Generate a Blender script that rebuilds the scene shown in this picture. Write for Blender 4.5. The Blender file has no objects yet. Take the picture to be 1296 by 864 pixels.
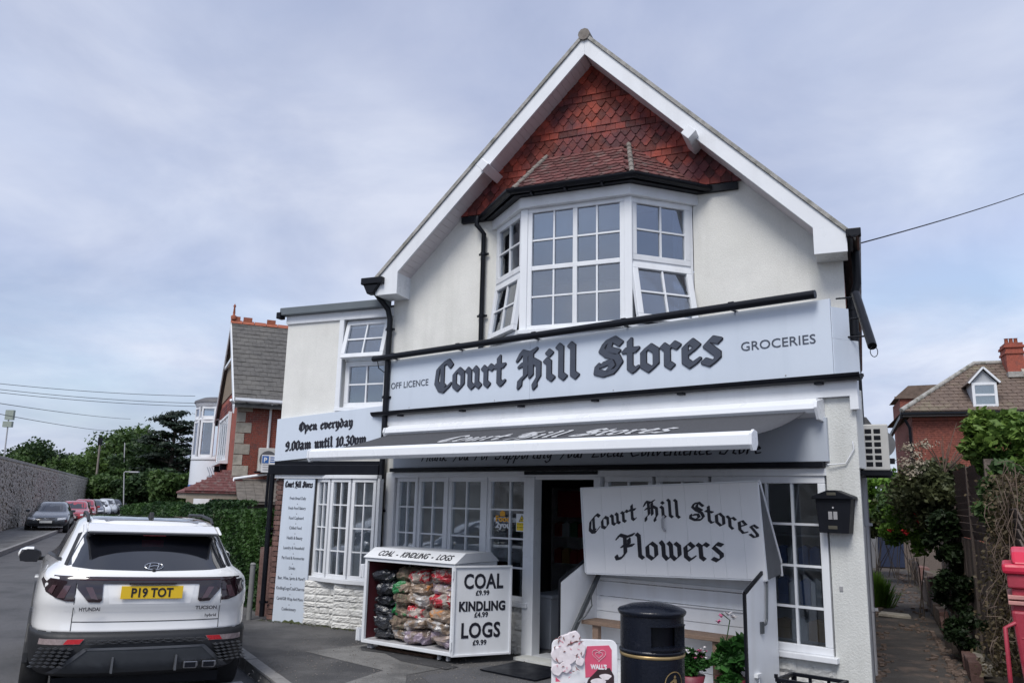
import bpy, bmesh, math, random
from mathutils import Vector, Matrix, noise
from mathutils.bvhtree import BVHTree
sc = bpy.context.scene
col = sc.collection
rnd = random.Random(7)
R = math.radians

# ---------------------------------------------------------------- camera
EYE = 1.75
PITCH, ROLL, FPX = R(11.3), R(1.266), 1020.0
cp, sp, cr, sr = math.cos(PITCH), math.sin(PITCH), math.cos(ROLL), math.sin(ROLL)
FW = Vector((0, cp, sp)); UP0 = Vector((0, -sp, cp)); RI0 = Vector((1, 0, 0))
RI = RI0 * cr + UP0 * sr; UP = -RI0 * sr + UP0 * cr
cam = bpy.data.cameras.new("camera"); camo = bpy.data.objects.new("camera", cam); col.objects.link(camo)
cam.sensor_width = 36; cam.lens = 36 * FPX / 1296; cam.clip_start = 0.1; cam.clip_end = 6000
camo.matrix_world = Matrix(((RI.x, UP.x, -FW.x, 0), (RI.y, UP.y, -FW.y, 0), (RI.z, UP.z, -FW.z, EYE), (0, 0, 0, 1)))
sc.camera = camo

# ---------------------------------------------------------------- world: overcast daylight sky
SUN_EL, SUN_AZ = R(52), R(205)      # azimuth measured clockwise from +Y: high, behind the photographer
w = bpy.data.worlds.new("World"); sc.world = w; w.use_nodes = True
nt = w.node_tree; nt.nodes.clear()
def N(nt, t, **k):
    n = nt.nodes.new(t)
    for a, b in k.items(): setattr(n, a, b)
    return n
out = N(nt, 'ShaderNodeOutputWorld'); bg = N(nt, 'ShaderNodeBackground'); L = nt.links.new
sky = N(nt, 'ShaderNodeTexSky', sky_type='NISHITA'); sky.sun_disc = False
sky.sun_elevation = SUN_EL; sky.sun_rotation = SUN_AZ; sky.air_density = 1.2; sky.dust_density = 1.5
tc = N(nt, 'ShaderNodeTexCoord'); sep = N(nt, 'ShaderNodeSeparateXYZ'); L(tc.outputs['Generated'], sep.inputs[0])
def mth(nt, op, a, b=None, c=None, clamp=False):
    n = N(nt, 'ShaderNodeMath', operation=op); n.use_clamp = clamp
    for i, v in enumerate((a, b, c)):
        if v is None: continue
        if isinstance(v, (int, float)): n.inputs[i].default_value = v
        else: nt.links.new(v, n.inputs[i])
    return n.outputs[0]
zc = mth(nt, 'MAXIMUM', sep.outputs['Z'], 0.0)
den = mth(nt, 'ADD', zc, 0.22)
cx = mth(nt, 'DIVIDE', sep.outputs['X'], den); cy = mth(nt, 'DIVIDE', sep.outputs['Y'], den)
cmb = N(nt, 'ShaderNodeCombineXYZ'); L(cx, cmb.inputs[0]); L(cy, cmb.inputs[1]); cmb.inputs[2].default_value = 3.1
def cloudnoise(scale, detail, rough, dist):
    n = N(nt, 'ShaderNodeTexNoise'); n.inputs['Scale'].default_value = scale; n.inputs['Detail'].default_value = detail
    n.inputs['Roughness'].default_value = rough; n.inputs['Distortion'].default_value = dist; L(cmb.outputs[0], n.inputs['Vector']); return n
def ramp(nt, fac, stops):
    r = N(nt, 'ShaderNodeValToRGB'); nt.links.new(fac, r.inputs[0]); e = r.color_ramp.elements
    e[0].position, e[0].color = stops[0][0], stops[0][1]
    e[1].position, e[1].color = stops[-1][0], stops[-1][1]
    for p, c in stops[1:-1]:
        x = e.new(p); x.color = c
    return r.outputs[0]
def mix(nt, fac, a, b, bt='MIX'):
    m = N(nt, 'ShaderNodeMix', data_type='RGBA', blend_type=bt)
    if isinstance(fac, (int, float)): m.inputs[0].default_value = fac
    else: nt.links.new(fac, m.inputs[0])
    for i, v in ((6, a), (7, b)):
        if isinstance(v, tuple): m.inputs[i].default_value = v
        else: nt.links.new(v, m.inputs[i])
    return m.outputs[2]
n1 = cloudnoise(0.95, 5, 0.52, 0.35); n2 = cloudnoise(1.9, 6, 0.56, 0.3)
cloudcol = ramp(nt, n2.outputs[0], [(0.32, (3.15, 3.65, 4.95, 1)), (0.50, (3.95, 4.42, 5.65, 1)), (0.70, (5.0, 5.4, 6.4, 1))])
cover = ramp(nt, n1.outputs[0], [(0.34, (.55, .55, .55, 1)), (0.60, (1, 1, 1, 1))])
skyt = mix(nt, 1.0, sky.outputs[0], (1.0, 1.08, 1.2, 1), 'MULTIPLY')
skyc = mix(nt, 1.0, skyt, (2.7, 3.5, 5.4, 1), 'LIGHTEN')
full = mix(nt, cover, skyc, cloudcol)
big = cloudnoise(0.55, 3, 0.5, 0.3)
vari = ramp(nt, big.outputs[0], [(0.36, (.84, .84, .88, 1)), (0.62, (1.12, 1.11, 1.08, 1))])
full = mix(nt, 1.0, full, vari, 'MULTIPLY')
L(full, bg.inputs[0]); bg.inputs[1].default_value = 0.10
L(bg.outputs[0], out.inputs[0])

sd = bpy.data.lights.new("sun", 'SUN'); sd.energy = 1.9; sd.angle = R(26); sd.color = (1, .965, .91)
so = bpy.data.objects.new("sun", sd); col.objects.link(so)
dv = Vector((math.sin(SUN_AZ) * math.cos(SUN_EL), math.cos(SUN_AZ) * math.cos(SUN_EL), math.sin(SUN_EL)))
so.rotation_euler = dv.to_track_quat('Z', 'Y').to_euler(); so.location = dv * 60
sc.view_settings.view_transform = 'Standard'; sc.view_settings.look = 'None'; sc.view_settings.exposure = 0.55; sc.view_settings.gamma = 1

# ---------------------------------------------------------------- frames
def frame(x, y, z, deg): return Matrix.Translation((x, y, z)) @ Matrix.Rotation(R(deg), 4, 'Z')
MW = Matrix.Identity(4)
MH = frame(-1.76, 11.62, 0, -23.4)    # the house wall: x right along the wall, y into the building
MS = frame(0.27, 9.89, 0, -40.4)      # the shopfront, built out at an angle along the pavement
def ray(px, py, dist):                # a point of the place, surveyed from the photograph, dist metres ahead
    d = FW * FPX + RI * (px - 648) - UP * (py - 432); return Vector((0, 0, EYE)) + d * (dist / d.y)
T3 = Matrix.Translation
def RX(d): return Matrix.Rotation(R(d), 4, 'X')
def RY(d): return Matrix.Rotation(R(d), 4, 'Y')
def RZ(d): return Matrix.Rotation(R(d), 4, 'Z')
def SC(x, y, z): return Matrix.Diagonal((x, y, z, 1))

# ---------------------------------------------------------------- materials
MATS = {}
def pm(name, c, rough=.6, var=.12, scale=6, bump=0.0, bscale=None, metal=0, spec=.5, c2=None, c2at=(.5, .65), c2scale=1.5, rand=0.0, detail=6, coat=0, stretch=None, streak=None, grain=0, gscale=80):
    """procedural material: base colour with noise variation, a second colour in stains or patches, relief, per-object tint"""
    m = bpy.data.materials.new(name); m.use_nodes = True; nt = m.node_tree; b = nt.nodes['Principled BSDF']; l = nt.links.new
    g = N(nt, 'ShaderNodeNewGeometry'); vec = g.outputs['Position']
    if stretch:
        mp = N(nt, 'ShaderNodeVectorMath', operation='MULTIPLY'); mp.inputs[1].default_value = stretch; l(vec, mp.inputs[0]); vec = mp.outputs[0]
    def nz(s, d=detail, v=None):
        n = N(nt, 'ShaderNodeTexNoise'); n.inputs['Scale'].default_value = s; n.inputs['Detail'].default_value = d; n.inputs['Roughness'].default_value = .6
        l(v if v is not None else vec, n.inputs['Vector']); return n.outputs[0]
    a = tuple(x * (1 - var) for x in c) + (1,); z = tuple(min(1, x * (1 + var)) for x in c) + (1,)
    colr = ramp(nt, nz(scale), [(.3, a), (.7, z)])
    if c2:
        fac = ramp(nt, nz(c2scale, 8), [(c2at[0], (0, 0, 0, 1)), (c2at[1], (1, 1, 1, 1))])
        colr = mix(nt, fac, colr, tuple(c2) + (1,))
    if streak:
        mp = N(nt, 'ShaderNodeVectorMath', operation='MULTIPLY'); mp.inputs[1].default_value = (3.5, 3.5, .22); l(g.outputs['Position'], mp.inputs[0])
        fac = ramp(nt, nz(1.3, 5, mp.outputs[0]), [(.5, (0, 0, 0, 1)), (.78, (.6, .6, .6, 1))])
        colr = mix(nt, fac, colr, tuple(streak) + (1,))
    if grain:
        gr = ramp(nt, nz(gscale, 3, g.outputs['Position']), [(.33, (1 - grain,) * 3 + (1,)), (.67, (1 + grain,) * 3 + (1,))]); colr = mix(nt, 1.0, colr, gr, 'MULTIPLY')
    if rand:
        oi = N(nt, 'ShaderNodeObjectInfo')
        k = ramp(nt, oi.outputs['Random'], [(0, (1 - rand, 1 - rand * 1.05, 1 - rand * 1.1, 1)), (.5, (1, 1, 1, 1)), (1, (1 + rand, 1 + rand * .9, 1 + rand * .8, 1))])
        colr = mix(nt, 1.0, colr, k, 'MULTIPLY')
    l(colr, b.inputs['Base Color'])
    rr = ramp(nt, nz(scale * 1.7), [(.3, (max(0, rough - .08),) * 3 + (1,)), (.7, (min(1, rough + .08),) * 3 + (1,))]); l(rr, b.inputs['Roughness'])
    b.inputs['Metallic'].default_value = metal; b.inputs['Specular IOR Level'].default_value = spec
    if coat: b.inputs['Coat Weight'].default_value = coat; b.inputs['Coat Roughness'].default_value = .04
    if bump:
        bp = N(nt, 'ShaderNodeBump'); bp.inputs['Strength'].default_value = min(1, bump); bp.inputs['Distance'].default_value = .02
        l(nz(bscale or scale * 4, 8), bp.inputs['Height']); l(bp.outputs[0], b.inputs['Normal'])
    MATS[name] = m; return m
def glassmat(name, tint=(.8, .83, .85), refl=.14):
    m = bpy.data.materials.new(name); m.use_nodes = True; nt = m.node_tree; nt.nodes.clear()
    o = N(nt, 'ShaderNodeOutputMaterial'); t = N(nt, 'ShaderNodeBsdfTransparent'); t.inputs[0].default_value = tint + (1,)
    g = N(nt, 'ShaderNodeBsdfGlossy'); g.inputs[0].default_value = (.95, .97, 1, 1); g.inputs['Roughness'].default_value = .02
    nz = N(nt, 'ShaderNodeTexNoise'); nz.inputs['Scale'].default_value = 1.2; gg = N(nt, 'ShaderNodeNewGeometry'); nt.links.new(gg.outputs['Position'], nz.inputs['Vector'])
    bp = N(nt, 'ShaderNodeBump'); bp.inputs['Strength'].default_value = .06; bp.inputs['Distance'].default_value = .05; nt.links.new(nz.outputs[0], bp.inputs['Height']); nt.links.new(bp.outputs[0], g.inputs['Normal'])
    lw = N(nt, 'ShaderNodeLayerWeight'); lw.inputs[0].default_value = .35
    f = mth(nt, 'ADD', mth(nt, 'MULTIPLY', lw.outputs['Fresnel'], .7), refl, clamp=True)
    x = N(nt, 'ShaderNodeMixShader'); nt.links.new(f, x.inputs[0]); nt.links.new(t.outputs[0], x.inputs[1]); nt.links.new(g.outputs[0], x.inputs[2]); nt.links.new(x.outputs[0], o.inputs[0])
    MATS[name] = m; return m
def leafmat(name, dark, light, scale=.6, rough=.55, trans=.3):
    m = bpy.data.materials.new(name); m.use_nodes = True; nt = m.node_tree; b = nt.nodes['Principled BSDF']; l = nt.links.new
    g = N(nt, 'ShaderNodeNewGeometry'); n = N(nt, 'ShaderNodeTexNoise'); n.inputs['Scale'].default_value = scale; n.inputs['Detail'].default_value = 4; l(g.outputs['Position'], n.inputs['Vector'])
    n2 = N(nt, 'ShaderNodeTexNoise'); n2.inputs['Scale'].default_value = scale * 9; l(g.outputs['Position'], n2.inputs['Vector'])
    f = mth(nt, 'ADD', mth(nt, 'MULTIPLY', n.outputs[0], .6), mth(nt, 'MULTIPLY', n2.outputs[0], .4))
    c = ramp(nt, f, [(.36, dark + (1,)), (.64, light + (1,))]); l(c, b.inputs['Base Color']); b.inputs['Roughness'].default_value = rough; b.inputs['Specular IOR Level'].default_value = .3
    t = N(nt, 'ShaderNodeBsdfTranslucent'); l(c, t.inputs[0]); x = N(nt, 'ShaderNodeMixShader'); x.inputs[0].default_value = trans
    o = nt.nodes['Material Output']; l(b.outputs[0], x.inputs[1]); l(t.outputs[0], x.inputs[2]); l(x.outputs[0], o.inputs[0])
    MATS[name] = m; return m

# ---------------------------------------------------------------- mesh builder
class MB:
    def __init__(s): s.v = []; s.f = []; s.sm = []; s.mi = []; s.cur = 0
    def add(s, vs, fs, smooth=False):
        b = len(s.v); s.v += [tuple(v) for v in vs]; s.f += [tuple(b + i for i in f) for f in fs]; s.sm += [smooth] * len(fs); s.mi += [s.cur] * len(fs); return s
    def box(s, x0, x1, y0, y1, z0, z1, M=None):
        vs = [Vector((x, y, z)) for x in (x0, x1) for y in (y0, y1) for z in (z0, z1)]
        if M is not None: vs = [M @ v for v in vs]
        return s.add(vs, [(0, 1, 3, 2), (4, 6, 7, 5), (0, 4, 5, 1), (2, 3, 7, 6), (0, 2, 6, 4), (1, 5, 7, 3)])
    def prism(s, pts, d0, d1, ax='y', M=None):
        n = len(pts)
        def mk(p, d):
            v = Vector((p[0], d, p[1])) if ax == 'y' else (Vector((d, p[0], p[1])) if ax == 'x' else Vector((p[0], p[1], d)))
            return M @ v if M is not None else v
        vs = [mk(p, d0) for p in pts] + [mk(p, d1) for p in pts]
        return s.add(vs, [tuple(range(n))[::-1], tuple(range(n, 2 * n))] + [(i, (i + 1) % n, n + (i + 1) % n, n + i) for i in range(n)])
    def tube(s, path, r, n=8, caps=True, smooth=True):
        path = [Vector(p) for p in path]; rings = []; prev = None
        rs = r if isinstance(r, (list, tuple)) else [r] * len(path)
        for i, p in enumerate(path):
            d = (path[min(i + 1, len(path) - 1)] - path[max(i - 1, 0)]).normalized()
            a = d.orthogonal().normalized() if prev is None else (prev - d * prev.dot(d)).normalized()
            prev = a; b = d.cross(a); rings.append([p + (a * math.cos(t) + b * math.sin(t)) * rs[i] for t in [2 * math.pi * k / n for k in range(n)]])
        vs = [v for q in rings for v in q]
        fs = [(i * n + k, i * n + (k + 1) % n, (i + 1) * n + (k + 1) % n, (i + 1) * n + k) for i in range(len(path) - 1) for k in range(n)]
        s.add(vs, fs, smooth)
        if caps: s.add(rings[0], [tuple(range(n))[::-1]]); s.add(rings[-1], [tuple(range(n))])
        return s
    def beam(s, p, q, w, h, up=(0, 0, 1)):
        p, q = Vector(p), Vector(q); d = q - p; ln = d.length; d.normalize(); side = d.cross(Vector(up)).normalized(); u = side.cross(d)
        vs = [p + d * a + side * b + u * c for a in (0, ln) for b in (-w / 2, w / 2) for c in (-h / 2, h / 2)]
        return s.add(vs, [(0, 1, 3, 2), (4, 6, 7, 5), (0, 4, 5, 1), (2, 3, 7, 6), (0, 2, 6, 4), (1, 5, 7, 3)])
    def lathe(s, prof, c=(0, 0, 0), n=24, smooth=True, sy=1.0):
        vs = []; c = Vector(c)
        for r, z in prof: vs += [c + Vector((r * math.cos(2 * math.pi * k / n), sy * r * math.sin(2 * math.pi * k / n), z)) for k in range(n)]
        fs = [(i * n + k, i * n + (k + 1) % n, (i + 1) * n + (k + 1) % n, (i + 1) * n + k) for i in range(len(prof) - 1) for k in range(n)]
        s.add(vs, fs, smooth); s.add(vs[:n], [tuple(range(n))[::-1]]); s.add(vs[-n:], [tuple(range(n))]); return s
    def quad(s, *p): return s.add(p, [tuple(range(len(p)))])
    def mesh(s, name, mats):
        me = bpy.data.meshes.new(name); me.from_pydata(s.v, [], s.f)
        for m in (mats if isinstance(mats, (list, tuple)) else [mats]): me.materials.append(m)
        me.polygons.foreach_set('use_smooth', s.sm); me.polygons.foreach_set('material_index', s.mi); me.update()
        return me
W = {}
def put(o, parent=None, F=MW):
    col.objects.link(o); W[o.name] = F.copy()
    if parent is not None: o.parent = parent; o.matrix_local = W[parent.name].inverted() @ F
    else: o.matrix_world = F
    return o
def part(name, mb, mat, parent, F=MW, bev=0, label=None, stuff=False, fixn=True):
    me = mb.mesh(name, mat) if isinstance(mb, MB) else mb
    if fixn and isinstance(mb, MB):
        bm = bmesh.new(); bm.from_mesh(me); bmesh.ops.recalc_face_normals(bm, faces=bm.faces); bm.to_mesh(me); bm.free()
    o = bpy.data.objects.new(name, me); put(o, parent, F)
    if bev:
        b = o.modifiers.new('bevel', 'BEVEL'); b.width = bev; b.segments = 2; b.limit_method = 'ANGLE'; b.angle_limit = R(40)
    if label: o['label'] = label
    if stuff: o['kind'] = 'stuff'
    return o
def thing(name, label, cat, F, base=(0, 0, 0), group=None):
    o = bpy.data.objects.new(name, None); o.empty_display_size = .2; put(o, None, F @ T3(base)); o['label'] = label; o['category'] = cat
    if group: o['group'] = group
    return o
def single(name, mb, mat, label, cat, F=MW, group=None, bev=0, kind=None):
    o = part(name, mb, mat, None, F, bev); o['label'] = label; o['category'] = cat
    if group: o['group'] = group
    if kind: o['kind'] = kind
    return o
def struct(name, mb, mat, F=MW, kind='structure', **k):
    o = part(name, mb, mat, None, F, **k); o['kind'] = kind; return o
def inst(name, me, parent, F, M):       # one more piece sharing a mesh
    o = bpy.data.objects.new(name, me); return put(o, parent, F @ M)
def meshof(mb, name, mat):
    me = mb.mesh(name, mat); bm = bmesh.new(); bm.from_mesh(me); bmesh.ops.recalc_face_normals(bm, faces=bm.faces); bm.to_mesh(me); bm.free(); return me

# ---------------------------------------------------------------- lettering
def text_mesh(s, size, mat, name='lettering', shear=0, align='LEFT', wscale=1, ext=.0015, space=1.0, offset=0.0):
    cu = bpy.data.curves.new('lettering', 'FONT'); cu.body = s; cu.size = size; cu.shear = shear; cu.align_x = align; cu.extrude = ext; cu.space_character = space; cu.offset = offset; cu.resolution_u = 3
    o = bpy.data.objects.new('lettering', cu); col.objects.link(o); bpy.context.view_layer.update()
    me = bpy.data.meshes.new_from_object(o.evaluated_get(bpy.context.evaluated_depsgraph_get())); bpy.data.objects.remove(o); bpy.data.curves.remove(cu)
    me.name = name; me.materials.clear(); me.materials.append(mat)
    me.transform(SC(wscale, 1, 1) @ Matrix(((1, 0, 0, 0), (0, 0, 1, 0), (0, 1, 0, 0), (0, 0, 0, 1)))); me.flip_normals(); return me   # stands upright, faces -y
def text(s, size, mat, parent, F, x, y, z, width=None, **k):
    me = text_mesh(s, size, mat, **k)
    xs = [v.co.x for v in me.vertices]; x0, x1 = min(xs), max(xs)
    if width: me.transform(SC(width / (x1 - x0), 1, 1)); x0 *= width / (x1 - x0)
    return part('lettering', me, mat, parent, F @ T3((x - (x0 if width else 0), y, z)))
GL = {  # broken-pen letters: stroke paths, x-height 1, ascender about 1.5
 'i': (.5, [[(.08, .93), (.22, .8), (.22, .2), (.38, .06)], [(.17, 1.3), (.3, 1.18)]]),
 'n': (.88, [[(.08, .93), (.22, .8), (.22, .2), (.34, .08)], [(.22, .74), (.46, .95), (.62, .78), (.62, .2), (.78, .06)]]),
 'm': (1.28, [[(.08, .93), (.22, .8), (.22, .2), (.32, .1)], [(.22, .74), (.46, .95), (.62, .78), (.62, .2), (.72, .1)], [(.62, .74), (.86, .95), (1.02, .78), (1.02, .2), (1.18, .06)]]),
 'u': (.88, [[(.08, .93), (.22, .8), (.22, .22), (.38, .05), (.62, .24)], [(.5, .95), (.62, .82), (.62, .2), (.78, .06)]]),
 'o': (.8, [[(.4, .97), (.16, .78), (.16, .22), (.4, .03)], [(.4, .97), (.62, .78), (.62, .22), (.4, .03)]]),
 'r': (.68, [[(.08, .93), (.22, .8), (.22, .2), (.38, .06)], [(.26, .78), (.44, .96), (.6, .84)]]),
 't': (.58, [[(.24, 1.32), (.24, .2), (.38, .06), (.5, .14)], [(.04, .92), (.5, .92)]]),
 'l': (.5, [[(.12, 1.5), (.24, 1.38), (.24, .2), (.4, .06)]]),
 'e': (.7, [[(.38, .97), (.16, .78), (.16, .22), (.36, .03), (.6, .2)], [(.38, .97), (.58, .76), (.2, .46)]]),
 's': (.7, [[(.6, .88), (.36, .97), (.18, .76), (.54, .38), (.54, .2), (.32, .03), (.1, .14)]]),
 'v': (.8, [[(.1, 1.05), (.22, .85), (.22, .24), (.4, .03)], [(.4, .03), (.64, .26), (.64, .8), (.46, .97)]]),
 'w': (1.2, [[(.1, 1.05), (.22, .85), (.22, .24), (.38, .03), (.62, .24)], [(.5, 1.0), (.62, .85), (.62, .24), (.8, .03)], [(.8, .03), (1.04, .26), (1.04, .8), (.86, .97)]]),
 'y': (.82, [[(.1, 1.0), (.22, .85), (.22, .24), (.4, .05), (.62, .22)], [(.5, .98), (.64, .84), (.64, .1), (.5, -.3), (.22, -.42)]]),
 'd': (.82, [[(.36, .95), (.16, .76), (.16, .22), (.38, .03), (.62, .22), (.62, .8), (.2, 1.42)]]),
 'a': (.86, [[(.14, .84), (.36, .97), (.58, .8), (.58, .2), (.74, .06)], [(.58, .55), (.2, .42), (.16, .2), (.34, .03), (.56, .2)]]),
 'p': (.86, [[(.08, .95), (.22, .8), (.22, -.42)], [(.22, .74), (.46, .96), (.66, .78), (.66, .22), (.46, .03), (.22, .14)]]),
 'h': (.86, [[(.1, 1.5), (.22, 1.38), (.22, .06)], [(.22, .74), (.46, .95), (.62, .78), (.62, .1), (.5, -.14)]]),
 'C': (1.02, [[(.98, 1.22), (.78, 1.46), (.52, 1.36), (.2, 1.12), (.12, .45), (.34, .1), (.6, .02), (.92, .28)], [(.46, 1.3), (.46, .3), (.58, .2)]]),
 'H': (1.2, [[(.04, 1.1), (.2, 1.42), (.52, 1.3), (.82, 1.46)], [(.36, 1.34), (.38, .34), (.12, .12), (.1, -.16)], [(.12, .8), (.38, .9)], [(.38, .78), (.7, .98), (.96, .8), (.96, .22), (.78, -.08), (.8, -.24)], [(.62, 1.24), (.62, .3)]]),
 'S': (1.14, [[(1.02, 1.26), (.76, 1.48), (.42, 1.34), (.28, 1.06), (.5, .84), (.88, .7), (1.0, .42), (.8, .12), (.4, .02), (.08, .14), (.12, .4)], [(.62, 1.3), (.56, 1.06), (.92, .9)], [(.3, .42), (.62, .52), (.7, .3), (.5, .16)]]),
 'F': (1.05, [[(.05, 1.2), (.22, 1.44), (.6, 1.32), (1.0, 1.48)], [(.5, 1.34), (.48, .36), (.26, .06), (.0, -.02), (-.06, .16)], [(.72, 1.2), (.72, .9), (.3, .74)], [(.52, .74), (.94, .84)]]),
 'O': (1.12, [[(.56, 1.5), (.18, 1.2), (.12, .42), (.5, .02)], [(.5, 1.48), (.94, 1.22), (1.0, .42), (.5, .02)], [(.5, 1.25), (.5, .3)]]),
 '9': (.8, [[(.4, 1.32), (.16, 1.12), (.16, .82), (.38, .64), (.6, .84)], [(.4, 1.32), (.64, 1.1), (.64, .4), (.46, .08), (.16, .06)]]),
 '0': (.8, [[(.4, 1.32), (.16, 1.1), (.16, .26), (.4, .04)], [(.4, 1.32), (.64, 1.1), (.64, .26), (.4, .04)]]),
 '1': (.56, [[(.1, 1.1), (.3, 1.3), (.3, .06)], [(.14, .04), (.46, .04)]]),
 '3': (.78, [[(.14, 1.2), (.38, 1.34), (.6, 1.14), (.34, .76), (.62, .5), (.6, .2), (.34, .02), (.1, .16)]]),
 '.': (.36, [[(.12, .14), (.2, .06)]]), ' ': (.6, []),
}
SCR = {  # round-hand letters for the painted slogan
 'T': (.8, [[(0, 1.4), (.35, 1.5), (.9, 1.42)], [(.45, 1.45), (.38, .7), (.3, .05)]]), 'h': (.6, [[(.1, 0), (.22, 1.4), (.12, .5), (.3, .8), (.42, .6), (.4, .1), (.55, .05)]]),
 'a': (.62, [[(.45, .7), (.2, .7), (.08, .3), (.2, .03), (.42, .3), (.45, .72), (.45, .1), (.6, .1)]]), 'n': (.62, [[(.05, .75), (.1, .02)], [(.1, .5), (.3, .78), (.42, .6), (.42, .1), (.58, .08)]]),
 'k': (.6, [[(.1, 0), (.2, 1.4)], [(.45, .75), (.15, .4), (.45, .02), (.58, .08)]]), 'Y': (.85, [[(.1, 1.45), (.2, .95), (.45, .8), (.7, 1.4)], [(.72, 1.45), (.55, .5), (.35, -.1)]]),
 'o': (.55, [[(.3, .75), (.1, .45), (.18, .05), (.4, .2), (.42, .6), (.28, .76), (.55, .7)]]), 'u': (.62, [[(.08, .75), (.1, .15), (.3, .05), (.45, .7), (.45, .1), (.6, .08)]]),
 'F': (.8, [[(.1, 1.35), (.5, 1.45), (.9, 1.42)], [(.42, 1.4), (.35, .7), (.25, 0)], [(.2, .75), (.65, .8)]]), 'r': (.5, [[(.08, .7), (.12, .02)], [(.12, .45), (.3, .75), (.45, .7)]]),
 'S': (.8, [[(.75, 1.3), (.5, 1.5), (.25, 1.2), (.6, .6), (.45, .05), (.1, .1), (.1, .3)]]), 'p': (.6, [[(.12, .75), (.05, -.5)], [(.12, .5), (.35, .78), (.48, .4), (.3, .05), (.1, .15)]]),
 't': (.45, [[(.25, 1.2), (.18, .15), (.4, .06)], [(.02, .8), (.42, .82)]]), 'i': (.32, [[(.12, .72), (.12, .1), (.3, .08)], [(.18, 1.0), (.2, 1.05)]]),
 'g': (.6, [[(.45, .7), (.2, .7), (.1, .3), (.25, .08), (.45, .5), (.45, -.3), (.2, -.5), (.05, -.3)]]), 'L': (.75, [[(.4, 1.45), (.3, .7), (.15, .05), (.7, .1)]]),
 'c': (.5, [[(.42, .65), (.2, .72), (.08, .3), (.2, .04), (.48, .12)]]), 'l': (.32, [[(.1, 0), (.22, 1.4)], [(.1, .1), (.3, .06)]]),
 'C': (.85, [[(.75, 1.2), (.55, 1.45), (.2, 1.0), (.1, .4), (.3, .02), (.75, .2)]]), 'v': (.55, [[(.05, .75), (.2, .05), (.42, .7), (.55, .68)]]),
 'e': (.5, [[(.1, .4), (.38, .55), (.25, .76), (.08, .4), (.2, .04), (.48, .12)]]), ' ': (.45, []),
}
def hull(pts):
    pts = sorted(set((round(a, 5), round(b, 5)) for a, b in pts))
    def half(ps):
        h = []
        for p in ps:
            while len(h) >= 2 and (h[-1][0] - h[-2][0]) * (p[1] - h[-2][1]) - (h[-1][1] - h[-2][1]) * (p[0] - h[-2][0]) <= 0: h.pop()
            h.append(p)
        return h
    a = half(pts); b = half(pts[::-1]); return a[:-1] + b[:-1]
def pen(s, mb, x0, z0, width, h, nib=(.105, .1), hair=.028, warp=None, y=0, grow=0, font=GL, depth=.004, slant=0):
    """write s with a broad nib; h = x-height; fitted to width"""
    tot = sum(font[c][0] for c in s); kx = width / tot; cur = 0; lay = 0
    nx, nz = nib; gx = grow / kx; gz = grow / h
    nibp = [(sx * nx + hx * hair, sx * nz - hx * hair) for sx in (-1, 1) for hx in (-1, 1)]
    if grow: nibp = [(a + i * gx, b + j * gz) for a, b in nibp for i in (-1, 1) for j in (-1, 1)]
    for c in s:
        adv, strokes = font[c]
        for st in strokes:
            for p, q in zip(st[:-1], st[1:]):
                poly = hull([(p[0] + a, p[1] + b) for a, b in nibp] + [(q[0] + a, q[1] + b) for a, b in nibp])
                pts = []
                for a, b in poly:
                    X = x0 + (cur + a + slant * b) * kx; Z = z0 + b * h
                    if warp: X, Z = warp(X, Z)
                    pts.append((X, Z))
                lay += 1; d = (lay % 7) * .00025
                mb.prism(pts, y - depth - d, y)
        cur += adv
    return mb
# ---------------------------------------------------------------- the materials of the place
white_paint = pm('white_painted_render', (.70, .695, .66), .8, .05, 3, .3, 90, c2=(.60, .60, .56), c2at=(.5, .8), c2scale=.7, streak=(.55, .55, .51), grain=.05)
pier_paint = pm('weathered_white_render', (.62, .63, .61), .8, .06, 3, .35, 60, c2=(.36, .37, .35), c2at=(.62, .85), c2scale=1.6, streak=(.38, .39, .37))
upvc = pm('white_upvc', (.74, .76, .79), .32, .03, 2, streak=(.62, .63, .65))
soffit_m = pm('soffit_board_white', (.62, .58, .60), .6, .05, 3)
verge_m = pm('verge_mortar', (.33, .32, .30), .9, .25, 14, .4, 60, c2=(.13, .13, .1), c2at=(.5, .7), c2scale=4)
black_pl = pm('black_plastic', (.007, .008, .012), .38, .2, 5, spec=.22)
black_paint = pm('black_paint', (.007, .008, .012), .45, .2, 5, spec=.2)
tile_red = pm('red_clay_tile', (.235, .040, .023), .75, .22, 14, .35, 90, c2=(.085, .022, .026), c2at=(.42, .6), c2scale=1.6, rand=.5)
tile_bay = pm('weathered_clay_tile', (.12, .042, .04), .82, .25, 18, .4, 80, c2=(.16, .12, .11), c2at=(.52, .7), c2scale=7, rand=.35)
brick_m = pm('red_brick', (.26, .068, .045), .85, .25, 22, .4, 90, c2=(.15, .06, .05), c2at=(.5, .7), c2scale=4, rand=.28)
brick_old = pm('brown_brick', (.15, .085, .075), .88, .25, 22, .4, 90, c2=(.20, .15, .14), c2at=(.55, .8), c2scale=6, rand=.3)
mortar = pm('mortar', (.36, .33, .30), .95, .15, 20, .3)
hip_m = pm('lichened_hip_tile', (.21, .19, .17), .9, .3, 18, .4, 60, c2=(.10, .08, .07), c2at=(.5, .7), c2scale=9)
slate = pm('dark_slate', (.075, .076, .08), .65, .25, 8, .3, c2=(.13, .13, .12), c2at=(.55, .8), c2scale=1.2, rand=.2)
slate_b = pm('grey_slate', (.082, .079, .075), .75, .3, 6, .3, c2=(.125, .12, .11), c2at=(.5, .8), c2scale=.8, rand=.22)
stone_w = pm('white_painted_stone', (.66, .66, .64), .8, .08, 9, .6, 34, c2=(.34, .35, .31), c2at=(.6, .8), c2scale=4, rand=.06)
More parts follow.
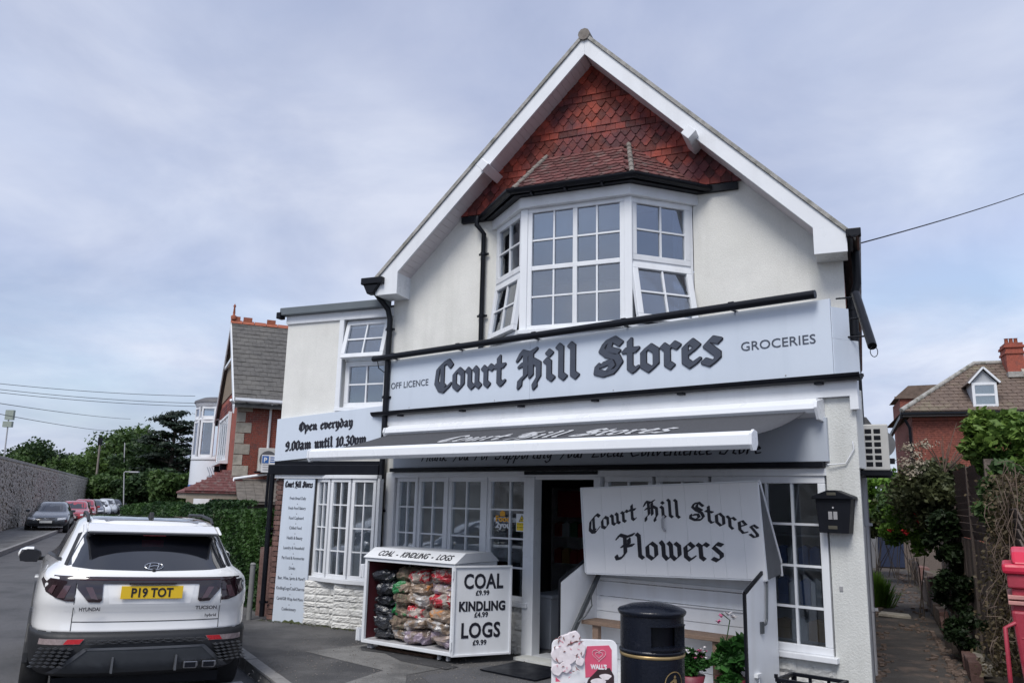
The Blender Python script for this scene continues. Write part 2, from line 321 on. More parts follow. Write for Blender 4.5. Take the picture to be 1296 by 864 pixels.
quoin_m = pm('buff_stone', (.36, .33, .28), .85, .2, 9, .4, c2=(.22, .2, .17), rand=.2)
sign_m = pm('pale_blue_sign_panel', (.585, .645, .73), .35, .02, 1.2, c2=(.51, .57, .66), c2at=(.5, .8), c2scale=.6, streak=(.52, .58, .66))
sign_w = pm('white_sign_panel', (.70, .73, .78), .35, .03, 2)
sign_grey = pm('grey_fascia_panel', (.42, .46, .52), .4, .05, 2)
ink = pm('black_lettering', (.012, .012, .02), .4, .1, 8)
ink_grey = pm('dark_grey_lettering', (.055, .065, .09), .4, .06, 8)
white_ink = pm('white_lettering', (.75, .77, .8), .5, .03, 8)
canvas = pm('charcoal_awning_fabric', (.058, .06, .068), .85, .1, 30, .1)
alu_w = pm('white_powder_coated_metal', (.76, .78, .81), .3, .03, 2)
board_w = pm('white_gloss_board', (.82, .82, .83), .4, .02, 3)
metal_w = pm('white_painted_steel', (.72, .74, .77), .4, .04, 3, c2=(.55, .55, .55), c2at=(.68, .8), c2scale=5, streak=(.6, .6, .6))
grey_pipe = pm('grey_pipe', (.42, .42, .44), .5, .1, 6, streak=(.3, .3, .3))
dark_wood = pm('dark_wood', (.1, .055, .035), .6, .3, 10, .3, stretch=(2, 2, 14))
wood = pm('weathered_brown_wood', (.22, .15, .11), .75, .25, 12, .3, stretch=(3, 3, 22))
fence_m = pm('grey_brown_fence_wood', (.15, .12, .105), .9, .3, 9, .5, stretch=(3, 3, 14), rand=.25)
asphalt = pm('asphalt', (.10, .10, .106), .88, .14, 1.4, .5, 110, c2=(.065, .067, .072), c2at=(.5, .62), c2scale=.7, grain=.3)
asphalt_d = pm('dark_footway_asphalt', (.10, .098, .098), .9, .3, 2.2, .7, 120, c2=(.064, .064, .067), c2at=(.48, .6), c2scale=.9, grain=.35)
concrete = pm('pale_concrete', (.19, .187, .18), .9, .14, 4, .5, 90, c2=(.11, .109, .107), c2at=(.46, .62), c2scale=1.5, grain=.3)
stain_m = pm('damp_dark_tarmac', (.05, .05, .052), .7, .2, 5, .5, 100)
kerb_m = pm('granite_kerb', (.27, .265, .26), .85, .18, 12, .4, c2=(.12, .12, .12), c2at=(.6, .75), c2scale=6, rand=.15)
paint_line = pm('road_marking_white', (.5, .5, .48), .8, .2, 9)
earth = pm('rough_ground', (.09, .075, .055), .95, .3, 3, .7, c2=(.06, .07, .035), c2at=(.5, .65), c2scale=.7)
path_m = pm('alley_tarmac', (.065, .058, .054), .92, .25, 3, .6, 60, c2=(.17, .125, .10), c2at=(.5, .72), c2scale=2.5)
flint = pm('grey_rubble_wall', (.46, .42, .355), .95, .3, 3.2, 1, 7, c2=(.32, .285, .24), c2at=(.5, .6), c2scale=2.6)
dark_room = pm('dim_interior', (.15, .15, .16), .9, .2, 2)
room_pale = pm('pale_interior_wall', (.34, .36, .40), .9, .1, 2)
curtain_m = pm('net_curtain', (.55, .57, .6), .9, .1, 12, stretch=(6, 6, .4))
blind_m = pm('pale_blind', (.62, .64, .66), .9, .06, 9)
glass = glassmat('window_glass')
glass_up = glassmat('upstairs_glass', (.55, .62, .70), .20)
glass_sh = glassmat('shop_glass', (.82, .85, .87), .05)
yellow_m = pm('yellow_sticker', (.85, .62, .03), .5, .03, 5)
orange_m = pm('orange_sticker', (.75, .36, .03), .5, .03, 5)
blue_m = pm('blue_panel', (.04, .14, .42), .4, .05, 5)
card_m = pm('cream_card', (.6, .55, .42), .7, .1, 5)
leaf_hedge = leafmat('hedge_leaves', (.012, .035, .012), (.055, .12, .028), .7)
leaf_dark = leafmat('dark_tree_leaves', (.022, .042, .020), (.055, .10, .034), .25)
leaf_mid = leafmat('mid_tree_leaves', (.032, .064, .022), (.10, .17, .042), .22)
leaf_brt = leafmat('bright_bush_leaves', (.05, .12, .016), (.19, .34, .05), 1.5)
leaf_olive = leafmat('olive_bush_leaves', (.035, .048, .022), (.13, .145, .065), 1.5)
leaf_cedar = leafmat('conifer_needles', (.010, .018, .012), (.024, .042, .026), .3)
bark = pm('bark', (.07, .055, .045), .95, .3, 6, .6)
twig = pm('dry_brown_stems', (.12, .085, .065), .9, .3, 8)
petal_red = pm('red_petals', (.45, .015, .02), .5, .15, 20)
petal_pink = pm('pink_petals', (.62, .16, .30), .5, .2, 20)
petal_white = pm('white_petals', (.75, .72, .74), .5, .08, 20)

# ---------------------------------------------------------------- ground
KERB = [(9, 1.2), (4.5, 3.2), (1.2, 5.0), (-.7, 6.25), (-1.62, 7.25), (-2.23, 8.26), (-2.96, 9.55), (-4.9, 12.85), (-7.8, 17.7), (-11.0, 23.2), (-14.4, 30.0), (-19.0, 41), (-27.5, 60), (-42, 92), (-56, 125)]
WL0, WL1 = Vector((-22.73, 37.15)), Vector((-45.3, 89.4)); wd = (WL1 - WL0).normalized()
LK0 = [WL0 - wd * 40 + Vector((2.3, .9)), WL0 + Vector((2.2, .9)), WL1 + Vector((2.2, .9)), WL1 + wd * 60]
mb = MB(); mb.quad((-900, -900, -.2), (900, -900, -.2), (900, 1500, -.2), (-900, 1500, -.2)); struct('ground', mb, earth)
mb = MB(); mb.quad((-60, -30, -.12), (40, -30, -.12), (40, 8, -.12), (-2, 12, -.12)); mb.quad((-60, -30, -.121), (-2, 11, -.121), (-52, 128, -.121), (-110, 128, -.121)); struct('road', mb, asphalt)
hedge0, hd = Vector((-3.75, 12.95)), Vector((-.545, .838))
KD = KERB[:-5]
mb = MB()
inner = [(9, 12), (4.5, 12), (1.2, 12), (1, 12.4), (.6, 12.9), (0, 13.2), (-1, 13.4), (-3.4, 13.4), (-6.4, 18.2), (-9.8, 23.8)]
for i in range(len(KD) - 1): mb.quad(KD[i] + (0,), KD[i + 1] + (0,), inner[i + 1] + (0,), inner[i] + (0,))
KF = KERB[len(KD) - 1:]
for a, b in zip(KF[:-1], KF[1:]): mb.quad(a + (0,), b + (0,), (b[0] + 1.6, b[1] + .6, 0), (a[0] + 1.5, a[1] + .7, 0))
struct('pavement', mb, asphalt_d)
# patches of newer concrete and stains let into the footway
mb = MB()
def gp(px, py, z=.0):
    d = FW * FPX + RI * (px - 648) - UP * (py - 432); return Vector((0, 0, EYE)) + d * ((z - EYE) / d.z)
def sheet(name, pts, z, mat):
    mb = MB(); mb.quad(*[(p[0], p[1], z) for p in pts]); return struct(name, mb, mat)
sheet('pavement_patch', [(-2.33, 9.92), (-1.62, 10.55), (-.95, 9.75), (-.55, 9.25), (-1.0, 8.75), (-.95, 8.2), (-.6, 7.9), (-1.15, 7.2), (-1.6, 8.2), (-1.27, 8.95)], .004, concrete)
sheet('pavement_patch', [(-.2, 9.35), (.5, 9.0), (.9, 8.2), (.2, 7.0), (-.55, 7.9), (-.85, 8.7)], .004, asphalt)
sheet('damp_stain', [(-1.75, 10.3), (-1.35, 10.35), (-1.05, 9.95), (-.5, 9.2), (-.62, 9.05), (-1.15, 9.45), (-1.4, 9.9), (-1.7, 10.05)], .008, stain_m)
# kerb stones round the corner, one by one
kp = MB().box(-.5, .5, -.065, .065, -.13, .012); kerb_me = meshof(kp, 'kerb_stone', kerb_m)
kt = thing('kerb', 'row of grey granite kerb stones curving round the shop corner beside the white car', 'kerb', MW, (-2.23, 8.26, 0))
path = [Vector(p) for p in KERB[2:]]; acc = 0; pos = path[0].copy(); seg = 0; cnt = 0
while seg < len(path) - 1 and cnt < 60:
    d = path[seg + 1] - pos; ln = .86
    if d.length < ln:
        seg += 1
        if seg >= len(path) - 1: break
        d = path[seg + 1] - pos
    q = pos + d.normalized() * ln; m = (pos + q) / 2; a = math.atan2(d.y, d.x)
    o = inst('kerb_stone', kerb_me, kt, MW, T3((m.x, m.y, rnd.uniform(-.004, .004))) @ Matrix.Rotation(a, 4, 'Z') @ T3((0, -.062, 0)) @ SC(ln * .985, 1, 1)); pos = q; cnt += 1
# drain grating beside the kerb
dg = thing('drain_grating', 'slotted metal drain grating in the gutter beside the kerb behind the white car', 'drain', frame(-2.72, 8.42, -.118, 119))
f = MB(); f.box(-.3, .3, -.2, -.17, 0, .02); f.box(-.3, .3, .17, .2, 0, .02); f.box(-.3, -.27, -.17, .17, 0, .02); f.box(.27, .3, -.17, .17, 0, .02)
part('frame', f, grey_pipe, dg, W[dg.name])
for i in range(9): part('bar', MB().box(-.25 + i * .0625 - .012, -.25 + i * .0625 + .012, -.17, .17, .002, .018), grey_pipe, dg, W[dg.name])
# far footway along the rubble wall, its kerb and the white lines
mb = MB(); a = WL0 - wd * 40; b = WL1 + wd * 3; off = Vector((wd.y, -wd.x)) * 2.1
mb.quad((a.x, a.y, .0), (b.x, b.y, .0), (b.x + off.x, b.y + off.y, .0), (a.x + off.x, a.y + off.y, .0)); struct('far_pavement', mb, concrete)
mb = MB(); k1 = a + off; k2 = b + off; mb.beam((k1.x, k1.y, -.055), (k2.x, k2.y, -.055), .13, .13); struct('far_kerb', mb, kerb_m)
for i, (s, ln) in enumerate(((-9, 3.6), (-17, 3.2), (-1, 3.6))):
    c = WL0 + wd * s + Vector((wd.y, -wd.x)) * 5.4; e = c + wd * ln; n = Vector((wd.y, -wd.x)) * .06
    sheet('road_marking', [c - n, e - n, e + n, c + n], -.115, paint_line)
# ---------------------------------------------------------------- windows
def window(parent, F, w, h, cols=2, rows=2, fr=.06, bar=.022, d=.07, gl=None, name='window', mulls=(), trans=(), label=None, mat=None):
    """framed window with a bar and a pane for every light; origin at its lower left, y into the building"""
    mat = mat or upvc; gl = gl or glass
    f = MB(); f.box(0, w, 0, d, 0, fr); f.box(0, w, 0, d, h - fr, h); f.box(0, fr, 0, d, fr, h - fr); f.box(w - fr, w, 0, d, fr, h - fr)
    for m in mulls: f.box(m - .03, m + .03, .002, d - .002, fr, h - fr)
    for t in trans: f.box(fr, w - fr, .001, d - .001, t - .03, t + .03)
    win = part(name, f, mat, parent, F, bev=.006, label=label)
    xs = [fr + (w - 2 * fr) * i / cols for i in range(cols + 1)] if isinstance(cols, int) else list(cols)
    zs = [fr + (h - 2 * fr) * i / rows for i in range(rows + 1)] if isinstance(rows, int) else list(rows)
    b = MB()
    for x in xs[1:-1]:
        if all(abs(x - m) > .02 for m in mulls): b.box(x - bar / 2, x + bar / 2, .012, d - .02, fr, h - fr)
    for z in zs[1:-1]:
        if all(abs(z - m) > .02 for m in trans): b.box(fr, w - fr, .014, d - .022, z - bar / 2, z + bar / 2)
    if b.v: part('glazing_bars', b, mat, win, F)
    for i in range(len(xs) - 1):
        for j in range(len(zs) - 1):
            part('pane', MB().box(xs[i] + .004, xs[i + 1] - .004, .034, .038, zs[j] + .004, zs[j + 1] - .004), gl, win, F)
    return win

# ================================================================ THE SHOP BUILDING (house, side wing and shopfront)
B = thing('shop_building', 'cream and white gabled corner shop with red tile-hung gable and bay window', 'building', MH, (0, 0, 0))
CU, SL = 3.07, 1.0095
def roofz(u, top=8.05): return top - SL * abs(u - CU)
# front wall of the house, left open where the bay stands
m = MB()
m.box(0, 1.66, 0, .28, 0, 3.9); m.box(4.42, 6.17, 0, .28, 0, 3.9)
m.prism([(0, 3.9), (1.66, 3.9), (1.66, roofz(1.66, 7.86)), (0, roofz(0, 7.86))], 0, .28)
m.prism([(4.42, 3.9), (6.17, 3.9), (6.17, roofz(6.17, 7.86)), (4.42, roofz(4.42, 7.86))], 0, .28)
m.prism([(1.66, 5.7), (4.42, 5.7), (4.42, roofz(4.42, 7.86)), (CU, 7.86), (1.66, roofz(1.66, 7.86))], 0, .28)
m.box(1.66, 4.42, 0, .28, 2.6, 3.9)
part('front_wall', m, white_paint, B, MH)
m = MB(); m.box(5.95, 6.168, .28, 9.5, 2.6, 4.75); part('side_wall', m, brick_m, B, MH)
m = MB(); m.box(5.95, 6.166, .28, 9.5, 0, 2.6); part('side_wall', m, pier_paint, B, MH, label='white painted lower side wall along the alley')
m = MB(); m.box(0.0, .25, .28, 9.5, 0, 4.75); m.box(.25, 5.95, 9.25, 9.5, 0, 4.75); m.prism([(.2, 4.75), (5.95, 4.75), (CU, 7.6)], 9.25, 9.5); part('rear_wall', m, white_paint, B, MH)
# roof slabs, verge, barge boards, soffit
def slab(s):
    u0 = CU; u1 = CU + s * 3.22
    return [(u0, 8.10), (u1, 8.10 - SL * 3.22), (u1, 8.03 - SL * 3.22), (u0, 8.03)]
for s in (-1, 1):
    rf = part('roof', MB().prism(slab(s), -.36, 9.7), slate, B, MH)
    v = MB(); v.prism([(CU, 8.115), (CU + s * 3.25, 8.115 - SL * 3.25), (CU + s * 3.25, 8.052 - SL * 3.25), (CU, 8.052)], -.41, -.33); part('verge', v, verge_m, rf, MH)
    x = lambda u: CU + s * (u)
    bp_ = [(x(0), 8.05), (x(3.16), 8.05 - SL * 3.16), (x(3.16), 4.64), (x(2.80), 4.64), (x(2.80), 7.79 - SL * 2.80), (x(0), 7.79)]
    part('barge_board', MB().prism(bp_, -.385, -.35), soffit_m if 0 else upvc, B, MH, bev=.004)
    # boxed eave foot behind the barge board
    part('eave_box', MB().prism([(x(3.155), 8.0 - SL * 3.155), (x(3.155), 4.645), (x(2.81), 4.645), (x(2.81), 8.0 - SL * 2.81)], -.349, .0), upvc, B, MH)
    # soffit boards, one by one
    sb = MB(); n0 = Vector((s, 0, -SL)).normalized()
    ln = 2.86 * math.sqrt(1 + SL * SL); wdt = .098
    bm_ = MB(); bm_.box(-.0475, .0475, -.348, .0, 0, .012); bme = meshof(bm_, 'soffit_board', soffit_m)
    k = 0; t = .06
    ang = math.atan(SL)
    while t < ln - .05:
        uu = CU + s * t * math.cos(ang); zz = 7.80 - t * math.sin(ang)
        inst('soffit_board', bme, B, MH, T3((uu, 0, zz)) @ Matrix.Rotation(s * ang, 4, 'Y')); t += wdt
    part('soffit_backing', MB().prism([(x(0.0), 7.84), (x(2.85), 7.84 - SL * 2.85), (x(2.85), 7.87 - SL * 2.85), (x(0), 7.87)], -.34, .0), soffit_m, B, MH)
    # purlin end poking out through the soffit
    uu = CU + s * 1.40
    part('purlin_end', MB().box(-.065, .065, -.56, -.0, -.07, .07, T3((uu + s * .02, 0, 7.74 - SL * 1.40)) @ Matrix.Rotation(s * ang, 4, 'Y')), upvc, B, MH, bev=.006)
rt = MB()
for i in range(22): rt.tube([(CU, -.42 + i * .46, 8.075), (CU, .03 + i * .46, 8.075)], [.085, .078], 10)
part('ridge_tiles', rt, hip_m, B, MH)
# ---- tile hanging on the gable
TW, TG = .138, .097
def tile_poly(kind):
    h = TW / 2 - .0035
    if kind == 'plain': return [(-h, 0), (h, 0), (h, .19), (-h, .19)]
    return [(-h, .052), (-h + .010, .046), (-h + .024, .026), (-h + .040, .004), (-.018, -.010), (0, -.013), (.018, -.010), (h - .040, .004), (h - .024, .026), (h - .010, .046), (h, .052), (h, .19), (-h, .19)]
TME = {k: meshof(MB().prism(tile_poly(k), -.013, .011), 'hanging_tile', tile_red) for k in ('plain', 'shaped')}
PAT = 'PSSSSPPSSSPPSSSPPSSSSP'
tiles = []
for r in range(22):
    z = 5.80 + r * TG; hw = (7.84 - z) / SL - .02
    if hw < .03: break
    kind = 'plain' if PAT[r] == 'P' else 'shaped'; offx = (r % 2) * TW / 2
    n = int(hw / TW) + 1
    for i in range(-n, n + 1):
        u = i * TW + offx
        if abs(u) > hw + .02: continue
        if abs(u) < .62 and z < 6.38 - .0: continue       # hidden behind the bay roof
        if abs(u + .05) < 1.25 - (z - 5.75) * .9 and z < 6.2: continue
        tiles.append((abs(u) * .1 + rnd.random() * .01, u, z, kind))
for _, u, z, kind in tiles[:298]:
    inst('hanging_tile', TME[kind], B, MH, T3((CU + u, -.052 + rnd.uniform(-.003, .003), z)) @ RX(-7) @ RY(rnd.uniform(-1.2, 1.2)))
if len(tiles) > 298:
    rest = MB()
    for _, u, z, kind in tiles[298:]: rest.prism(tile_poly(kind), -.009, .009, M=T3((CU + u, -.052, z)) @ RX(-4.5))
    part('hanging_tile_field', rest, tile_red, B, MH, stuff=True)
part('tile_backing', MB().prism([(1.08, 5.82), (5.06, 5.82), (CU, 7.82)], -.022, -.001), pm('dark_felt', (.05, .02, .018), .9), B, MH)
part('lead_flashing', MB().box(1.1, 1.75, -.06, -.002, 5.7, 5.79), black_paint, B, MH); part('lead_flashing', MB().box(4.35, 5.0, -.06, -.002, 5.7, 5.79), black_paint, B, MH)

# ---- the bay
bc, bf, bw, bp = 3.03, .70, 1.385, .62
PL = [(bc - bw, 0), (bc - bf, -bp), (bc + bf, -bp), (bc + bw, 0)]
def facet(i):
    a, b = Vector(PL[i] + (0,)), Vector(PL[i + 1] + (0,)); d = b - a
    return MH @ T3(a) @ Matrix.Rotation(math.atan2(d.y, d.x), 4, 'Z'), d.length
bay = part('bay_window', MB().prism([(bc - bw - .02, .02), (bc - bf - .01, -bp - .02), (bc + bf + .01, -bp - .02), (bc + bw + .02, .02)], 3.5, 3.88, ax='z'), upvc, B, MH, bev=.004)
part('bay_head', MB().prism([(bc - bw - .08, 0), (bc - bf - .04, -bp - .07), (bc + bf + .04, -bp - .07), (bc + bw + .08, 0)], 5.555, 5.70, ax='z'), upvc, bay, MH, bev=.01)
part('bay_sill', MB().prism([(bc - bw - .07, 0), (bc - bf - .03, -bp - .08), (bc + bf + .03, -bp - .08), (bc + bw + .07, 0)], 3.86, 3.915, ax='z'), upvc, bay, MH, bev=.006)
F1, l1 = facet(1)
zs = [.06, .455, .815, .875, 1.225, 1.58]
window(B, F1 @ T3((0.05, 0, 3.915)), l1 - .1, 1.64, [.06, .36, .65, .94, l1 - .16], [.06, .44, .82, 1.2, 1.58], gl=glass_up, mulls=(l1 / 2 - .05,), trans=(.82,))
for x in (0, l1): part('corner_post', MB().box(x - .05, x + .05, -.012, .1, 3.915, 5.555), upvc, bay, F1, bev=.008)
for i in (0, 2):
    Fi, li = facet(i); a0, a1 = (.04, li - .05)
    part('side_frame', MB().box(0, .04, 0, .1, 3.915, 5.555).box(li - .05, li - .002, 0, .1, 3.915, 5.555).box(.04, li - .05, 0, .1, 4.70, 4.735), upvc, bay, Fi, bev=.004)
    window(B, Fi @ T3((a0, -.012, 4.735)), a1 - a0, .82, 2, 2, fr=.075, gl=glass_up)
    tilt = 13 if i == 2 else 8
    window(B, Fi @ T3((a0, -.02, 4.70)) @ RX(-tilt) @ T3((0, 0, -.775)), a1 - a0, .775, 2, 2, fr=.075, gl=glass_up, name='open_casement', label='top-hung casement pushed open at the bottom')
# room behind: floor, back wall, curtains, blind
m = MB(); m.box(.8, 5.3, 3.2, 3.25, 3.1, 5.6); m.box(.8, 5.3, .3, 3.2, 3.0, 3.1); m.box(.9, 5.2, .3, 3.2, 5.62, 5.7)
part('upstairs_room', m, room_pale, B, MH)
part('bay_ceiling', MB().prism([(p[0], p[1] + .02) for p in PL] + [(bc + bw, .3), (bc - bw, .3)], 5.556, 5.6, ax='z'), room_pale, B, MH)
def curtain(F, x0, x1, z0, z1, y=.16, mat=None, name='curtain', amp=.02, per=.07):
    n = max(6, int((x1 - x0) / per * 6)); m = MB()
    vs = []; 
    for i in range(n + 1):
        x = x0 + (x1 - x0) * i / n; yy = y + amp * math.sin(2 * math.pi * (x - x0) / per)
        vs += [(x, yy, z0), (x, yy, z1)]
    m.add(vs, [(2 * i, 2 * i + 2, 2 * i + 3, 2 * i + 1) for i in range(n)], True); return part(name, m, mat or curtain_m, B, F, fixn=False)
F0, l0 = facet(0); F2, l2 = facet(2)
curtain(F0, .05, .40, 3.95, 5.5); curtain(F2, l2 - .2, l2 - .06, 3.95, 5.5)
part('roller_blind', MB().box(.1, l1 - .1, .13, .14, 5.2, 5.54), blind_m, B, F1)
# ---- bay roof: three tiled slopes with hips and a gutter
EV = [(bc - bw - .22, 0), (bc - bf - .1, -bp - .17), (bc + bf + .1, -bp - .17), (bc + bw + .22, 0)]
TP = [(bc - .66, -.03), (bc - .52, -.05), (bc + .52, -.05), (bc + .66, -.03)]
ez, tz = 5.77, 6.52

hipL = [(Vector(EV[1] + (ez,)), Vector((bc - .62, -.03, tz))), (Vector(EV[2] + (ez,)), Vector((bc + .56, -.03, tz)))]
E0, E3 = Vector(EV[0] + (ez,)), Vector(EV[3] + (ez,))
slopes = [(E0, hipL[0][0], hipL[0][1], Vector((bc - 1.18, -.01, ez + .25))), (hipL[0][0], hipL[1][0], hipL[1][1], hipL[0][1]), (hipL[1][0], E3, Vector((bc + 1.18, -.01, ez + .25)), hipL[1][1])]
bt = MB().prism([(-.075, 0), (.075, 0), (.075, .155), (-.075, .155)], -.010, .010); btm = meshof(bt, 'roof_tile', tile_bay)
btp = MB().prism([(-.076, .03), (-.04, 0), (0, -.014), (.04, 0), (.075, .03), (.075, .155), (-.075, .155)], -.010, .010); btpm = meshof(btp, 'roof_tile', tile_bay)
bayroof = part('bay_roof', MB(), tile_bay, B, MH)
sm = MB()
for k, (a, b, c, d) in enumerate(slopes):
    tri_top = None
    if k == 0: quadp = [a, b, hipL[0][1]]
    elif k == 2: quadp = [a, b, hipL[1][1]]
    else: quadp = [a, b, c, d]
    nrm = (b - a).cross(quadp[2] - a).normalized()
    sm.add([p - nrm * .012 for p in quadp], [tuple(range(len(quadp)))])
    X = (b - a).normalized(); U_ = nrm.cross(X).normalized()
    h = (quadp[2] - a).dot(U_); rows = int(h / .105) + 1
    fr = Matrix((X, nrm * -1, U_)).transposed().to_4x4(); lng = (b - a).length
    tx = [(p - a).dot(X) for p in quadp]; ty = [(p - a).dot(U_) for p in quadp]
    def span(y):
        xs = []
        n = len(quadp)
        for i in range(n):
            y0, y1 = ty[i], ty[(i + 1) % n]
            if (y0 - y) * (y1 - y) <= 0 and abs(y0 - y1) > 1e-6: xs.append(tx[i] + (tx[(i + 1) % n] - tx[i]) * (y - y0) / (y1 - y0))
        return (min(xs), max(xs)) if len(xs) > 1 else None
    for r in range(rows):
        y = r * .105; sp = span(y + .045)
        if not sp: continue
        x = sp[0] + .07 - (r % 2) * .077
        while x < sp[1] - .02:
            if sp[0] - .02 < x:
                Mx = T3(a + X * x + U_ * (y - .02) + nrm * .014) @ fr @ RX(-7) @ RY(rnd.uniform(-3.5, 3.5))
                inst('roof_tile', btpm if (r > 0) else btm, bayroof, MH, Mx)
            x += .155
part('roof_deck', sm, pm('roof_felt', (.05, .03, .03), .9), bayroof, MH, fixn=False)
for a, b in hipL:
    hp = MB(); n = 7
    for i in range(n):
        p = a.lerp(b, i / n); q = a.lerp(b, (i + 1.12) / n); hp.tube([p + Vector((0, -.01, .02)), q + Vector((0, -.01, .012))], [.036, .032], 8)
    part('hip_tiles', hp, hip_m, bayroof, MH)
def gutter(name, parent, F, path, r=.055, mat=None):
    m = MB(); path = [Vector(p) for p in path]
    for a, b in zip(path[:-1], path[1:]):
        d = (b - a).normalized(); s = d.cross(Vector((0, 0, 1))).normalized()
        sec = [(math.cos(t), math.sin(t)) for t in [math.pi + math.pi * k / 8 for k in range(9)]]
        outp = [(x * r, z * r) for x, z in sec]; inn = [(x * (r - .006), z * (r - .006)) for x, z in sec[::-1]]
        pr = outp + inn; n = len(pr)
        vs = [a - d * .02 + s * x + Vector((0, 0, z)) for x, z in pr] + [b + d * .02 + s * x + Vector((0, 0, z)) for x, z in pr]
        m.add(vs, [tuple(range(n))[::-1], tuple(range(n, 2 * n))] + [(i, (i + 1) % n, n + (i + 1) % n, n + i) for i in range(n)])
    return part(name, m, mat or black_pl, parent, F)
g = gutter('gutter', B, MH, [(bc - bw - .24, -.03, 5.765), (bc - bf - .13, -bp - .22, 5.765), (bc + bf + .13, -bp - .22, 5.765), (bc + bw + .22, -.06, 5.765)], .06)
part('fascia_strip', MB().prism([(bc - bw - .2, 0), (bc - bf - .09, -bp - .155), (bc + bf + .09, -bp - .155), (bc + bw + .2, 0)], 5.702, 5.765, ax='z'), black_pl, B, MH)
for t in (.12, .45, .8):
    p = Vector((bc - bf + 2 * bf * t, -bp - .17, 5.70)); part('gutter_bracket', MB().box(p.x - .012, p.x + .012, p.y - .05, p.y + .05, 5.675, 5.72), black_pl, g, MH)
# ---- downpipes and gutters of the house
def downpipe(parent, F, path, r=.035, mat=None, clips=(), label=None, name='downpipe'):
    p = part(name, MB().tube(path, r, 12), mat or black_pl, parent, F, label=label)
    for (x, y, z) in clips:
        part('pipe_clip', MB().lathe([(r + .008, -.02), (r + .008, .02)], (x, y, z), 12).box(x - .075, x + .075, y + .01, y + .03, z - .015, z + .015), mat or black_pl, p, F)
    return p
downpipe(B, MH, [(1.39, -.12, 5.74), (1.39, -.14, 5.62), (1.47, -.06, 5.5), (1.47, -.06, 2.9)], clips=((1.47, -.06, 5.2), (1.47, -.06, 4.3)))
downpipe(B, MH, [(-.19, -.2, 4.82), (-.19, -.2, 4.72), (-.05, -.08, 4.5), (-.01, -.075, 4.35), (-.01, -.075, .02)], r=.042, clips=((-.01, -.075, 4.2), (-.01, -.075, 3.2), (-.01, -.075, 1.6)))
gutter('gutter', B, MH, [(-.17, -.42, 4.86), (-.17, 9.6, 4.86)], .07)
part('hopper_end', MB().box(-.30, .06, -.46, -.30, 4.80, 4.90).prism([(-.27, 4.80), (.0, 4.80), (-.1, 4.66), (-.2, 4.66)], -.44, -.32), black_pl, B, MH, bev=.012)
gutter('gutter', B, MH, [(6.31, -.42, 4.86), (6.31, 9.6, 4.86)], .07)
part('gutter_end', MB().box(6.22, 6.38, -.43, -.36, 4.8, 4.9), black_pl, B, MH, bev=.01)
downpipe(B, MH, [(6.31, .2, 4.8), (6.31, .2, 4.4), (6.25, .2, 4.2), (6.245, .2, 2.7)], r=.05, clips=((6.245, .2, 4.1), (6.245, .2, 3.8), (6.245, .2, 3.3)))
downpipe(B, MH, [(6.235, .0, 2.75), (6.235, .0, .02)], r=.036, mat=grey_pipe, clips=((6.235, .0, 2.5), (6.235, .0, 1.6), (6.235, .0, .7)), label='grey waste pipe beside the alley')
part('conduit', MB().tube([(6.20, -.16, .9), (6.20, -.16, .02)], .02, 8).box(6.165, 6.215, -.2, -.12, .9, 1.6), metal_w, B, MH)

# ================================================================ side wing on the left
m = MB(); y0 = .03
m.box(-1.94, -.87, y0, .3, 2.0, 4.42); m.box(-.10, -.0, y0, .3, 2.0, 4.42); m.box(-.87, -.10, y0, .3, 2.0, 3.08)
part('wing_wall', m, white_paint, B, MH)
m = MB(); m.box(-1.94, -1.75, .3, 6, 0, 4.42); m.box(-1.75, 0, 5.8, 6, 0, 4.42); part('wing_side_wall', m, brick_old, B, MH)
part('wing_fascia', MB().box(-1.96, -.0, .0, .06, 4.42, 4.55), upvc, B, MH, bev=.004)
part('wing_roof', MB().box(-1.97, -.0, .06, 6.05, 4.42, 4.6), slate, B, MH)
part('roof_edge', MB().box(-2.03, -.08, -.09, .06, 4.552, 4.67), pm('grey_coping', (.12, .14, .155), .45, .08, 3), B, MH, bev=.01)
part('roof_edge_end', MB().box(-2.08, -2.0, -.11, .02, 4.50, 4.60), black_pl, B, MH, bev=.01)
part('window_surround', MB().box(-.95, -.87, .0, .1, 3.03, 4.42).box(-.10, -.055, .0, .1, 3.03, 4.42).box(-.95, -.055, -.01, .16, 3.03, 3.082), upvc, B, MH, bev=.004)
window(B, MH @ T3((-.865, .10, 3.085)), .76, .70, 2, 2, fr=.075, gl=glass_up)
part('casement_frame', MB().box(-.868, -.105, .09, .16, 3.787, 4.42), black_paint if 0 else upvc, B, MH)
window(B, MH @ T3((-.85, .085, 4.40)) @ RX(-14) @ T3((-.01, -.01, -.60)), .745, .60, 2, 2, fr=.065, gl=glass_up, name='open_casement', label='small top-hung casement propped open')
part('wing_room', MB().box(-1.7, -.05, 1.6, 1.65, 2.7, 4.4).box(-1.7, -.05, .3, 1.6, 2.6, 2.7), room_pale, B, MH)
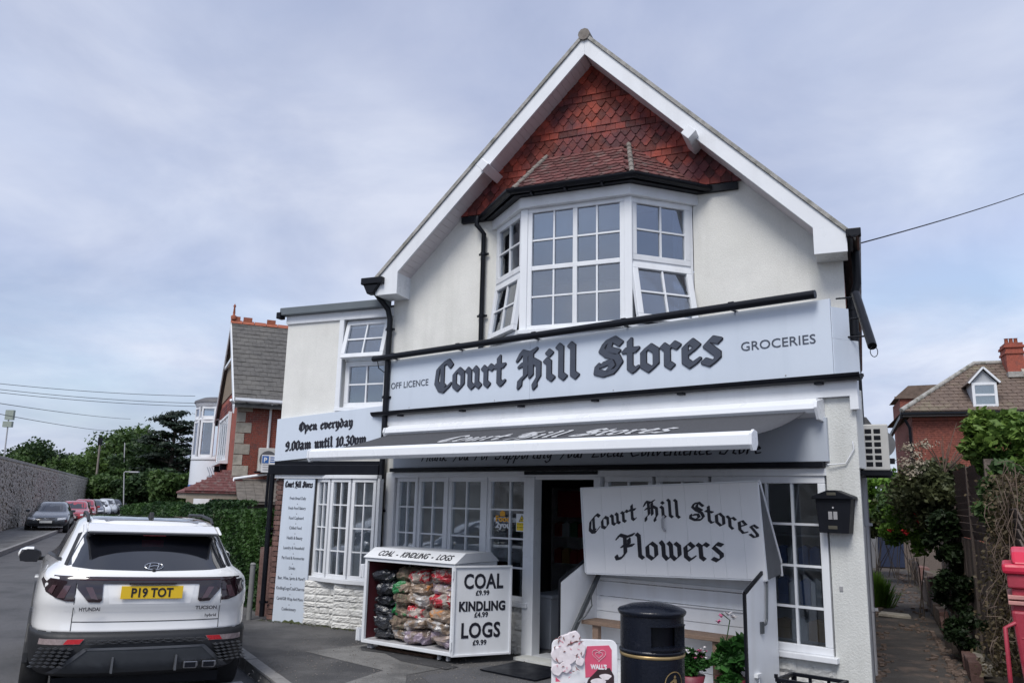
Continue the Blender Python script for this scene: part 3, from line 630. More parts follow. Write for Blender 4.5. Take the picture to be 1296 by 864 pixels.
# below: dark beam, white head, brick pier, bow window, painted stone
part('dark_beam', MB().box(-2.0, -.05, -.11, .03, 2.09, 2.235), black_pl, B, MH, bev=.01)
part('dark_beam', MB().box(-1.93, -.05, -.05, .03, 2.235, 2.29), black_pl, B, MH)
part('window_head', MB().box(-1.94, -.05, -.07, .25, 2.035, 2.088), upvc, B, MH, bev=.004)
downpipe(B, MH, [(-1.93, -.075, 2.1), (-1.93, -.075, .05)], r=.037, clips=((-1.93, -.075, 1.3), (-1.93, -.075, .25)))
part('pier_core', MB().box(-1.90, -1.15, .03, .29, 0, 2.034), mortar, B, MH)
bme = meshof(MB().box(-.1045, .1045, -.03, .03, -.031, .031), 'brick', brick_old); bmh = meshof(MB().box(-.0495, .0495, -.03, .03, -.031, .031), 'brick', brick_old)
for r in range(27):
    z = .04 + r * .0745
    if z > 2.0: break
    if r % 2: inst('brick', bmh, B, MH, T3((-1.845, .016, z))); inst('brick', bme, B, MH, T3((-1.68, .016, z)))
    else: inst('brick', bme, B, MH, T3((-1.79, .016, z))); inst('brick', bmh, B, MH, T3((-1.625, .016, z)))
# bow window of the wing
BW = [(-1.17, 0), (-.84, -.12), (-.42, -.21), (.015, -.22)]
for (a, b) in zip(BW[:-1], BW[1:]):
    a, b = Vector(a + (0,)), Vector(b + (0,)); d = b - a; Fb = MH @ T3(a) @ Matrix.Rotation(math.atan2(d.y, d.x), 4, 'Z')
    window(B, Fb @ T3((.015, 0, .66)), d.length - .03, 1.375, 2, 4, fr=.05, bar=.018)
    curtain(Fb, .03, d.length - .03, .7, 1.98, y=.13, mat=blind_m if d.length > .3 else curtain_m, name='blind', amp=.006, per=.09)

part('bow_sill', MB().prism([(a - .02, b - .045) for a, b in BW] + [(.03, -.26), (.03, -.14), (-.06, .1), (-1.2, .1)], .60, .66, ax='z'), upvc, B, MH, bev=.006)
part('bow_head', MB().prism([(a - .01, b - .02) for a, b in BW] + [(.02, -.24), (.02, -.13), (-.06, .1), (-1.2, .1)], 2.036, 2.087, ax='z'), upvc, B, MH, bev=.004)
part('bow_post', MB().box(.016, .06, -.22, -.13, .0, 2.036), upvc, B, MH)
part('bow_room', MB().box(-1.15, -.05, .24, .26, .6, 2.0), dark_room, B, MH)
def stonework(parent, F, x0, x1, z0, z1, y, rows=7, wmin=.16, wmax=.42, seed=1, n3=[0]):
    rr = random.Random(seed); z = z0; hs = [rr.uniform(.7, 1.4) for _ in range(rows)]; hs = [q * (z1 - z0) / sum(hs) for q in hs]
    part('wall_core', MB().box(x0, x1, y + .02, y + .2, z0, z1), stone_w, parent, F)
    for r in range(rows):
        x = x0; h = hs[r]
        while x < x1 - .02:
            wd_ = min(rr.uniform(wmin, wmax), x1 - x)
            if x1 - (x + wd_) < .09: wd_ = x1 - x
            m = MB(); nx, nz = max(5, int(wd_ / .028)), 5; vs = []; pr = rr.uniform(-.006, .012)
            for j in range(nz + 1):
                for i in range(nx + 1):
                    e = 1 if (0 < i < nx and 0 < j < nz) else 0
                    vs.append((x + .001 + (wd_ - .002) * i / nx + (rr.uniform(-.006, .006) if e else 0), y + .016 - (e * (.010 + pr + rr.uniform(-.006, .007))), z + .001 + (h - .002) * j / nz + (rr.uniform(-.004, .004) if e else (rr.uniform(-.0035, .0035) if 0 < i < nx else 0))))
            m.add(vs, [(j * (nx + 1) + i, j * (nx + 1) + i + 1, (j + 1) * (nx + 1) + i + 1, (j + 1) * (nx + 1) + i) for j in range(nz) for i in range(nx)], False)
            part('stone', m, stone_w, parent, F, fixn=False); x += wd_
        z += h
for i, ((a, b), y) in enumerate(((( -1.2, -.62), -.10), ((-.62, .01), -.20))):
    stonework(B, MH, a, b, 0, .6, y, rows=7, seed=10 + i)
part('stone_return', MB().box(-1.2, -1.16, -.08, .1, 0, .6).box(-.63, -.615, -.18, -.05, 0, .6), stone_w, B, MH)

# ================================================================ SHOPFRONT
FX0, FX1 = -2.5, 3.83
part('left_post', MB().box(-2.62, -2.44, -.02, .2, 0, 2.13), upvc, B, MS, bev=.005)
part('right_pier', MB().prism([(3.53, 0), (3.83, 0), (3.74, .3), (3.53, .3)], 0, 2.78, ax='z'), pier_paint, B, MS)
part('shop_side_wall', MB().prism([(3.55, .301), (3.742, .301), (3.26, 1.88), (3.05, 1.88)], 0, 2.86, ax='z'), pier_paint, B, MS)
part('flat_roof', MB().prism([(-2.65, .0), (3.85, .0), (3.28, 1.9), (-2.6, .25)], 2.862, 2.95, ax='z'), slate, B, MS)
part('head_board', MB().box(-2.44, 3.53, -.02, .2, 2.06, 2.13), upvc, B, MS, bev=.004)
part('wall_above', MB().box(-2.62, 3.83, .01, .2, 2.13, 2.86), pier_paint, B, MS)
part('fascia_board', MB().box(-2.66, 3.87, -.05, .01, 2.785, 2.95), upvc, B, MS, bev=.004)
part('fascia_trim', MB().box(3.80, 3.875, -.054, .02, 2.66, 2.785), upvc, B, MS)
# panes of the shop windows, sash by sash
ZR = [0, .36, .71, 1.05, 1.40]
for (a, b, n) in ((-2.43, -2.01, 2), (-1.99, -1.45, 2), (-1.41, -.79, 2), (-.72, 0.0, 2)):
    window(B, MS @ T3((a, .02, .60)), b - a, 1.46, n, [.055, .38, .72, 1.065, 1.405], fr=.055, bar=.02, gl=glass_sh)
part('mullions', MB().box(-2.01, -1.99, .0, .1, .6, 2.06).box(-1.45, -1.41, .0, .1, .6, 2.06).box(-.79, -.72, .0, .1, .6, 2.06), upvc, B, MS, bev=.004)
part('shop_sill', MB().box(-2.44, .0, -.06, .1, .545, .60), upvc, B, MS, bev=.006)
stonework(B, MS, -2.44, -.09, 0, .545, 0, rows=4, wmin=.2, wmax=.45, seed=3)
part('door_frame', MB().box(-.09, .07, -.03, .12, .0, 2.06).box(.93, 1.02, -.03, .12, 0, 2.06).box(.07, .93, -.01, .12, 2.03, 2.06).box(.07, .93, -.02, .3, 0, .03), upvc, B, MS, bev=.006)
part('door_threshold', MB().box(-.02, 1.0, -.25, -.03, -.01, .03), pier_paint, B, MS)
part('shutter_slot', MB().box(-.07, .98, -.055, -.02, 2.085, 2.125), black_pl, B, MS)
window(B, MS @ T3((1.04, .02, .60)), .62, 1.46, 2, [.055, .38, .72, 1.065, 1.405], fr=.055, bar=.02, gl=glass_sh)
window(B, MS @ T3((1.70, .02, .60)), .62, 1.46, 2, [.055, .38, .72, 1.065, 1.405], fr=.055, bar=.02, gl=glass_sh)
window(B, MS @ T3((2.36, .0, .46)), 1.15, 1.6, 4, [.07, .40, .77, 1.15, 1.53], fr=.07, bar=.022, gl=glass_sh)
part('shop_sill', MB().box(2.3, 3.56, -.07, .1, .41, .46), upvc, B, MS, bev=.006)
part('shop_sill', MB().box(1.02, 2.3, -.05, .1, .545, .60), upvc, B, MS, bev=.006)
stonework(B, MS, 1.02, 3.53, 0, .41, 0, rows=3, wmin=.25, wmax=.5, seed=5)
part('wall_infill', MB().box(1.02, 2.34, .03, .15, .41, .55), pier_paint, B, MS)
part('door_mat', MB().box(.15, .9, -1.0, -.35, .012, .024), black_paint, B, MS)
# the room inside
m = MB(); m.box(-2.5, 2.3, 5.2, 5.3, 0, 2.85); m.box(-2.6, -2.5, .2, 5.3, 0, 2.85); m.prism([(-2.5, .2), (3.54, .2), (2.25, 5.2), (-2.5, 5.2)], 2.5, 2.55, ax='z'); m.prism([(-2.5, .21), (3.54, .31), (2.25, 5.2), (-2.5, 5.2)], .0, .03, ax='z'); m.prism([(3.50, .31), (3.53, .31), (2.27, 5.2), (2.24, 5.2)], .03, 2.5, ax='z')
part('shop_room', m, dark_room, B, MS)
# ---------------- things seen through the glass
def shelfunit(x0, x1, y, label, seed, zs=(.45, .85, 1.25, 1.65), h=2.0, cols=None):
    t = thing('shop_shelving', label, 'shelving', MS, ((x0 + x1) / 2, y, .03))
    m = MB(); m.box(x0, x0 + .03, y, y + .4, .03, h); m.box(x1 - .03, x1, y, y + .4, .03, h); m.box(x0, x1, y + .37, y + .4, .03, h)
    part('frame', m, pm('shelf_metal', (.35, .35, .36), .6) if 'shelf_metal' not in MATS else MATS['shelf_metal'], t, MS)
    for z in zs: part('shelf', MB().box(x0 + .03, x1 - .03, y, y + .37, z - .02, z), MATS['shelf_metal'], t, MS)
    return t
shelfunit(-2.3, -1.2, 1.3, 'shelving rack inside the shop behind the left-hand sashes', 1)
shelfunit(-1.75, -.85, 2.7, 'shelving rack deep inside the shop seen through the open doorway', 2)
shelfunit(2.45, 3.6, .45, 'shelving rack with stacked cartons just inside the right-hand shop window', 3, zs=(.5, .83, 1.18, 1.5), h=1.6)
BOXM = [pm('carton_' + n, c, .55, .08, 6) for n, c in (('blue', (.03, .08, .24)), ('white', (.42, .44, .47)), ('red', (.22, .02, .025)), ('amber', (.28, .17, .06)), ('green', (.04, .12, .06)))]
ORD = ['first', 'second', 'third', 'fourth', 'fifth', 'sixth', 'seventh', 'eighth', 'ninth']
CN = ['blue', 'white', 'red', 'amber', 'green']
def goods(x0, x1, y, z, wd_, hh, cols, cat, where, group, dy=.14):
    i = 0; x = x0
    while x + wd_ < x1:
        k = cols[i % len(cols)]; hv = hh * rnd.uniform(.85, 1.0)
        m = MB(); m.box(x, x + wd_ * .9, y, y + dy, z, z + hv * .86); m.prism([(x, z + hv * .86), (x + wd_ * .9, z + hv * .86), (x + wd_ * .45, z + hv)], y + .02, y + dy - .02)
        single(cat, m, [BOXM[k]], f'{CN[k]} {cat}, {ORD[i]} from the left {where}', cat, MS, group=group); i += 1; x += wd_
goods(2.72, 3.5, .47, 1.18, .11, .24, [0, 0, 1], 'carton', 'on the third shelf behind the right-hand window', 'cartons on the third window shelf')
goods(2.72, 3.5, .47, .83, .11, .27, [1, 0], 'carton', 'on the second shelf behind the right-hand window', 'cartons on the middle window shelf')
goods(2.78, 3.5, .47, .5, .17, .22, [3, 1], 'packet', 'on the lowest shelf behind the right-hand window', 'packets on the bottom window shelf')
goods(-1.7, -.9, 2.72, 1.25, .15, .25, [2, 1, 4], 'packet', 'on the upper shelf inside the doorway', 'packets on the upper shelf inside the doorway')
goods(-1.7, -.9, 2.72, .85, .15, .25, [2, 3, 2], 'packet', 'on the lower shelf inside the doorway', 'packets on the lower shelf inside the doorway')
goods(-2.25, -1.25, 1.35, 1.25, .14, .25, [4, 1, 2], 'packet', 'on the upper rack behind the left sashes', 'packets on the upper shelf behind the sashes')
goods(-2.25, -1.25, 1.35, .85, .14, .25, [1, 2, 3], 'packet', 'on the lower rack behind the left sashes', 'packets on the lower shelf behind the sashes')
single('shop_counter', MB().box(-.30, .0, .42, .95, .03, .62).box(-.32, .03, .40, .97, .62, .66), [room_pale], 'pale low cabinet just inside the open shop doorway', 'cabinet', MS, bev=.01)
single('red_poster', MB().box(-1.6, -1.0, 2.66, 2.685, 1.55, 1.95), [BOXM[2]], 'dim red poster above the shelving inside the shop doorway', 'poster', MS)
# ================================================================ SIGNS ON THE SHOP
s = thing('shop_sign', 'long pale blue main shop sign reading Court Hill Stores in large gothic letters', 'sign', MS, (.5, 0, 3.0))
SU0, SU1, SZ0, SZ1 = -2.70, 3.66, 2.985, 3.735
for a, b in ((SU0, -.03), (-.027, SU1)): part('panel', MB().box(a, b, -.03, .0, SZ0, SZ1), sign_m, s, MS, bev=.002)
part('side_panel', MB().prism([(SU1 + .004, -.025), (SU1 + .012, -.025), (3.82, .24), (3.81, .25)], SZ0 + .01, SZ0 + .36, ax='z').prism([(SU1 + .004, -.025), (SU1 + .012, -.025), (3.77, .16), (3.76, .17)], SZ0 + .363, SZ1 - .08, ax='z'), sign_m, s, MS)
part('backing', MB().box(SU0 + .02, SU1 - .02, .003, .06, SZ0, SZ1 - .01), black_paint, s, MS)
LET = (('Court', -1.70, -.42), ('Hill', -.22, .73), ('Stores', .95, 2.55))
for wd_, a, b in LET:
    m = MB(); pen(wd_, m, a, 3.215, b - a, .272, y=-.031, nib=(.080, .084), hair=.022, grow=.008, depth=.010); o = part('lettering_outline', m, ink, s, MS)
    m = MB(); pen(wd_, m, a, 3.215, b - a, .272, y=-.043, nib=(.080, .084), hair=.022, grow=-.002, depth=.004); part('lettering_face', m, ink_grey, o, MS)
text('OFF LICENCE', .128, ink_grey, s, MS, -2.60, -.034, 3.318, width=.77)
text('GROCERIES', .13, ink_grey, s, MS, 2.75, -.034, 3.318, width=.76)
for x in (-2.2, -.6, 1.2, 3.2): part('bolt', MB().lathe([(.009, 0), (.006, .005)], (0, 0, 0), 8), grey_pipe, s, MS @ T3((x, -.031, 3.03)) @ RX(90))
t = thing('trough_light', 'long black tube light running along the top edge of the main sign', 'sign light', MS, (.4, -.1, 3.77))
part('tube', MB().tube([(-2.92, -.12, 3.775), (3.56, -.12, 3.775)], .042, 12), black_pl, t, MS)
for x in (-2.5, -1.2, .1, 1.4, 2.7): part('bracket', MB().box(x - .012, x + .012, -.12, .03, 3.735, 3.75).box(x - .03, x + .03, -.14, -.10, 3.805, 3.822), black_pl, t, MS)
part('cable', MB().tube([(-2.86, -.1, 3.76), (-2.84, -.08, 3.64), (-2.72, -.05, 3.56), (-2.69, .01, 3.53)], .007, 6), black_pl, t, MS)
g = gutter('sign_gutter', B, MS, [(-2.86, -.10, 2.985), (3.91, -.10, 2.985)], .062)
part('gutter_back', MB().box(-2.84, 3.90, -.045, -.032, 2.925, 2.98).box(-2.86, 3.91, -.15, -.10, 2.962, 2.975), black_pl, g, MS)
for x in (-2.3, -1.1, -.1, 1.0, 2.1, 3.55): part('gutter_bracket', MB().box(x - .05, x + .02, -.115, -.05, 2.905, 2.93), black_pl, g, MS)
# lower fascia panel with the painted slogan
s = thing('slogan_panel', 'grey lower fascia panel with a handwritten style thank you slogan beneath the awning', 'sign', MS, (.5, 0, 2.2))
part('panel', MB().box(-2.46, 3.57, -.045, .0, 2.19, 2.60), sign_grey, s, MS, bev=.003)
part('dark_edge', MB().box(-2.5, 3.53, -.075, -.0, 2.135, 2.187), black_pl, s, MS, bev=.006)
part('cable', MB().tube([(3.56, -.04, 2.16), (3.72, -.02, 2.17), (3.8, -.02, 2.3), (3.79, -.02, 2.37)], .006, 6), white_ink, s, MS)
m = MB(); pen('Thank You For Supporting Your Local Convenience Store', m, -1.93, 2.275, 4.85, .092, nib=(.03, .045), hair=.03, y=-.046, font=SCR, slant=.22, depth=.002); part('lettering', m, ink, s, MS)
# awning: cassette, sloping cloth, front bar, folding arms
aw = thing('awning', 'dark grey retractable awning with white cassette and front bar over the shopfront', 'awning', MS, (.5, -.1, 2.7))
part('cassette', MB().prism([(.0, 2.60), (-.05, 2.60), (-.17, 2.635), (-.20, 2.67), (-.19, 2.72), (-.12, 2.775), (.0, 2.78)], -2.5, 3.52, ax='x').prism([(.0, 2.785), (-.2, 2.74), (-.215, 2.68), (-.16, 2.57), (.0, 2.555)], 3.52, 3.55, ax='x').prism([(.0, 2.785), (-.2, 2.74), (-.215, 2.68), (-.16, 2.57), (.0, 2.555)], -2.53, -2.5, ax='x'), alu_w, aw, MS, bev=.004)
def clothpt(u, t, dz=0):       # u along, t from the cassette (0) to the bar (1)
    return Vector((u, -.17 - 1.25 * t, 2.645 - .315 * t - .03 * math.sin(math.pi * t) + dz))
m = MB(); nu, ntt = 30, 6; vs = []
for j in range(ntt + 1):
    for i in range(nu + 1): vs.append(clothpt(-2.45 + 5.88 * i / nu, j / ntt))
m.add(vs, [(j * (nu + 1) + i, (j + 1) * (nu + 1) + i, (j + 1) * (nu + 1) + i + 1, j * (nu + 1) + i + 1) for j in range(ntt) for i in range(nu)], True)
cl = part('canopy_cloth', m, canvas, aw, MS); so_ = cl.modifiers.new('s', 'SOLIDIFY'); so_.thickness = .004
m = MB(); mm = MB(); pen('Court Hill Stores', mm, 0, 0, 3.15, .30, y=0, depth=.0025, nib=(.07, .07))
vs = [clothpt(-.78 + v[0], .60 - v[2] / 1.31 * .95, .007 - v[1]) for v in mm.v]; m.add(vs, mm.f); part('lettering', m, pm('faded_white_print', (.48, .49, .51), .7), aw, MS)
part('front_bar', MB().prism([(-1.41, 2.27), (-1.44, 2.22), (-1.49, 2.215), (-1.52, 2.25), (-1.515, 2.33), (-1.47, 2.365), (-1.42, 2.35)], -2.40, 3.46, ax='x').prism([(-1.40, 2.26), (-1.44, 2.205), (-1.5, 2.2), (-1.53, 2.25), (-1.525, 2.34), (-1.47, 2.375), (-1.41, 2.36)], 3.46, 3.485, ax='x').prism([(-1.40, 2.26), (-1.44, 2.205), (-1.5, 2.2), (-1.53, 2.25), (-1.525, 2.34), (-1.47, 2.375), (-1.41, 2.36)], -2.425, -2.4, ax='x'), alu_w, aw, MS, bev=.004)
for x0, x1, x2 in ((-2.1, -1.3, -1.9), (3.2, 2.5, 3.0)):
    part('folding_arm', MB().beam((x0, -.15, 2.56), (x1, -.75, 2.38), .04, .05).beam((x1, -.75, 2.38), (x2, -1.42, 2.26), .035, .045).lathe([(.03, -.03), (.03, .03)], (x1, -.75, 2.38), 12), alu_w, aw, MS)
# tilted Open everyday sign on the wing
OA, OB, OCc, OD = (-1.95, 2.285), (-.06, 2.44), (-.06, 3.085), (-1.95, 2.925)
s = thing('opening_hours_sign', 'pale blue tilted sign giving the opening hours in gothic letters on the side wing', 'sign', MH, (-1, 0, 2.4))
part('panel', MB().prism([OA, OB, OCc, OD], -.04, .028), sign_m, s, MH, bev=.002)
wp = lambda X, Z: (X, Z + (X + 1.2) * .068)
m = MB(); pen('Open everyday', m, -1.53, 2.755, .96, .088, warp=wp, y=-.041, nib=(.12, .115), hair=.05, depth=.004); part('lettering', m, ink, s, MH)
m = MB(); pen('9.00am until 10.30pm', m, -1.76, 2.48, 1.44, .10, warp=wp, y=-.041, nib=(.12, .115), hair=.05, depth=.004); part('lettering', m, ink, s, MH)
# the tall list board
s = thing('product_list_board', 'tall narrow pale blue board listing goods, leaning against the brick pier', 'sign', MH, (-1.45, -.1, 0))
FB = MH @ T3((0, -.06, 0)) @ RX(-1.0)
part('panel', MB().box(-1.725, -1.165, -.03, -.012, .0, 2.05), sign_m, s, FB, bev=.002)
m = MB(); pen('Court Hill Stores', m, -1.695, 1.905, .50, .058, y=-.031, nib=(.13, .12), hair=.06, depth=.002); part('lettering', m, ink, s, FB)
rows_ = ['Fresh Bread Daily', 'Fresh Food Bakery', 'Food Cupboard', 'Chilled Food', 'Health & Beauty', 'Laundry & Household', 'Pet Food & Accessories', 'Drinks', 'Beer, Wine, Spirits & More!!!', 'Kindling/Logs/Coal/Charcoal', 'Cards/Gift Wrap And More', 'Confectionery']
wid_ = [.29, .31, .26, .22, .28, .37, .40, .11, .48, .50, .46, .25]
for i, (r_, wv) in enumerate(zip(rows_, wid_)):
    z = 1.725 - i * .142
    text(r_, .062, ink_grey, s, FB, -1.445 - wv / 2, -.0315, z, width=wv)
    if i < 11: part('bullet', MB().box(-1.45, -1.44, -.0335, -.03, z - .068, z - .056), ink_grey, s, FB)
part('dirt_at_foot', MB().prism([(-1.55, .0), (-1.2, .0), (-1.25, .03), (-1.33, .015), (-1.37, .05), (-1.43, .02), (-1.5, .035)], -.0325, -.0305), pm('moss', (.08, .10, .04), .95, .3, 30), s, FB)
# window stickers
s = thing('food_sticker', 'orange and white Food 2you sticker on the last sash left of the door', 'sticker', MS, (-.5, 0, 1.5))
FS = MS @ T3((0, .052, 0))
part('bag', MB().box(-.53, -.45, -.003, 0, 1.585, 1.64).box(-.505, -.475, -.003, 0, 1.64, 1.66), orange_m, s, FS)
text('Food', .10, orange_m, s, FS, -.60, -.002, 1.52, width=.24, offset=.004); text('2you', .10, white_ink, s, FS, -.60, -.002, 1.445, width=.24, offset=.004)
s = thing('warning_sticker', 'yellow and white CCTV warning sticker on the sash beside the door', 'sticker', MS, (-.17, 0, 1.5))
part('sheet', MB().box(-.265, -.085, -.003, 0, 1.41, 1.62), white_ink, s, FS); part('yellow_panel', MB().box(-.255, -.095, -.005, -.0035, 1.42, 1.515), yellow_m, s, FS)
part('triangle', MB().prism([(-.225, 1.525), (-.125, 1.525), (-.175, 1.61)], -.005, -.0035), ink, s, FS)
part('triangle_face', MB().prism([(-.21, 1.533), (-.14, 1.533), (-.175, 1.594)], -.007, -.0055), yellow_m, s, FS)
part('camera_symbol', MB().box(-.188, -.162, -.009, -.0075, 1.545, 1.56), ink, s, FS)
text('CCTV', .026, ink, s, FS, -.24, -.0055, 1.487, width=.13); text('in operation', .02, ink, s, FS, -.245, -.0055, 1.455, width=.14)
s = single('round_sticker', MB().lathe([(.045, 0), (.045, .003)], n=20), [pm('pale_grey_sticker', (.35, .37, .4), .5)], 'small round pale sticker low on the sash beside the door', 'sticker', FS @ T3((-.12, -.001, 1.20)) @ RX(90))
# letterbox, alarm box, tag
s = thing('letterbox', 'black wall letterbox with pitched lid on the white right-hand pier', 'letterbox', MS, (3.62, -.1, 1.7))
part('body', MB().prism([(3.46, 1.85), (3.78, 1.85), (3.745, 1.545), (3.485, 1.545)], -.13, -.001), black_paint, s, MS, bev=.006)
part('lid', MB().prism([(3.435, 1.845), (3.805, 1.845), (3.80, 1.87), (3.66, 1.925), (3.58, 1.925), (3.44, 1.87)], -.16, -.001), black_paint, s, MS, bev=.006)
part('label_window', MB().box(3.575, 3.61, -.134, -.1305, 1.665, 1.735).box(3.62, 3.655, -.134, -.1305, 1.665, 1.735), pm('grey_label', (.3, .3, .31), .4), s, MS)
part('lock', MB().lathe([(.008, 0), (.008, .006)], n=10), grey_pipe, s, MS @ T3((3.62, -.131, 1.77)) @ RX(90))
part('slot_plate', MB().box(3.58, 3.66, -.164, -.1605, 1.88, 1.905).box(3.57, 3.65, -.134, -.1305, 1.58, 1.61), pm('dull_brass', (.22, .2, .15), .4, metal=1), s, MS)
single('wall_tag', MB().box(3.595, 3.625, -.008, -.0005, 1.035, 1.075), [MATS['grey_label']], 'small square metal tag on the white right-hand pier', 'tag', MS)
# air conditioner on the side wall, and things above it
def aircon(F, label, w_=.33, h_=.58, ln=.8, small=False):
    a = thing('air_conditioner', label, 'air conditioner', F)
    part('case', MB().box(0, w_, 0, ln, 0, h_), pm('aged_cream_casing', (.52, .51, .48), .5, .06, 5) if 'aged_cream_casing' not in MATS else MATS['aged_cream_casing'], a, F, bev=.012)
    if small:
        part('fan_grille', MB().lathe([(h_ * .36, 0), (h_ * .36, .012)], n=24), pm('dark_grille', (.09, .09, .095), .6), a, F @ T3((w_ * .5, -.001, h_ * .52)) @ RX(90))
        part('fan_hub', MB().lathe([(.05, 0), (.04, .02)], n=12), metal_w, a, F @ T3((w_ * .5, -.012, h_ * .52)) @ RX(90))
    else:
        for i in range(2):
            for j in range(6): part('vent_slot', MB().box(.03 + i * .085, .03 + i * .085 + .068, -.004, .02, .035 + j * .068, .035 + j * .068 + .052), black_paint, a, F, bev=.008)
    part('bracket', MB().box(-.1, w_ + .02, .02, .06, -.05, -.003).box(-.1, w_ + .02, ln - .08, ln - .04, -.05, -.003).box(-.02, .02, .0, ln, -.05, -.003), black_paint, a, F)
    return a
aircon(MH @ T3((6.25, -.75, 2.16)), 'white air conditioning unit bracketed to the alley side of the shop', .255, .475)
c = thing('satellite_dish', 'small grey dish behind the air conditioning unit on the alley side', 'dish', MH, (6.5, .2, 2.4))
part('dish', MB().lathe([(.03, 0), (.12, .02), (.17, .06)], n=24), pm('dish_grey', (.05, .055, .065), .5), c, MH @ T3((6.44, .45, 2.50)) @ RX(78) @ RZ(0))
part('arm', MB().tube([(6.25, .5, 2.4), (6.44, .45, 2.42), (6.55, .15, 2.30)], .012, 8).box(6.53, 6.58, .08, .16, 2.27, 2.33), black_pl, c, MH)
c = thing('tilted_light_bar', 'dark tube light hanging at a slant off the upper right corner of the shop', 'sign light', MS, (3.9, 0, 3.7))
P_ = lambda x, y, d: ray(x, y, d)
pA, pB = P_(1083, 372, 7.9), P_(1104, 438, 7.3)
part('tube', MB().tube([pA, pB], .042, 12), black_pl, c)
for (x, y), (x2, y2), d in (((1058, 378), (1084, 376), 7.9), ((1064, 405), (1092, 402), 7.7), ((1065, 427), (1099, 425), 7.45)): part('arm', MB().tube([P_(x, y, d + .15), P_(x2, y2, d)], .009, 6), black_pl, c)
part('loop_cable', MB().tube([pB + Vector((math.sin(t) * .035 + .012, 0, -.05 + math.cos(t) * .05)) for t in [k * .5 for k in range(13)]], .004, 5), black_pl, c)
single('alarm_box', MB().box(6.19, 6.29, -.3, -.02, 2.36, 2.62), [card_m], 'cream alarm box fixed high on the alley side of the pier', 'alarm box', MH, bev=.01)

# ================================================================ COAL CAGE
ang = math.degrees(math.atan2(-.82, 1.14)); MC = frame(-1.73, 10.16, 0, ang); CW, CD, Z0, Z1 = 1.41, .80, .08, 1.06
cg = thing('fuel_cage', 'white steel cabinet with open front and COAL KINDLING LOGS lettering on its lid', 'fuel cabinet', MC)
fr_ = MB()
for x in (0, CW - .04):
    for y in (0, CD - .04): fr_.box(x, x + .04, y, y + .04, Z0, Z1)
for z in (Z0, Z1 - .04):
    for y in (0, CD - .04): fr_.box(.04, CW - .04, y + .001, y + .039, z, z + .04)
    for x in (0, CW - .04): fr_.box(x + .001, x + .039, .04, CD - .04, z, z + .04)
part('frame', fr_, metal_w, cg, MC, bev=.005)
dark_red = pm('dark_red_lining', (.10, .018, .025), .7)
part('side_panel', MB().box(.012, .02, .04, CD - .04, Z0 + .04, Z1 - .04), dark_red, cg, MC); part('side_panel', MB().box(CW - .02, CW - .012, .04, CD - .04, Z0 + .04, Z1 - .04), metal_w, cg, MC)
part('back_panel', MB().box(.04, CW - .04, CD - .02, CD - .012, Z0 + .04, Z1 - .04), pm('black_lining', (.02, .02, .022), .8), cg, MC)
part('floor_mesh', MB().box(.03, CW - .03, .03, CD - .03, Z0 + .02, Z0 + .035), grey_pipe, cg, MC)
lid = part('lid', MB().prism([(-.02, Z1 + .003), (.17, Z1 + .115), (CD - .15, Z1 + .115), (CD + .02, Z1 + .003)], -.02, CW + .02, ax='x'), metal_w, cg, MC, bev=.004)
slope = math.degrees(math.atan2(.112, .19)); FLD = MC @ T3((0, -.02, Z1 + .003)) @ RX(-(90 - slope))
text('COAL  -  KINDLING  -  LOGS', .15, ink, lid, FLD, .17, -.003, .055, width=1.15, shear=-.05, offset=.002)
hx = frame(-.59 + .004, 9.34, 0, 24)
LF = MC @ T3((CW, -.012, 0)) @ Matrix.Rotation(R(24 - ang), 4, 'Z')
lf = part('door_leaf', MB().box(.0, .71, 0, .012, Z0, Z1 - .015), metal_w, cg, LF)
part('door_rim', MB().box(0, .71, -.018, .0, Z0, Z0 + .022).box(0, .71, -.018, 0, Z1 - .037, Z1 - .015).box(0, .022, -.018, 0, Z0 + .022, Z1 - .037).box(.688, .71, -.018, 0, Z0 + .022, Z1 - .037), metal_w, lf, LF, bev=.003)
for s_, x0, wv, z, cap in (('COAL', .125, .48, .80, .155), ('£9.99', .27, .165, .725, .052), ('KINDLING', .075, .56, .56, .097), ('£4.99', .26, .165, .49, .052), ('LOGS', .11, .47, .275, .155), ('£9.99', .25, .165, .195, .052)):
    text(s_, cap * 1.43, ink, lf, LF, x0, -.003, z, width=wv, offset=.006 if cap > .09 else .002, space=1.05)
for z in (.2, .95): part('hinge', MB().tube([(-.012, -.01, z - .04), (-.012, -.01, z + .04)], .014, 8), metal_w, cg, LF)
part('hinge', MB().tube([(-.03, -.022, .83), (-.03, -.022, .97)], .014, 8).box(-.05, 0, -.02, .04, .82, .98), metal_w, cg, MC); part('hinge', MB().tube([(-.03, -.032, .11), (-.03, -.032, .25)], .014, 8).box(-.06, -.005, -.03, .03, .1, .24), metal_w, cg, MC)
for x in (.06, .1, CW - .25, CW - .12): part('caster', MB().box(x, x + .03, .05, .09, .02, Z0), grey_pipe, cg, MC)
pl_ = thing('timber_bearers', 'low brown timber bearers lying on the pavement under the white fuel cabinet', 'timber', MC)
part('plank', MB().box(.15, 1.05, .10, .2, .004, .035), dark_wood, pl_, MC, bev=.004); part('block', MB().box(.92, 1.12, .12, .3, .036, .072), dark_wood, pl_, MC, bev=.004); part('block', MB().box(.17, .34, .12, .3, .036, .072), dark_wood, pl_, MC, bev=.004)
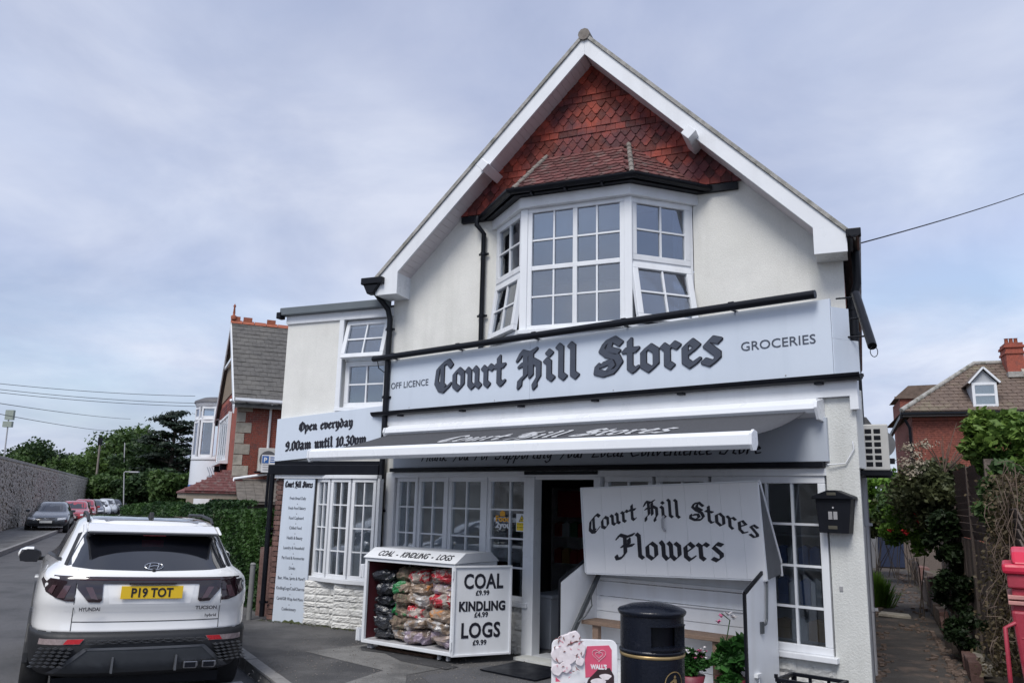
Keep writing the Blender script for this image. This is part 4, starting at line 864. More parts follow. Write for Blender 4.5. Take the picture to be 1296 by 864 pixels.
# bags
coal_b = pm('black_coal_sack', (.018, .02, .026), .2, .5, 14, 1, 14, c2=(.20, .21, .25), c2at=(.62, .66), c2scale=12, spec=.9)  # bluish grey patches are plastic highlights painted into the sack colour
kind_b = pm('kindling_net', (.24, .18, .135), .4, .6, 3, .9, 26, c2=(.02, .13, .05), c2at=(.60, .63), c2scale=6, stretch=(14, 2, 2))
log_b = pm('clear_wrapped_logs', (.31, .225, .16), .22, .55, 9, 1, 13, c2=(.40, .385, .38), c2at=(.46, .54), c2scale=9, spec=1)  # pale grey patches: clear wrap, with its highlights painted into the colour
log_r = pm('red_topped_log_bag', (.36, .31, .27), .22, .4, 8, 1, 14, c2=(.40, .015, .025), c2at=(.50, .53), c2scale=7, spec=1)
log_o = pm('orange_printed_log_bag', (.30, .22, .16), .22, .5, 9, 1, 14, c2=(.50, .20, .05), c2at=(.60, .63), c2scale=5, spec=1)
log_p = pm('purple_tinted_log_bag', (.27, .21, .18), .22, .5, 9, 1, 14, c2=(.30, .24, .30), c2at=(.47, .53), c2scale=7, spec=1)
log_g = pm('green_printed_kindling', (.25, .19, .14), .3, .5, 9, 1, 20, c2=(.015, .17, .05), c2at=(.52, .55), c2scale=5, spec=.8)
def bag_mesh(w_, d_, h_, mat, seed, sharp=.55):
    m = MB(); nu, nv = 30, 16; vs = []
    for j in range(nv + 1):
        ph = -math.pi / 2 + math.pi * j / nv
        for i in range(nu):
            th = 2 * math.pi * i / nu
            c, s_ = math.cos(ph), math.sin(ph); sg = lambda v, e: math.copysign(abs(v) ** e, v)
            x = sg(math.cos(th), sharp) * abs(c) ** .5 * w_ / 2; y = sg(math.sin(th), sharp) * abs(c) ** .5 * d_ / 2; z = sg(s_, .8) * h_ / 2
            nn = noise.noise(Vector((x * 16 + seed * 9.1, y * 16, z * 22))); n2 = noise.noise(Vector((x * 45 + seed, y * 45, z * 45)))
            k = 1 + .16 * nn; vs.append((x * k, y * k, z * (1 + .26 * nn) + n2 * .016 + abs(noise.noise(Vector((x * 30 - y * 20 + seed, y * 11, z * 30)))) * .02))
    m.add(vs, [(j * nu + i, j * nu + (i + 1) % nu, (j + 1) * nu + (i + 1) % nu, (j + 1) * nu + i) for j in range(nv) for i in range(nu)], False)
    return meshof(m, 'bag', mat)
ordn = ['bottom', 'second', 'third', 'fourth', 'fifth', 'sixth', 'top']
COLS = (('black coal sack', 'coal sack', .21, .33, .125, 6, coal_b), ('net bag of kindling', 'kindling bag', .50, .27, .133, 6, kind_b), ('clear bag of split logs', 'log bag', .79, .32, .132, 6, log_b), ('plastic bag of logs', 'log bag', 1.13, .38, .136, 6, log_b))
cname = ('leftmost', 'second', 'third', 'rightmost')
for ci, (desc, cat, cxx, wv, hv, n, mt) in enumerate(COLS):
    for k in range(n):
        topred = ci >= 2 and k >= n - 1; mm_ = log_r if topred else mt
        if ci == 1: mm_ = (log_b, kind_b, log_g, kind_b, log_g, kind_b)[k]
        if ci >= 2 and not topred: mm_ = (log_p, log_b, log_o, log_b, log_p, log_b)[(k + ci * 2) % 6]
        if ci >= 2 and k == (2 if ci == 2 else 3): mm_ = log_r
        me = bag_mesh(wv * rnd.uniform(1, 1.1), .52, hv * 1.22, mm_, ci * 10 + k)
        pos_ = 'topmost' if k == n - 1 else ('bottom' if k == 0 else ordn[k]+' up')
        lab = f'{desc}{" (red top)" if topred else ""}, {pos_} of the {cname[ci]} stack in the cabinet'
        o = inst(cat.replace(' ', '_'), me, None, MC, T3((cxx + rnd.uniform(-.035, .035), .33 + rnd.uniform(-.04, .04), Z0 + .04 + hv * (k + .56) + .01)) @ RZ(rnd.uniform(-9, 9)) @ RY(rnd.uniform(-9, 9)) @ RX(rnd.uniform(-6, 6)))
        o['label'] = lab; o['category'] = cat; o['group'] = 'fuel bags in the white cabinet'

# ================================================================ FLOWER CABINET
fc = thing('flower_cabinet', 'white wooden flower stall cabinet with raised lid reading Court Hill Stores Flowers', 'flower stall', MS, (2.05, -.4, 0))
UL, UR, YF, YB = 1.04, 3.06, -.80, -.14
side = [(YF, .0), (YF, .96), (YB, 1.24), (YB, .0)]
part('side_panel', MB().prism(side, UL, UL + .02, ax='x'), metal_w, fc, MS); pr_ = part('side_panel', MB().prism([(YF, .02), (YF, 1.0), (YB, 1.27), (YB, .02)], UR - .02, UR, ax='x'), metal_w, fc, MS, label='right-hand side panel with a drop bolt')
part('edge_trim', MB().beam((UL + .01, YF - .006, .98), (UL + .01, YB, 1.26), .026, .02, up=(1, 0, 0)).beam((UL + .01, YF - .006, .0), (UL + .01, YF - .006, .98), .026, .016, up=(1, 0, 0)), black_paint, fc, MS)
part('edge_trim', MB().beam((UR - .01, YF - .006, 1.02), (UR - .01, YB, 1.29), .03, .02, up=(1, 0, 0)).beam((UR - .01, YF - .006, .02), (UR - .01, YF - .006, 1.02), .03, .022, up=(1, 0, 0)), black_paint, fc, MS)
for k in range(8):
    z = .02 + k * .155; part('back_board', MB().box(UL + .02, UR - .02, YB - .012, YB, z, z + .150), metal_w, fc, MS, bev=.002)
part('rail', MB().box(UL + .05, UR - .02, YB - .04, YB - .013, .96, .99).box(UL + .6, UR - .02, YB - .03, YB - .013, .775, .79), metal_w, fc, MS)
bn = part('bench_shelf', MB().box(1.08, UR - .04, YB - .33, YB - .05, .53, .565), wood, fc, MS, bev=.004)
for x in (1.2, 2.55): part('bench_leg', MB().box(x, x + .07, YB - .3, YB - .24, .0, .53), wood, bn, MS)
part('floor', MB().box(UL + .02, UR - .02, YF, YB - .02, .02, .05), metal_w, fc, MS)
# lid: grooved boards, dark wedge side with a white edge
FL = MS @ T3((1.11, -.42, 1.04)) @ RY(-2.2) @ RX(3)
LW, LH = 1.985, .875
lid = part('lid', MB().box(0, LW, .012, .028, 0, LH), metal_w, fc, FL)
edges = [0, .245, .49, .735, .98, 1.225, 1.47, 1.60, 1.80, LW]
for a, b in zip(edges[:-1], edges[1:]): part('board', MB().box(a + .0007, b - .0007, .0, .012, .002, LH - .002), board_w, lid, FL, bev=.001)
part('lid_rim', MB().box(-.012, LW + .012, -.012, .03, LH, LH + .014).box(-.014, 0, -.01, .03, 0, LH).box(0, LW, -.006, .03, -.012, 0), metal_w, lid, FL)
part('lid_side', MB().prism([(.03, .0), (.03, LH), (.34, .12), (.33, .02)], LW - .004, LW + .006, ax='x'), pm('dark_grey_wedge', (.10, .105, .115), .5), lid, FL)  # even dark grey plate closing the side of the lid
part('lid_side_edge', MB().beam((LW + .004, .03, LH), (LW + .004, .35, .12), .022, .02, up=(1, 0, 0)).beam((LW + .004, .34, .1), (LW + .004, .34, .0), .02, .02, up=(1, 0, 0)), metal_w, lid, FL)
part('lid_side', MB().prism([(.03, .0), (.03, LH), (.34, .12), (.33, .02)], 0, .01, ax='x'), MATS['dark_grey_wedge'], lid, FL)
arc = lambda X, Z: (X, Z + .185 * (1 - ((X - LW * .485) / (LW * .47)) ** 2) + (X / LW) * .0)
m = MB(); pen('Court Hill Stores', m, .06, .375, 1.90, .118, warp=arc, y=-.001, nib=(.085, .08), hair=.02, depth=.0025); part('lettering', m, ink, lid, FL)
m = MB(); pen('Flowers', m, .40, .155, 1.20, .165, y=-.001, nib=(.085, .08), hair=.02, depth=.0025, warp=lambda X, Z: (X, Z)); part('lettering', m, ink, lid, FL)
part('handle', MB().tube([(.985, -.012, .58), (.975, -.035, .54), (.975, -.035, .47), (.985, -.012, .43)], .012, 8), grey_pipe, lid, FL)
part('prop_arm', MB().beam((1.14, YB - .08, 1.03), (1.10, YF + .12, .42), .03, .045).tube([(1.14, -.38, .82), (1.2, -.45, .72), (1.17, -.52, .62), (1.13, -.6, .56)], .008, 6), pm('dark_steel', (.09, .1, .11), .45, metal=.5), fc, MS)
part('prop_arm', MB().beam((UR - .06, -.30, 1.12), (UR - .4, -.16, 1.17), .02, .03), MATS['metal_w'] if 'metal_w' in MATS else metal_w, fc, MS)
part('rod_handle', MB().tube([(UR + .012, -.34, 1.36), (UR + .02, -.36, 1.35), (UR + .02, -.42, .78), (UR + .02, -.44, .74), (UR + .01, -.5, .72)], .011, 8).box(UR, UR + .02, -.53, -.48, .66, .76), MATS['dark_steel'], fc, MS)
part('bolt', MB().box(UR, UR + .03, -.68, -.58, .315, .345).tube([(UR + .02, -.63, .33), (UR + .02, -.63, .25)], .007, 6), metal_w, fc, MS)
# ================================================================ FOLIAGE TOOLS
import numpy as np
def leafcloud(centers, size, seed, up=.35, aspect=.62):
    """a small tilted four-sided leaf at each centre"""
    rg = np.random.default_rng(seed); c = np.asarray(centers, float); n = len(c)
    nrm = rg.normal(size=(n, 3)); nrm[:, 2] = np.abs(nrm[:, 2]) + up; nrm /= np.linalg.norm(nrm, axis=1)[:, None]
    t = rg.normal(size=(n, 3)); t -= nrm * (t * nrm).sum(1)[:, None]; t /= np.linalg.norm(t, axis=1)[:, None]; b = np.cross(nrm, t)
    s = (size * rg.uniform(.6, 1.35, n))[:, None]
    v = np.stack([c - t * s, c + b * s * aspect, c + t * s, c - b * s * aspect], 1).reshape(-1, 3)
    return v, np.arange(4 * n).reshape(n, 4)
def leafmesh(name, v, f, mats):
    me = bpy.data.meshes.new(name); me.vertices.add(len(v)); me.vertices.foreach_set('co', v.astype('f').ravel())
    me.loops.add(f.size); me.loops.foreach_set('vertex_index', f.astype('i').ravel()); me.polygons.add(len(f))
    me.polygons.foreach_set('loop_start', (np.arange(len(f)) * 4).astype('i')); me.update(calc_edges=True)
    for m in mats: me.materials.append(m)
    return me
def clumps(c, r, n, k, seed, cr=.28, shell=.55):
    """n leaf centres gathered in k clumps inside an ellipsoid"""
    rg = np.random.default_rng(seed); d = rg.normal(size=(k, 3)); d /= np.linalg.norm(d, axis=1)[:, None]
    rad = rg.uniform(shell, 1.0, k)[:, None]; cc = np.array(c) + d * rad * np.array(r) * (1 - cr * .6)
    idx = rg.integers(0, k, n); e = rg.normal(size=(n, 3)); e /= np.linalg.norm(e, axis=1)[:, None]
    crr = (rg.uniform(.6, 1.25, k) * cr * min(r))[idx][:, None] * (rg.uniform(0, 1, n) ** .45)[:, None]
    return cc[idx] + e * crr * np.array([1.1, 1.1, .8]), cc
def tree(label, base, h, r, mat, seed, n=6000, leaf=.3, trunk=.3, crown_c=.62, crown_h=.4, k=34, cat='tree', group=None, shell=.5, cr=.34):
    t = thing('tree', label, cat, MW, base, group); bx, by, bz = base; rr = random.Random(seed)
    cz = bz + h * crown_c; rad = (r, r, h * crown_h)
    pts, cc = clumps((bx, by, cz), rad, n, k, seed, cr=cr, shell=shell); v, f = leafcloud(pts, leaf, seed)
    o = bpy.data.objects.new('crown', leafmesh('crown', v, f, [mat])); put(o, t, MW)
    tm = MB(); top = Vector((bx + rr.uniform(-.2, .2) * r, by, cz + h * crown_h * .3))
    tm.tube([(bx, by, bz), (bx + rr.uniform(-.1, .1), by, bz + h * .3), top], [trunk, trunk * .75, trunk * .25], 8)
    for j in range(9):
        q = Vector(cc[rr.randrange(len(cc))]); p0 = Vector((bx, by, bz + h * rr.uniform(.25, .55))); tm.tube([p0, p0.lerp(q, .5) + Vector((0, 0, .1 * h * .3)), q], [trunk * .4, trunk * .25, trunk * .06], 6)
    part('trunk', tm, bark, t, MW); return t
def bush(name, label, cat, c, r, mat, seed, n=4000, leaf=.06, k=22, stems=7, extra=None, group=None, shell=.45, cr=.36, z0=0.0):
    t = thing(name, label, cat, MW, (c[0], c[1], z0), group); pts, cc = clumps(c, r, n, k, seed, cr=cr, shell=shell); pts[:, 2] = np.maximum(pts[:, 2], z0 + .02)
    v, f = leafcloud(pts, leaf, seed); o = bpy.data.objects.new('foliage', leafmesh('foliage', v, f, [mat])); put(o, t, MW)
    rr = random.Random(seed); m = MB()
    for j in range(stems):
        q = Vector(cc[rr.randrange(len(cc))]); b = Vector((c[0] + rr.uniform(-.3, .3) * r[0], c[1] + rr.uniform(-.3, .3) * r[1], z0)); m.tube([b, b.lerp(q, .55) + Vector((rr.uniform(-.1, .1), 0, .05)), q], [.012, .008, .003], 5)
    part('stem', m, bark, t, MW)
    return t, cc
def blossoms(parent, pts, rad, mat, seed):
    rr = random.Random(seed)
    for p in pts:
        m = MB()
        for k in range(6):
            a = 2 * math.pi * k / 6 + rr.random(); ti = rr.uniform(.3, .9); c = Vector(p); d = Vector((math.cos(a), math.sin(a), ti)).normalized(); s = d.cross(Vector((0, 0, 1))).normalized()
            m.quad(c, c + d * rad * .6 + s * rad * .4, c + d * rad, c + d * rad * .6 - s * rad * .4)
        m.lathe([(rad * .15, -.2 * rad), (rad * .3, 0), (rad * .1, .25 * rad)], p, 6)
        part('blossom', m, mat, parent, MW, fixn=False)

# ================================================================ SMALL THINGS ON THE FORECOURT
# potted plants inside the stall
def wpt(u, o, z): return tuple(MS @ Vector((u, -o, z)))
pot_m = pm('dark_red_pot', (.18, .03, .05), .5); 
def pot(name, label, u, o, z, r, h, fol, mat, seed, leaf=.05, n=900, flowers=()):
    c = wpt(u, o, z); t = thing(name, label, 'potted plant', MW, c)
    part('pot', MB().lathe([(r * .7, 0), (r, h), (r * .9, h)], c, 18), pot_m, t, MW)
    cc_ = (c[0], c[1], c[2] + h + fol[2] * .8); pts, cc = clumps(cc_, fol, n, 12, seed, cr=.5, shell=.2); v, f = leafcloud(pts, leaf, seed)
    o_ = bpy.data.objects.new('foliage', leafmesh('foliage', v, f, [mat])); put(o_, t, MW)
    rr = random.Random(seed)
    for m_, cnt, rad in flowers:
        blossoms(t, [(cc_[0] + rr.uniform(-1, 1) * fol[0] * .9, cc_[1] + rr.uniform(-.9, .2) * fol[1], cc_[2] + fol[2] * rr.uniform(.35, 1.0)) for _ in range(cnt)], rad, m_, seed)
    return t
leaf_plant = leafmat('pot_plant_leaves', (.012, .05, .012), (.05, .16, .03), 6)
pot('flowering_plant', 'potted plant with red and white flowers on the stall floor beside the bin', 2.42, .62, .1, .13, .14, (.17, .14, .13), leaf_plant, 3, .035, 900, ((petal_red, 4, .035), (petal_white, 14, .026), (petal_pink, 6, .028)))
pot('leafy_plant', 'broad dark green leafy potted plant against the right side of the flower stall', 2.78, .55, .1, .14, .16, (.19, .16, .22), leaf_plant, 4, .07, 520, ())
pot('leafy_plant', 'low green potted plant in the front right corner of the flower stall', 2.85, .72, .06, .11, .1, (.12, .1, .1), leaf_plant, 6, .05, 420, ())
oc = Vector(wpt(2.74, .5, .3)); orc = thing('orchid', 'tall thin orchid stem with pale pink blooms rising above the green plants', 'orchid', MW, oc)
part('stem', MB().tube([oc, oc + Vector((-.02, 0, .25)), oc + Vector((.02, 0, .44)), oc + Vector((-.06, -.02, .5))], .005, 6), leaf_plant, orc, MW)
blossoms(orc, [oc + Vector((0, -.02, .49)), oc + Vector((.05, -.02, .46))], .05, petal_white, 1); blossoms(orc, [oc + Vector((-.09, -.02, .42)), oc + Vector((-.06, -.01, .47))], .04, petal_pink, 2)

# litter bin
BX, BY = 1.10, 6.36; FBn = frame(BX, BY, .035, 9.5)
lb = thing('litter_bin', 'black round litter bin with gold band and domed lid on the pavement', 'litter bin', FBn)
rB, zt = .236, .955
nseg = 48; a0, a1 = -112, -40     # opening, in degrees round the drum
m = MB()
for za, zb in ((0, .52), (.52, .71), (.71, .855), (.855, .93)):
    for k in range(nseg):
        t0, t1 = 360 * k / nseg - 180, 360 * (k + 1) / nseg - 180
        if za == .71 and a0 <= (t0 + t1) / 2 <= a1: continue
        p = lambda t, z, r=rB: (r * math.cos(R(t)), r * math.sin(R(t)), z)
        m.add([p(t0, za), p(t1, za), p(t1, zb), p(t0, zb)], [(0, 1, 2, 3)], True)
bin_m = pm('glossy_black_bin', (.006, .008, .015), .25, .2, 4, .15, 60, c2=(.03, .033, .045), c2at=(.66, .8), c2scale=9, spec=.35)
part('drum', m, bin_m, lb, FBn)
part('liner', MB().lathe([(rB - .07, .0), (rB - .07, .90)], n=32), black_paint, lb, FBn)
part('lid', MB().lathe([(rB + .006, .915), (rB + .018, .93), (rB + .02, .945), (rB + .01, .957), (rB * .7, .985), (rB * .3, .998), (.01, 1.0)], n=48), bin_m, lb, FBn)
ap = MB(); P = lambda t, r, z: Vector((r * math.cos(R(t)), r * math.sin(R(t)), z))
for z0_, z1_ in ((.695, .712), (.855, .867)):
    for k in range(12):
        t0 = a0 + (a1 - a0) * k / 12; t1 = a0 + (a1 - a0) * (k + 1) / 12
        ap.add([P(t0, rB - .06, z0_), P(t1, rB - .06, z0_), P(t1, rB + .022, z0_), P(t0, rB + .022, z0_), P(t0, rB - .06, z1_), P(t1, rB - .06, z1_), P(t1, rB + .022, z1_), P(t0, rB + .022, z1_)], [(0, 1, 2, 3), (4, 5, 6, 7), (2, 3, 7, 6), (0, 1, 5, 4)])
for t in (a0, a1): ap.add([P(t - 1, rB - .06, .71), P(t - 1, rB + .015, .71), P(t - 1, rB + .015, .857), P(t - 1, rB - .06, .857), P(t + 1, rB - .06, .71), P(t + 1, rB + .015, .71), P(t + 1, rB + .015, .857), P(t + 1, rB - .06, .857)], [(0, 1, 2, 3), (4, 5, 6, 7), (1, 2, 6, 5), (0, 3, 7, 4)])
part('aperture_frame', ap, bin_m, lb, FBn)
gold = pm('gold_paint', (.42, .30, .14), .4, .2, 9, metal=.6)
part('gold_band', MB().lathe([(rB + .002, .628), (rB + .006, .633), (rB + .006, .645), (rB + .002, .65)], n=48), gold, lb, FBn)
part('rib', MB().lathe([(rB + .002, .655), (rB + .010, .66), (rB + .010, .672), (rB + .002, .68)], n=48), bin_m, lb, FBn)
em = MB(); ec = -69
def bp2(x, z, off=.004):
    z += .16; t = R(ec) + x / rB; return ((rB + off) * math.cos(t), (rB + off) * math.sin(t), z)
def bring(cx_, cz_, r0, r1, n=28):
    for k in range(n):
        a, b = 2 * math.pi * k / n, 2 * math.pi * (k + 1) / n
        em.add([bp2(cx_ + r * math.cos(t), cz_ + r * math.sin(t)) for r, t in ((r0, a), (r1, a), (r1, b), (r0, b))], [(0, 1, 2, 3)])
bring(0, .31, .073, .08); bring(.005, .352, 0, .011, 12)
for q in ([(-.01, .34), (.02, .335), (.025, .285), (.03, .25), (.018, .25), (.008, .285), (-.004, .25), (-.015, .25), (-.004, .29)], [(-.01, .335), (-.038, .318), (-.036, .308), (-.004, .322)], [(-.055, .30), (-.025, .30), (-.03, .25), (-.05, .25)]): em.add([bp2(a, b) for a, b in q], [tuple(range(len(q)))])
part('gold_emblem', em, gold, lb, FBn, fixn=False)

# ice cream board
FI = frame(.33, 6.05, .085, -2)
ib = thing('ice_cream_sign', "pink and white ice cream pavement board with a heart and WALL'S, beside the litter bin", 'pavement sign', FI)
def rrect(x0, x1, z0, z1, r, n=6):
    pts = []
    for cx_, cz_, s in ((x1 - r, z0 + r, -90), (x1 - r, z1 - r, 0), (x0 + r, z1 - r, 90), (x0 + r, z0 + r, 180)): pts += [(cx_ + r * math.cos(R(s + 90 * k / n)), cz_ + r * math.sin(R(s + 90 * k / n))) for k in range(n + 1)]
    return pts
pb_m = pm('white_board_edge', (.72, .72, .74), .4); pink = pm('pink_print', (.60, .085, .16), .45, .04, 6); cho = pm('chocolate_print', (.035, .018, .022), .4); cream = pm('cream_print', (.72, .66, .68), .45, .12, 30)
choc2 = pm('brown_print', (.20, .09, .08), .45, .3, 40)
part('board', MB().prism(rrect(0, .465, .06, .725, .05), -.012, .012), pb_m, ib, FI, bev=.003)
part('base', MB().box(.02, .44, -.16, .16, 0, .06), pm('dark_grey_plastic', (.06, .06, .065), .6), ib, FI, bev=.015)
part('pink_panel', MB().prism([(.24, .47), (.425, .50), (.425, .66), (.405, .69), (.25, .68), (.235, .6)], -.0145, -.0125), pink, ib, FI)
part('chocolate_panel', MB().prism([(.22, .1), (.44, .1), (.44, .49), (.41, .54), (.33, .53), (.26, .46), (.2, .3)], -.017, -.0149), cho, ib, FI)
sw = MB()
for cx_, cz_, rx, rz in ((.33, .44, .05, .03), (.38, .48, .04, .02), (.30, .36, .03, .05), (.37, .36, .035, .02), (.34, .25, .05, .03)): sw.prism([(cx_ + rx * math.cos(t) * (1 + .2 * math.sin(3 * t)), cz_ + rz * math.sin(t)) for t in [k * math.pi / 10 for k in range(20)]], -.0195, -.0172)
part('cream_swirls', sw, cream, ib, FI)
part('cone', MB().prism([(.03, .47), (.2, .33), (.24, .3), (.22, .12), (.06, .12), (.03, .3)], -.0222, -.0198), pink, ib, FI)
part('wafer', MB().prism([(.06, .43), (.12, .33), (.235, .34), (.235, .44), (.16, .40)], -.0245, -.0225), choc2, ib, FI)
part('dark_sauce', MB().prism([(.06, .30), (.13, .36), (.22, .28), (.2, .14), (.08, .16)], -.0248, -.0246), cho, ib, FI)
sc_ = MB()
for cx_, cz_, r_ in ((.05, .62, .052), (.10, .70, .058), (.155, .73, .05), (.19, .66, .052), (.04, .52, .04), (.12, .62, .06), (.10, .54, .04), (.2, .58, .03)):
    sc_.prism([(cx_ + r_ * math.cos(t) * (1 + .1 * math.sin(4 * t + cx_ * 30)), cz_ + r_ * math.sin(t) * (1 + .08 * math.cos(5 * t))) for t in [k * math.pi / 10 for k in range(20)]], -.031 - cx_ * .02, .008)
part('ice_cream_cutout', sc_, cream, ib, FI, bev=.004)
spk = MB(); rr = random.Random(5)
for k in range(16):
    x, z = rr.uniform(.03, .2), rr.uniform(.47, .73); a = rr.random() * 3
    spk.prism([(x + .012 * math.cos(a), z + .012 * math.sin(a)), (x - .004 * math.sin(a), z + .004 * math.cos(a)), (x - .012 * math.cos(a), z - .012 * math.sin(a))], -.0375, -.0362)
part('sauce_streaks', spk, pink, ib, FI)
spk = MB()
for k in range(20):
    x, z = rr.uniform(.02, .21), rr.uniform(.50, .75); a = rr.random() * 3; s_ = rr.uniform(.5, 1.2)
    spk.prism([(x + .022 * s_ * math.cos(a), z + .022 * s_ * math.sin(a)), (x - .005 * math.sin(a), z + .005 * math.cos(a)), (x - .022 * s_ * math.cos(a + .4), z - .022 * s_ * math.sin(a + .4)), (x + .004 * math.sin(a), z - .004 * math.cos(a))], -.0395, -.0382)
part('chocolate_streaks', spk, choc2, ib, FI)
hb = MB(); hb.prism([(.10 + .11 * math.cos(t), .46 + .06 * math.sin(t)) for t in [R(200 + 14 * k) for k in range(12)]], -.039, -.0372); part('glass_rim', hb, pb_m, ib, FI)
he = MB()
def heart(cx_, cz_, s, wd_):
    pts = []
    for k in range(40):
        t = 2 * math.pi * k / 40; pts.append((cx_ + s * .06 * 16 * math.sin(t) ** 3 / 16, cz_ + s * .055 * (13 * math.cos(t) - 5 * math.cos(2 * t) - 2 * math.cos(3 * t) - math.cos(4 * t)) / 16))
    for k in range(40):
        a, b = Vector((pts[k][0], 0, pts[k][1])), Vector((pts[(k + 1) % 40][0], 0, pts[(k + 1) % 40][1]))
        he.beam(a + Vector((0, -.0155, 0)), b + Vector((0, -.0155, 0)), .0012, wd_, up=(0, -1, 0)) if (b - a).length > 1e-5 else None
heart(.335, .625, .80, .009); heart(.335, .624, .42, .009)
part('heart_emblem', he, pb_m, ib, FI)
text("WALL'S", .042, pb_m, ib, FI, .275, -.016, .53, width=.115, offset=.002)

# black crate by the wall
FCx = MS @ T3((3.27, -.72, 0)); cr_ = thing('black_crate', 'open black plastic bread crate on the ground below the right-hand window', 'crate', FCx)
cw_, cd_, ch_ = .47, .36, .35
m = MB(); m.box(0, cw_, 0, cd_, 0, .02)
part('base', m, black_pl, cr_, FCx)
for nm, (x0, x1, y0_, y1_) in dict(a=(0, cw_, 0, .015), b=(0, cw_, cd_ - .015, cd_), c=(0, .015, .015, cd_ - .015), d=(cw_ - .015, cw_, .015, cd_ - .015)).items():
    w2 = MB(); w2.box(x0, x1, y0_, y1_, .02, .20); w2.box(x0 - .008, x1 + .008, y0_ - .008, y1_ + .008, ch_ - .03, ch_)
    lx = x1 - x0; ly = y1_ - y0_
    for q in ((0, .08), (.3, .36), (.64, .70), (.92, 1)):
        if lx > ly: w2.box(x0 + lx * q[0], x0 + lx * q[1], y0_ + .001, y1_ - .001, .2, ch_ - .03)
        else: w2.box(x0 + .001, x1 - .001, y0_ + ly * q[0], y0_ + ly * q[1], .2, ch_ - .03)
    part('side', w2, black_pl, cr_, FCx, bev=.003)
for x in (0, cw_): part('corner_peg', MB().box(x - .012, x + .012, -.012, .012, ch_, ch_ + .03), black_pl, cr_, FCx)
# red post-side bin
FR = frame(3.285, 5.55, 0, -31); rb = thing('red_post_bin', 'weathered red plastic bin with rounded lid and side handle at the far right edge', 'red bin', FR)
redm = pm('weathered_red_plastic', (.34, .03, .052), .5, .15, 5, .2, c2=(.42, .16, .16), c2at=(.6, .75), c2scale=6); redlid = pm('bright_red_plastic', (.55, .02, .055), .4, .08, 5)
def tapered(m, x0, x1, y0_, y1_, z0_, z1_, t):
    m.add([(x0 + t, y0_ + t, z0_), (x1 - t, y0_ + t, z0_), (x1 - t, y1_ - t, z0_), (x0 + t, y1_ - t, z0_), (x0, y0_, z1_), (x1, y0_, z1_), (x1, y1_, z1_), (x0, y1_, z1_)], [(3, 2, 1, 0), (4, 5, 6, 7), (0, 1, 5, 4), (1, 2, 6, 5), (2, 3, 7, 6), (3, 0, 4, 7)]); return m
part('body', tapered(MB(), .04, .56, 0, .5, .02, 1.13, .09), redm, rb, FR, bev=.02)
part('collar', MB().box(.035, .565, -.005, .505, 1.27, 1.36), redm, rb, FR, bev=.01); part('neck', MB().box(.055, .545, .02, .48, 1.12, 1.27), redm, rb, FR, bev=.01)
part('ledge', MB().box(.03, .57, -.02, .52, 1.165, 1.19).box(.03, .57, -.02, .52, 1.20, 1.225), pm('faded_ledge', (.42, .2, .18), .7, .2, 9), rb, FR, bev=.004)
part('lid', MB().box(.01, .59, -.03, .53, 1.36, 1.425).prism([(-.02, 1.425), (.08, 1.50), (.25, 1.53), (.42, 1.50), (.52, 1.425)], .07, .53, ax='x'), redlid, rb, FR, bev=.02)
for z in (.95, .8, .62, .45): part('moulded_rib', MB().box(.085, .515, .012, .03, z, z + .012), redm, rb, FR, bev=.003)
part('side_handle', MB().tube([(.06, .02, 1.05), (.0, -.02, 1.02), (.0, -.03, .55), (.04, .02, .50), (.11, .03, .50)], .014, 8), redm, rb, FR)
text('R', .11, white_ink, rb, FR, .17, .035, .97, offset=.004)

# ================================================================ ALLEY
def al(u, i, z): return tuple(MH @ Vector((u, i, z)))
mb = MB(); mb.quad((6.17, -1.9, .004), (7.12, -1.9, .004), (7.3, 14, .004), (7.5, 45, .004), (6.2, 45, .004), (6.17, 12, .004)); struct('alley_path', mb, path_m, MH)
mb = MB(); mb.quad((7.12, -3.5, .001), (16, -3.5, .001), (16, 50, .001), (7.5, 50, .001), (7.3, 14, .001)); mb.quad((6.17, 9.5, .002), (6.2, 50, .002), (-2, 50, .002), (-2, 9.5, .002)); struct('garden_ground', mb, earth, MH)
rbm = MB(); rr = random.Random(12)
for k in range(420):
    near = rr.random(); i_ = rr.uniform(-.5, 1) + near ** 2 * 16; u_ = rr.choice((rr.gauss(6.3, .07), rr.gauss(7.05, .1), rr.gauss(6.7, .3) if 4 < i_ < 11 else 7.05)); s = rr.uniform(.008, .03)
    if u_ < 6.2: continue
    rbm.box(-s, s, -s * 1.3, s * 1.3, 0, s, T3((u_, i_, .004)) @ RZ(rr.uniform(0, 180)) @ RX(rr.uniform(-20, 20)))
part('rubble_fragments', rbm, pm('rubble', (.15, .11, .09), .95, .4, 9), None, MH)['kind'] = 'stuff'
single('broken_slab', MB().prism([(0, 0), (.5, .05), (.48, .4), (.05, .36)], 0, .05, ax='z'), [quoin_m], 'pale broken paving slab lying on the alley path', 'slab', MH @ T3((6.35, 5.5, .02)) @ RY(3), bev=.01)
ed = thing('edging_wall', 'low broken edging of stones and concrete along the right side of the alley', 'edging', MH, (7.2, 3, 0))
i_ = .1; k = 0
while i_ < 16:
    ln = rr.uniform(.3, .75); h_ = rr.uniform(.10, .26) if i_ < 6 else rr.uniform(.35, .6)
    part('stone', MB().box(0, .12, 0, ln - .03, 0, h_, T3((7.16 + i_ * .012 + rr.uniform(-.03, .03), i_, 0)) @ RY(rr.uniform(-9, 9)) @ RZ(rr.uniform(-4, 4))), brick_old if rr.random() < .35 else fence_m, ed, MH, bev=.012); i_ += ln
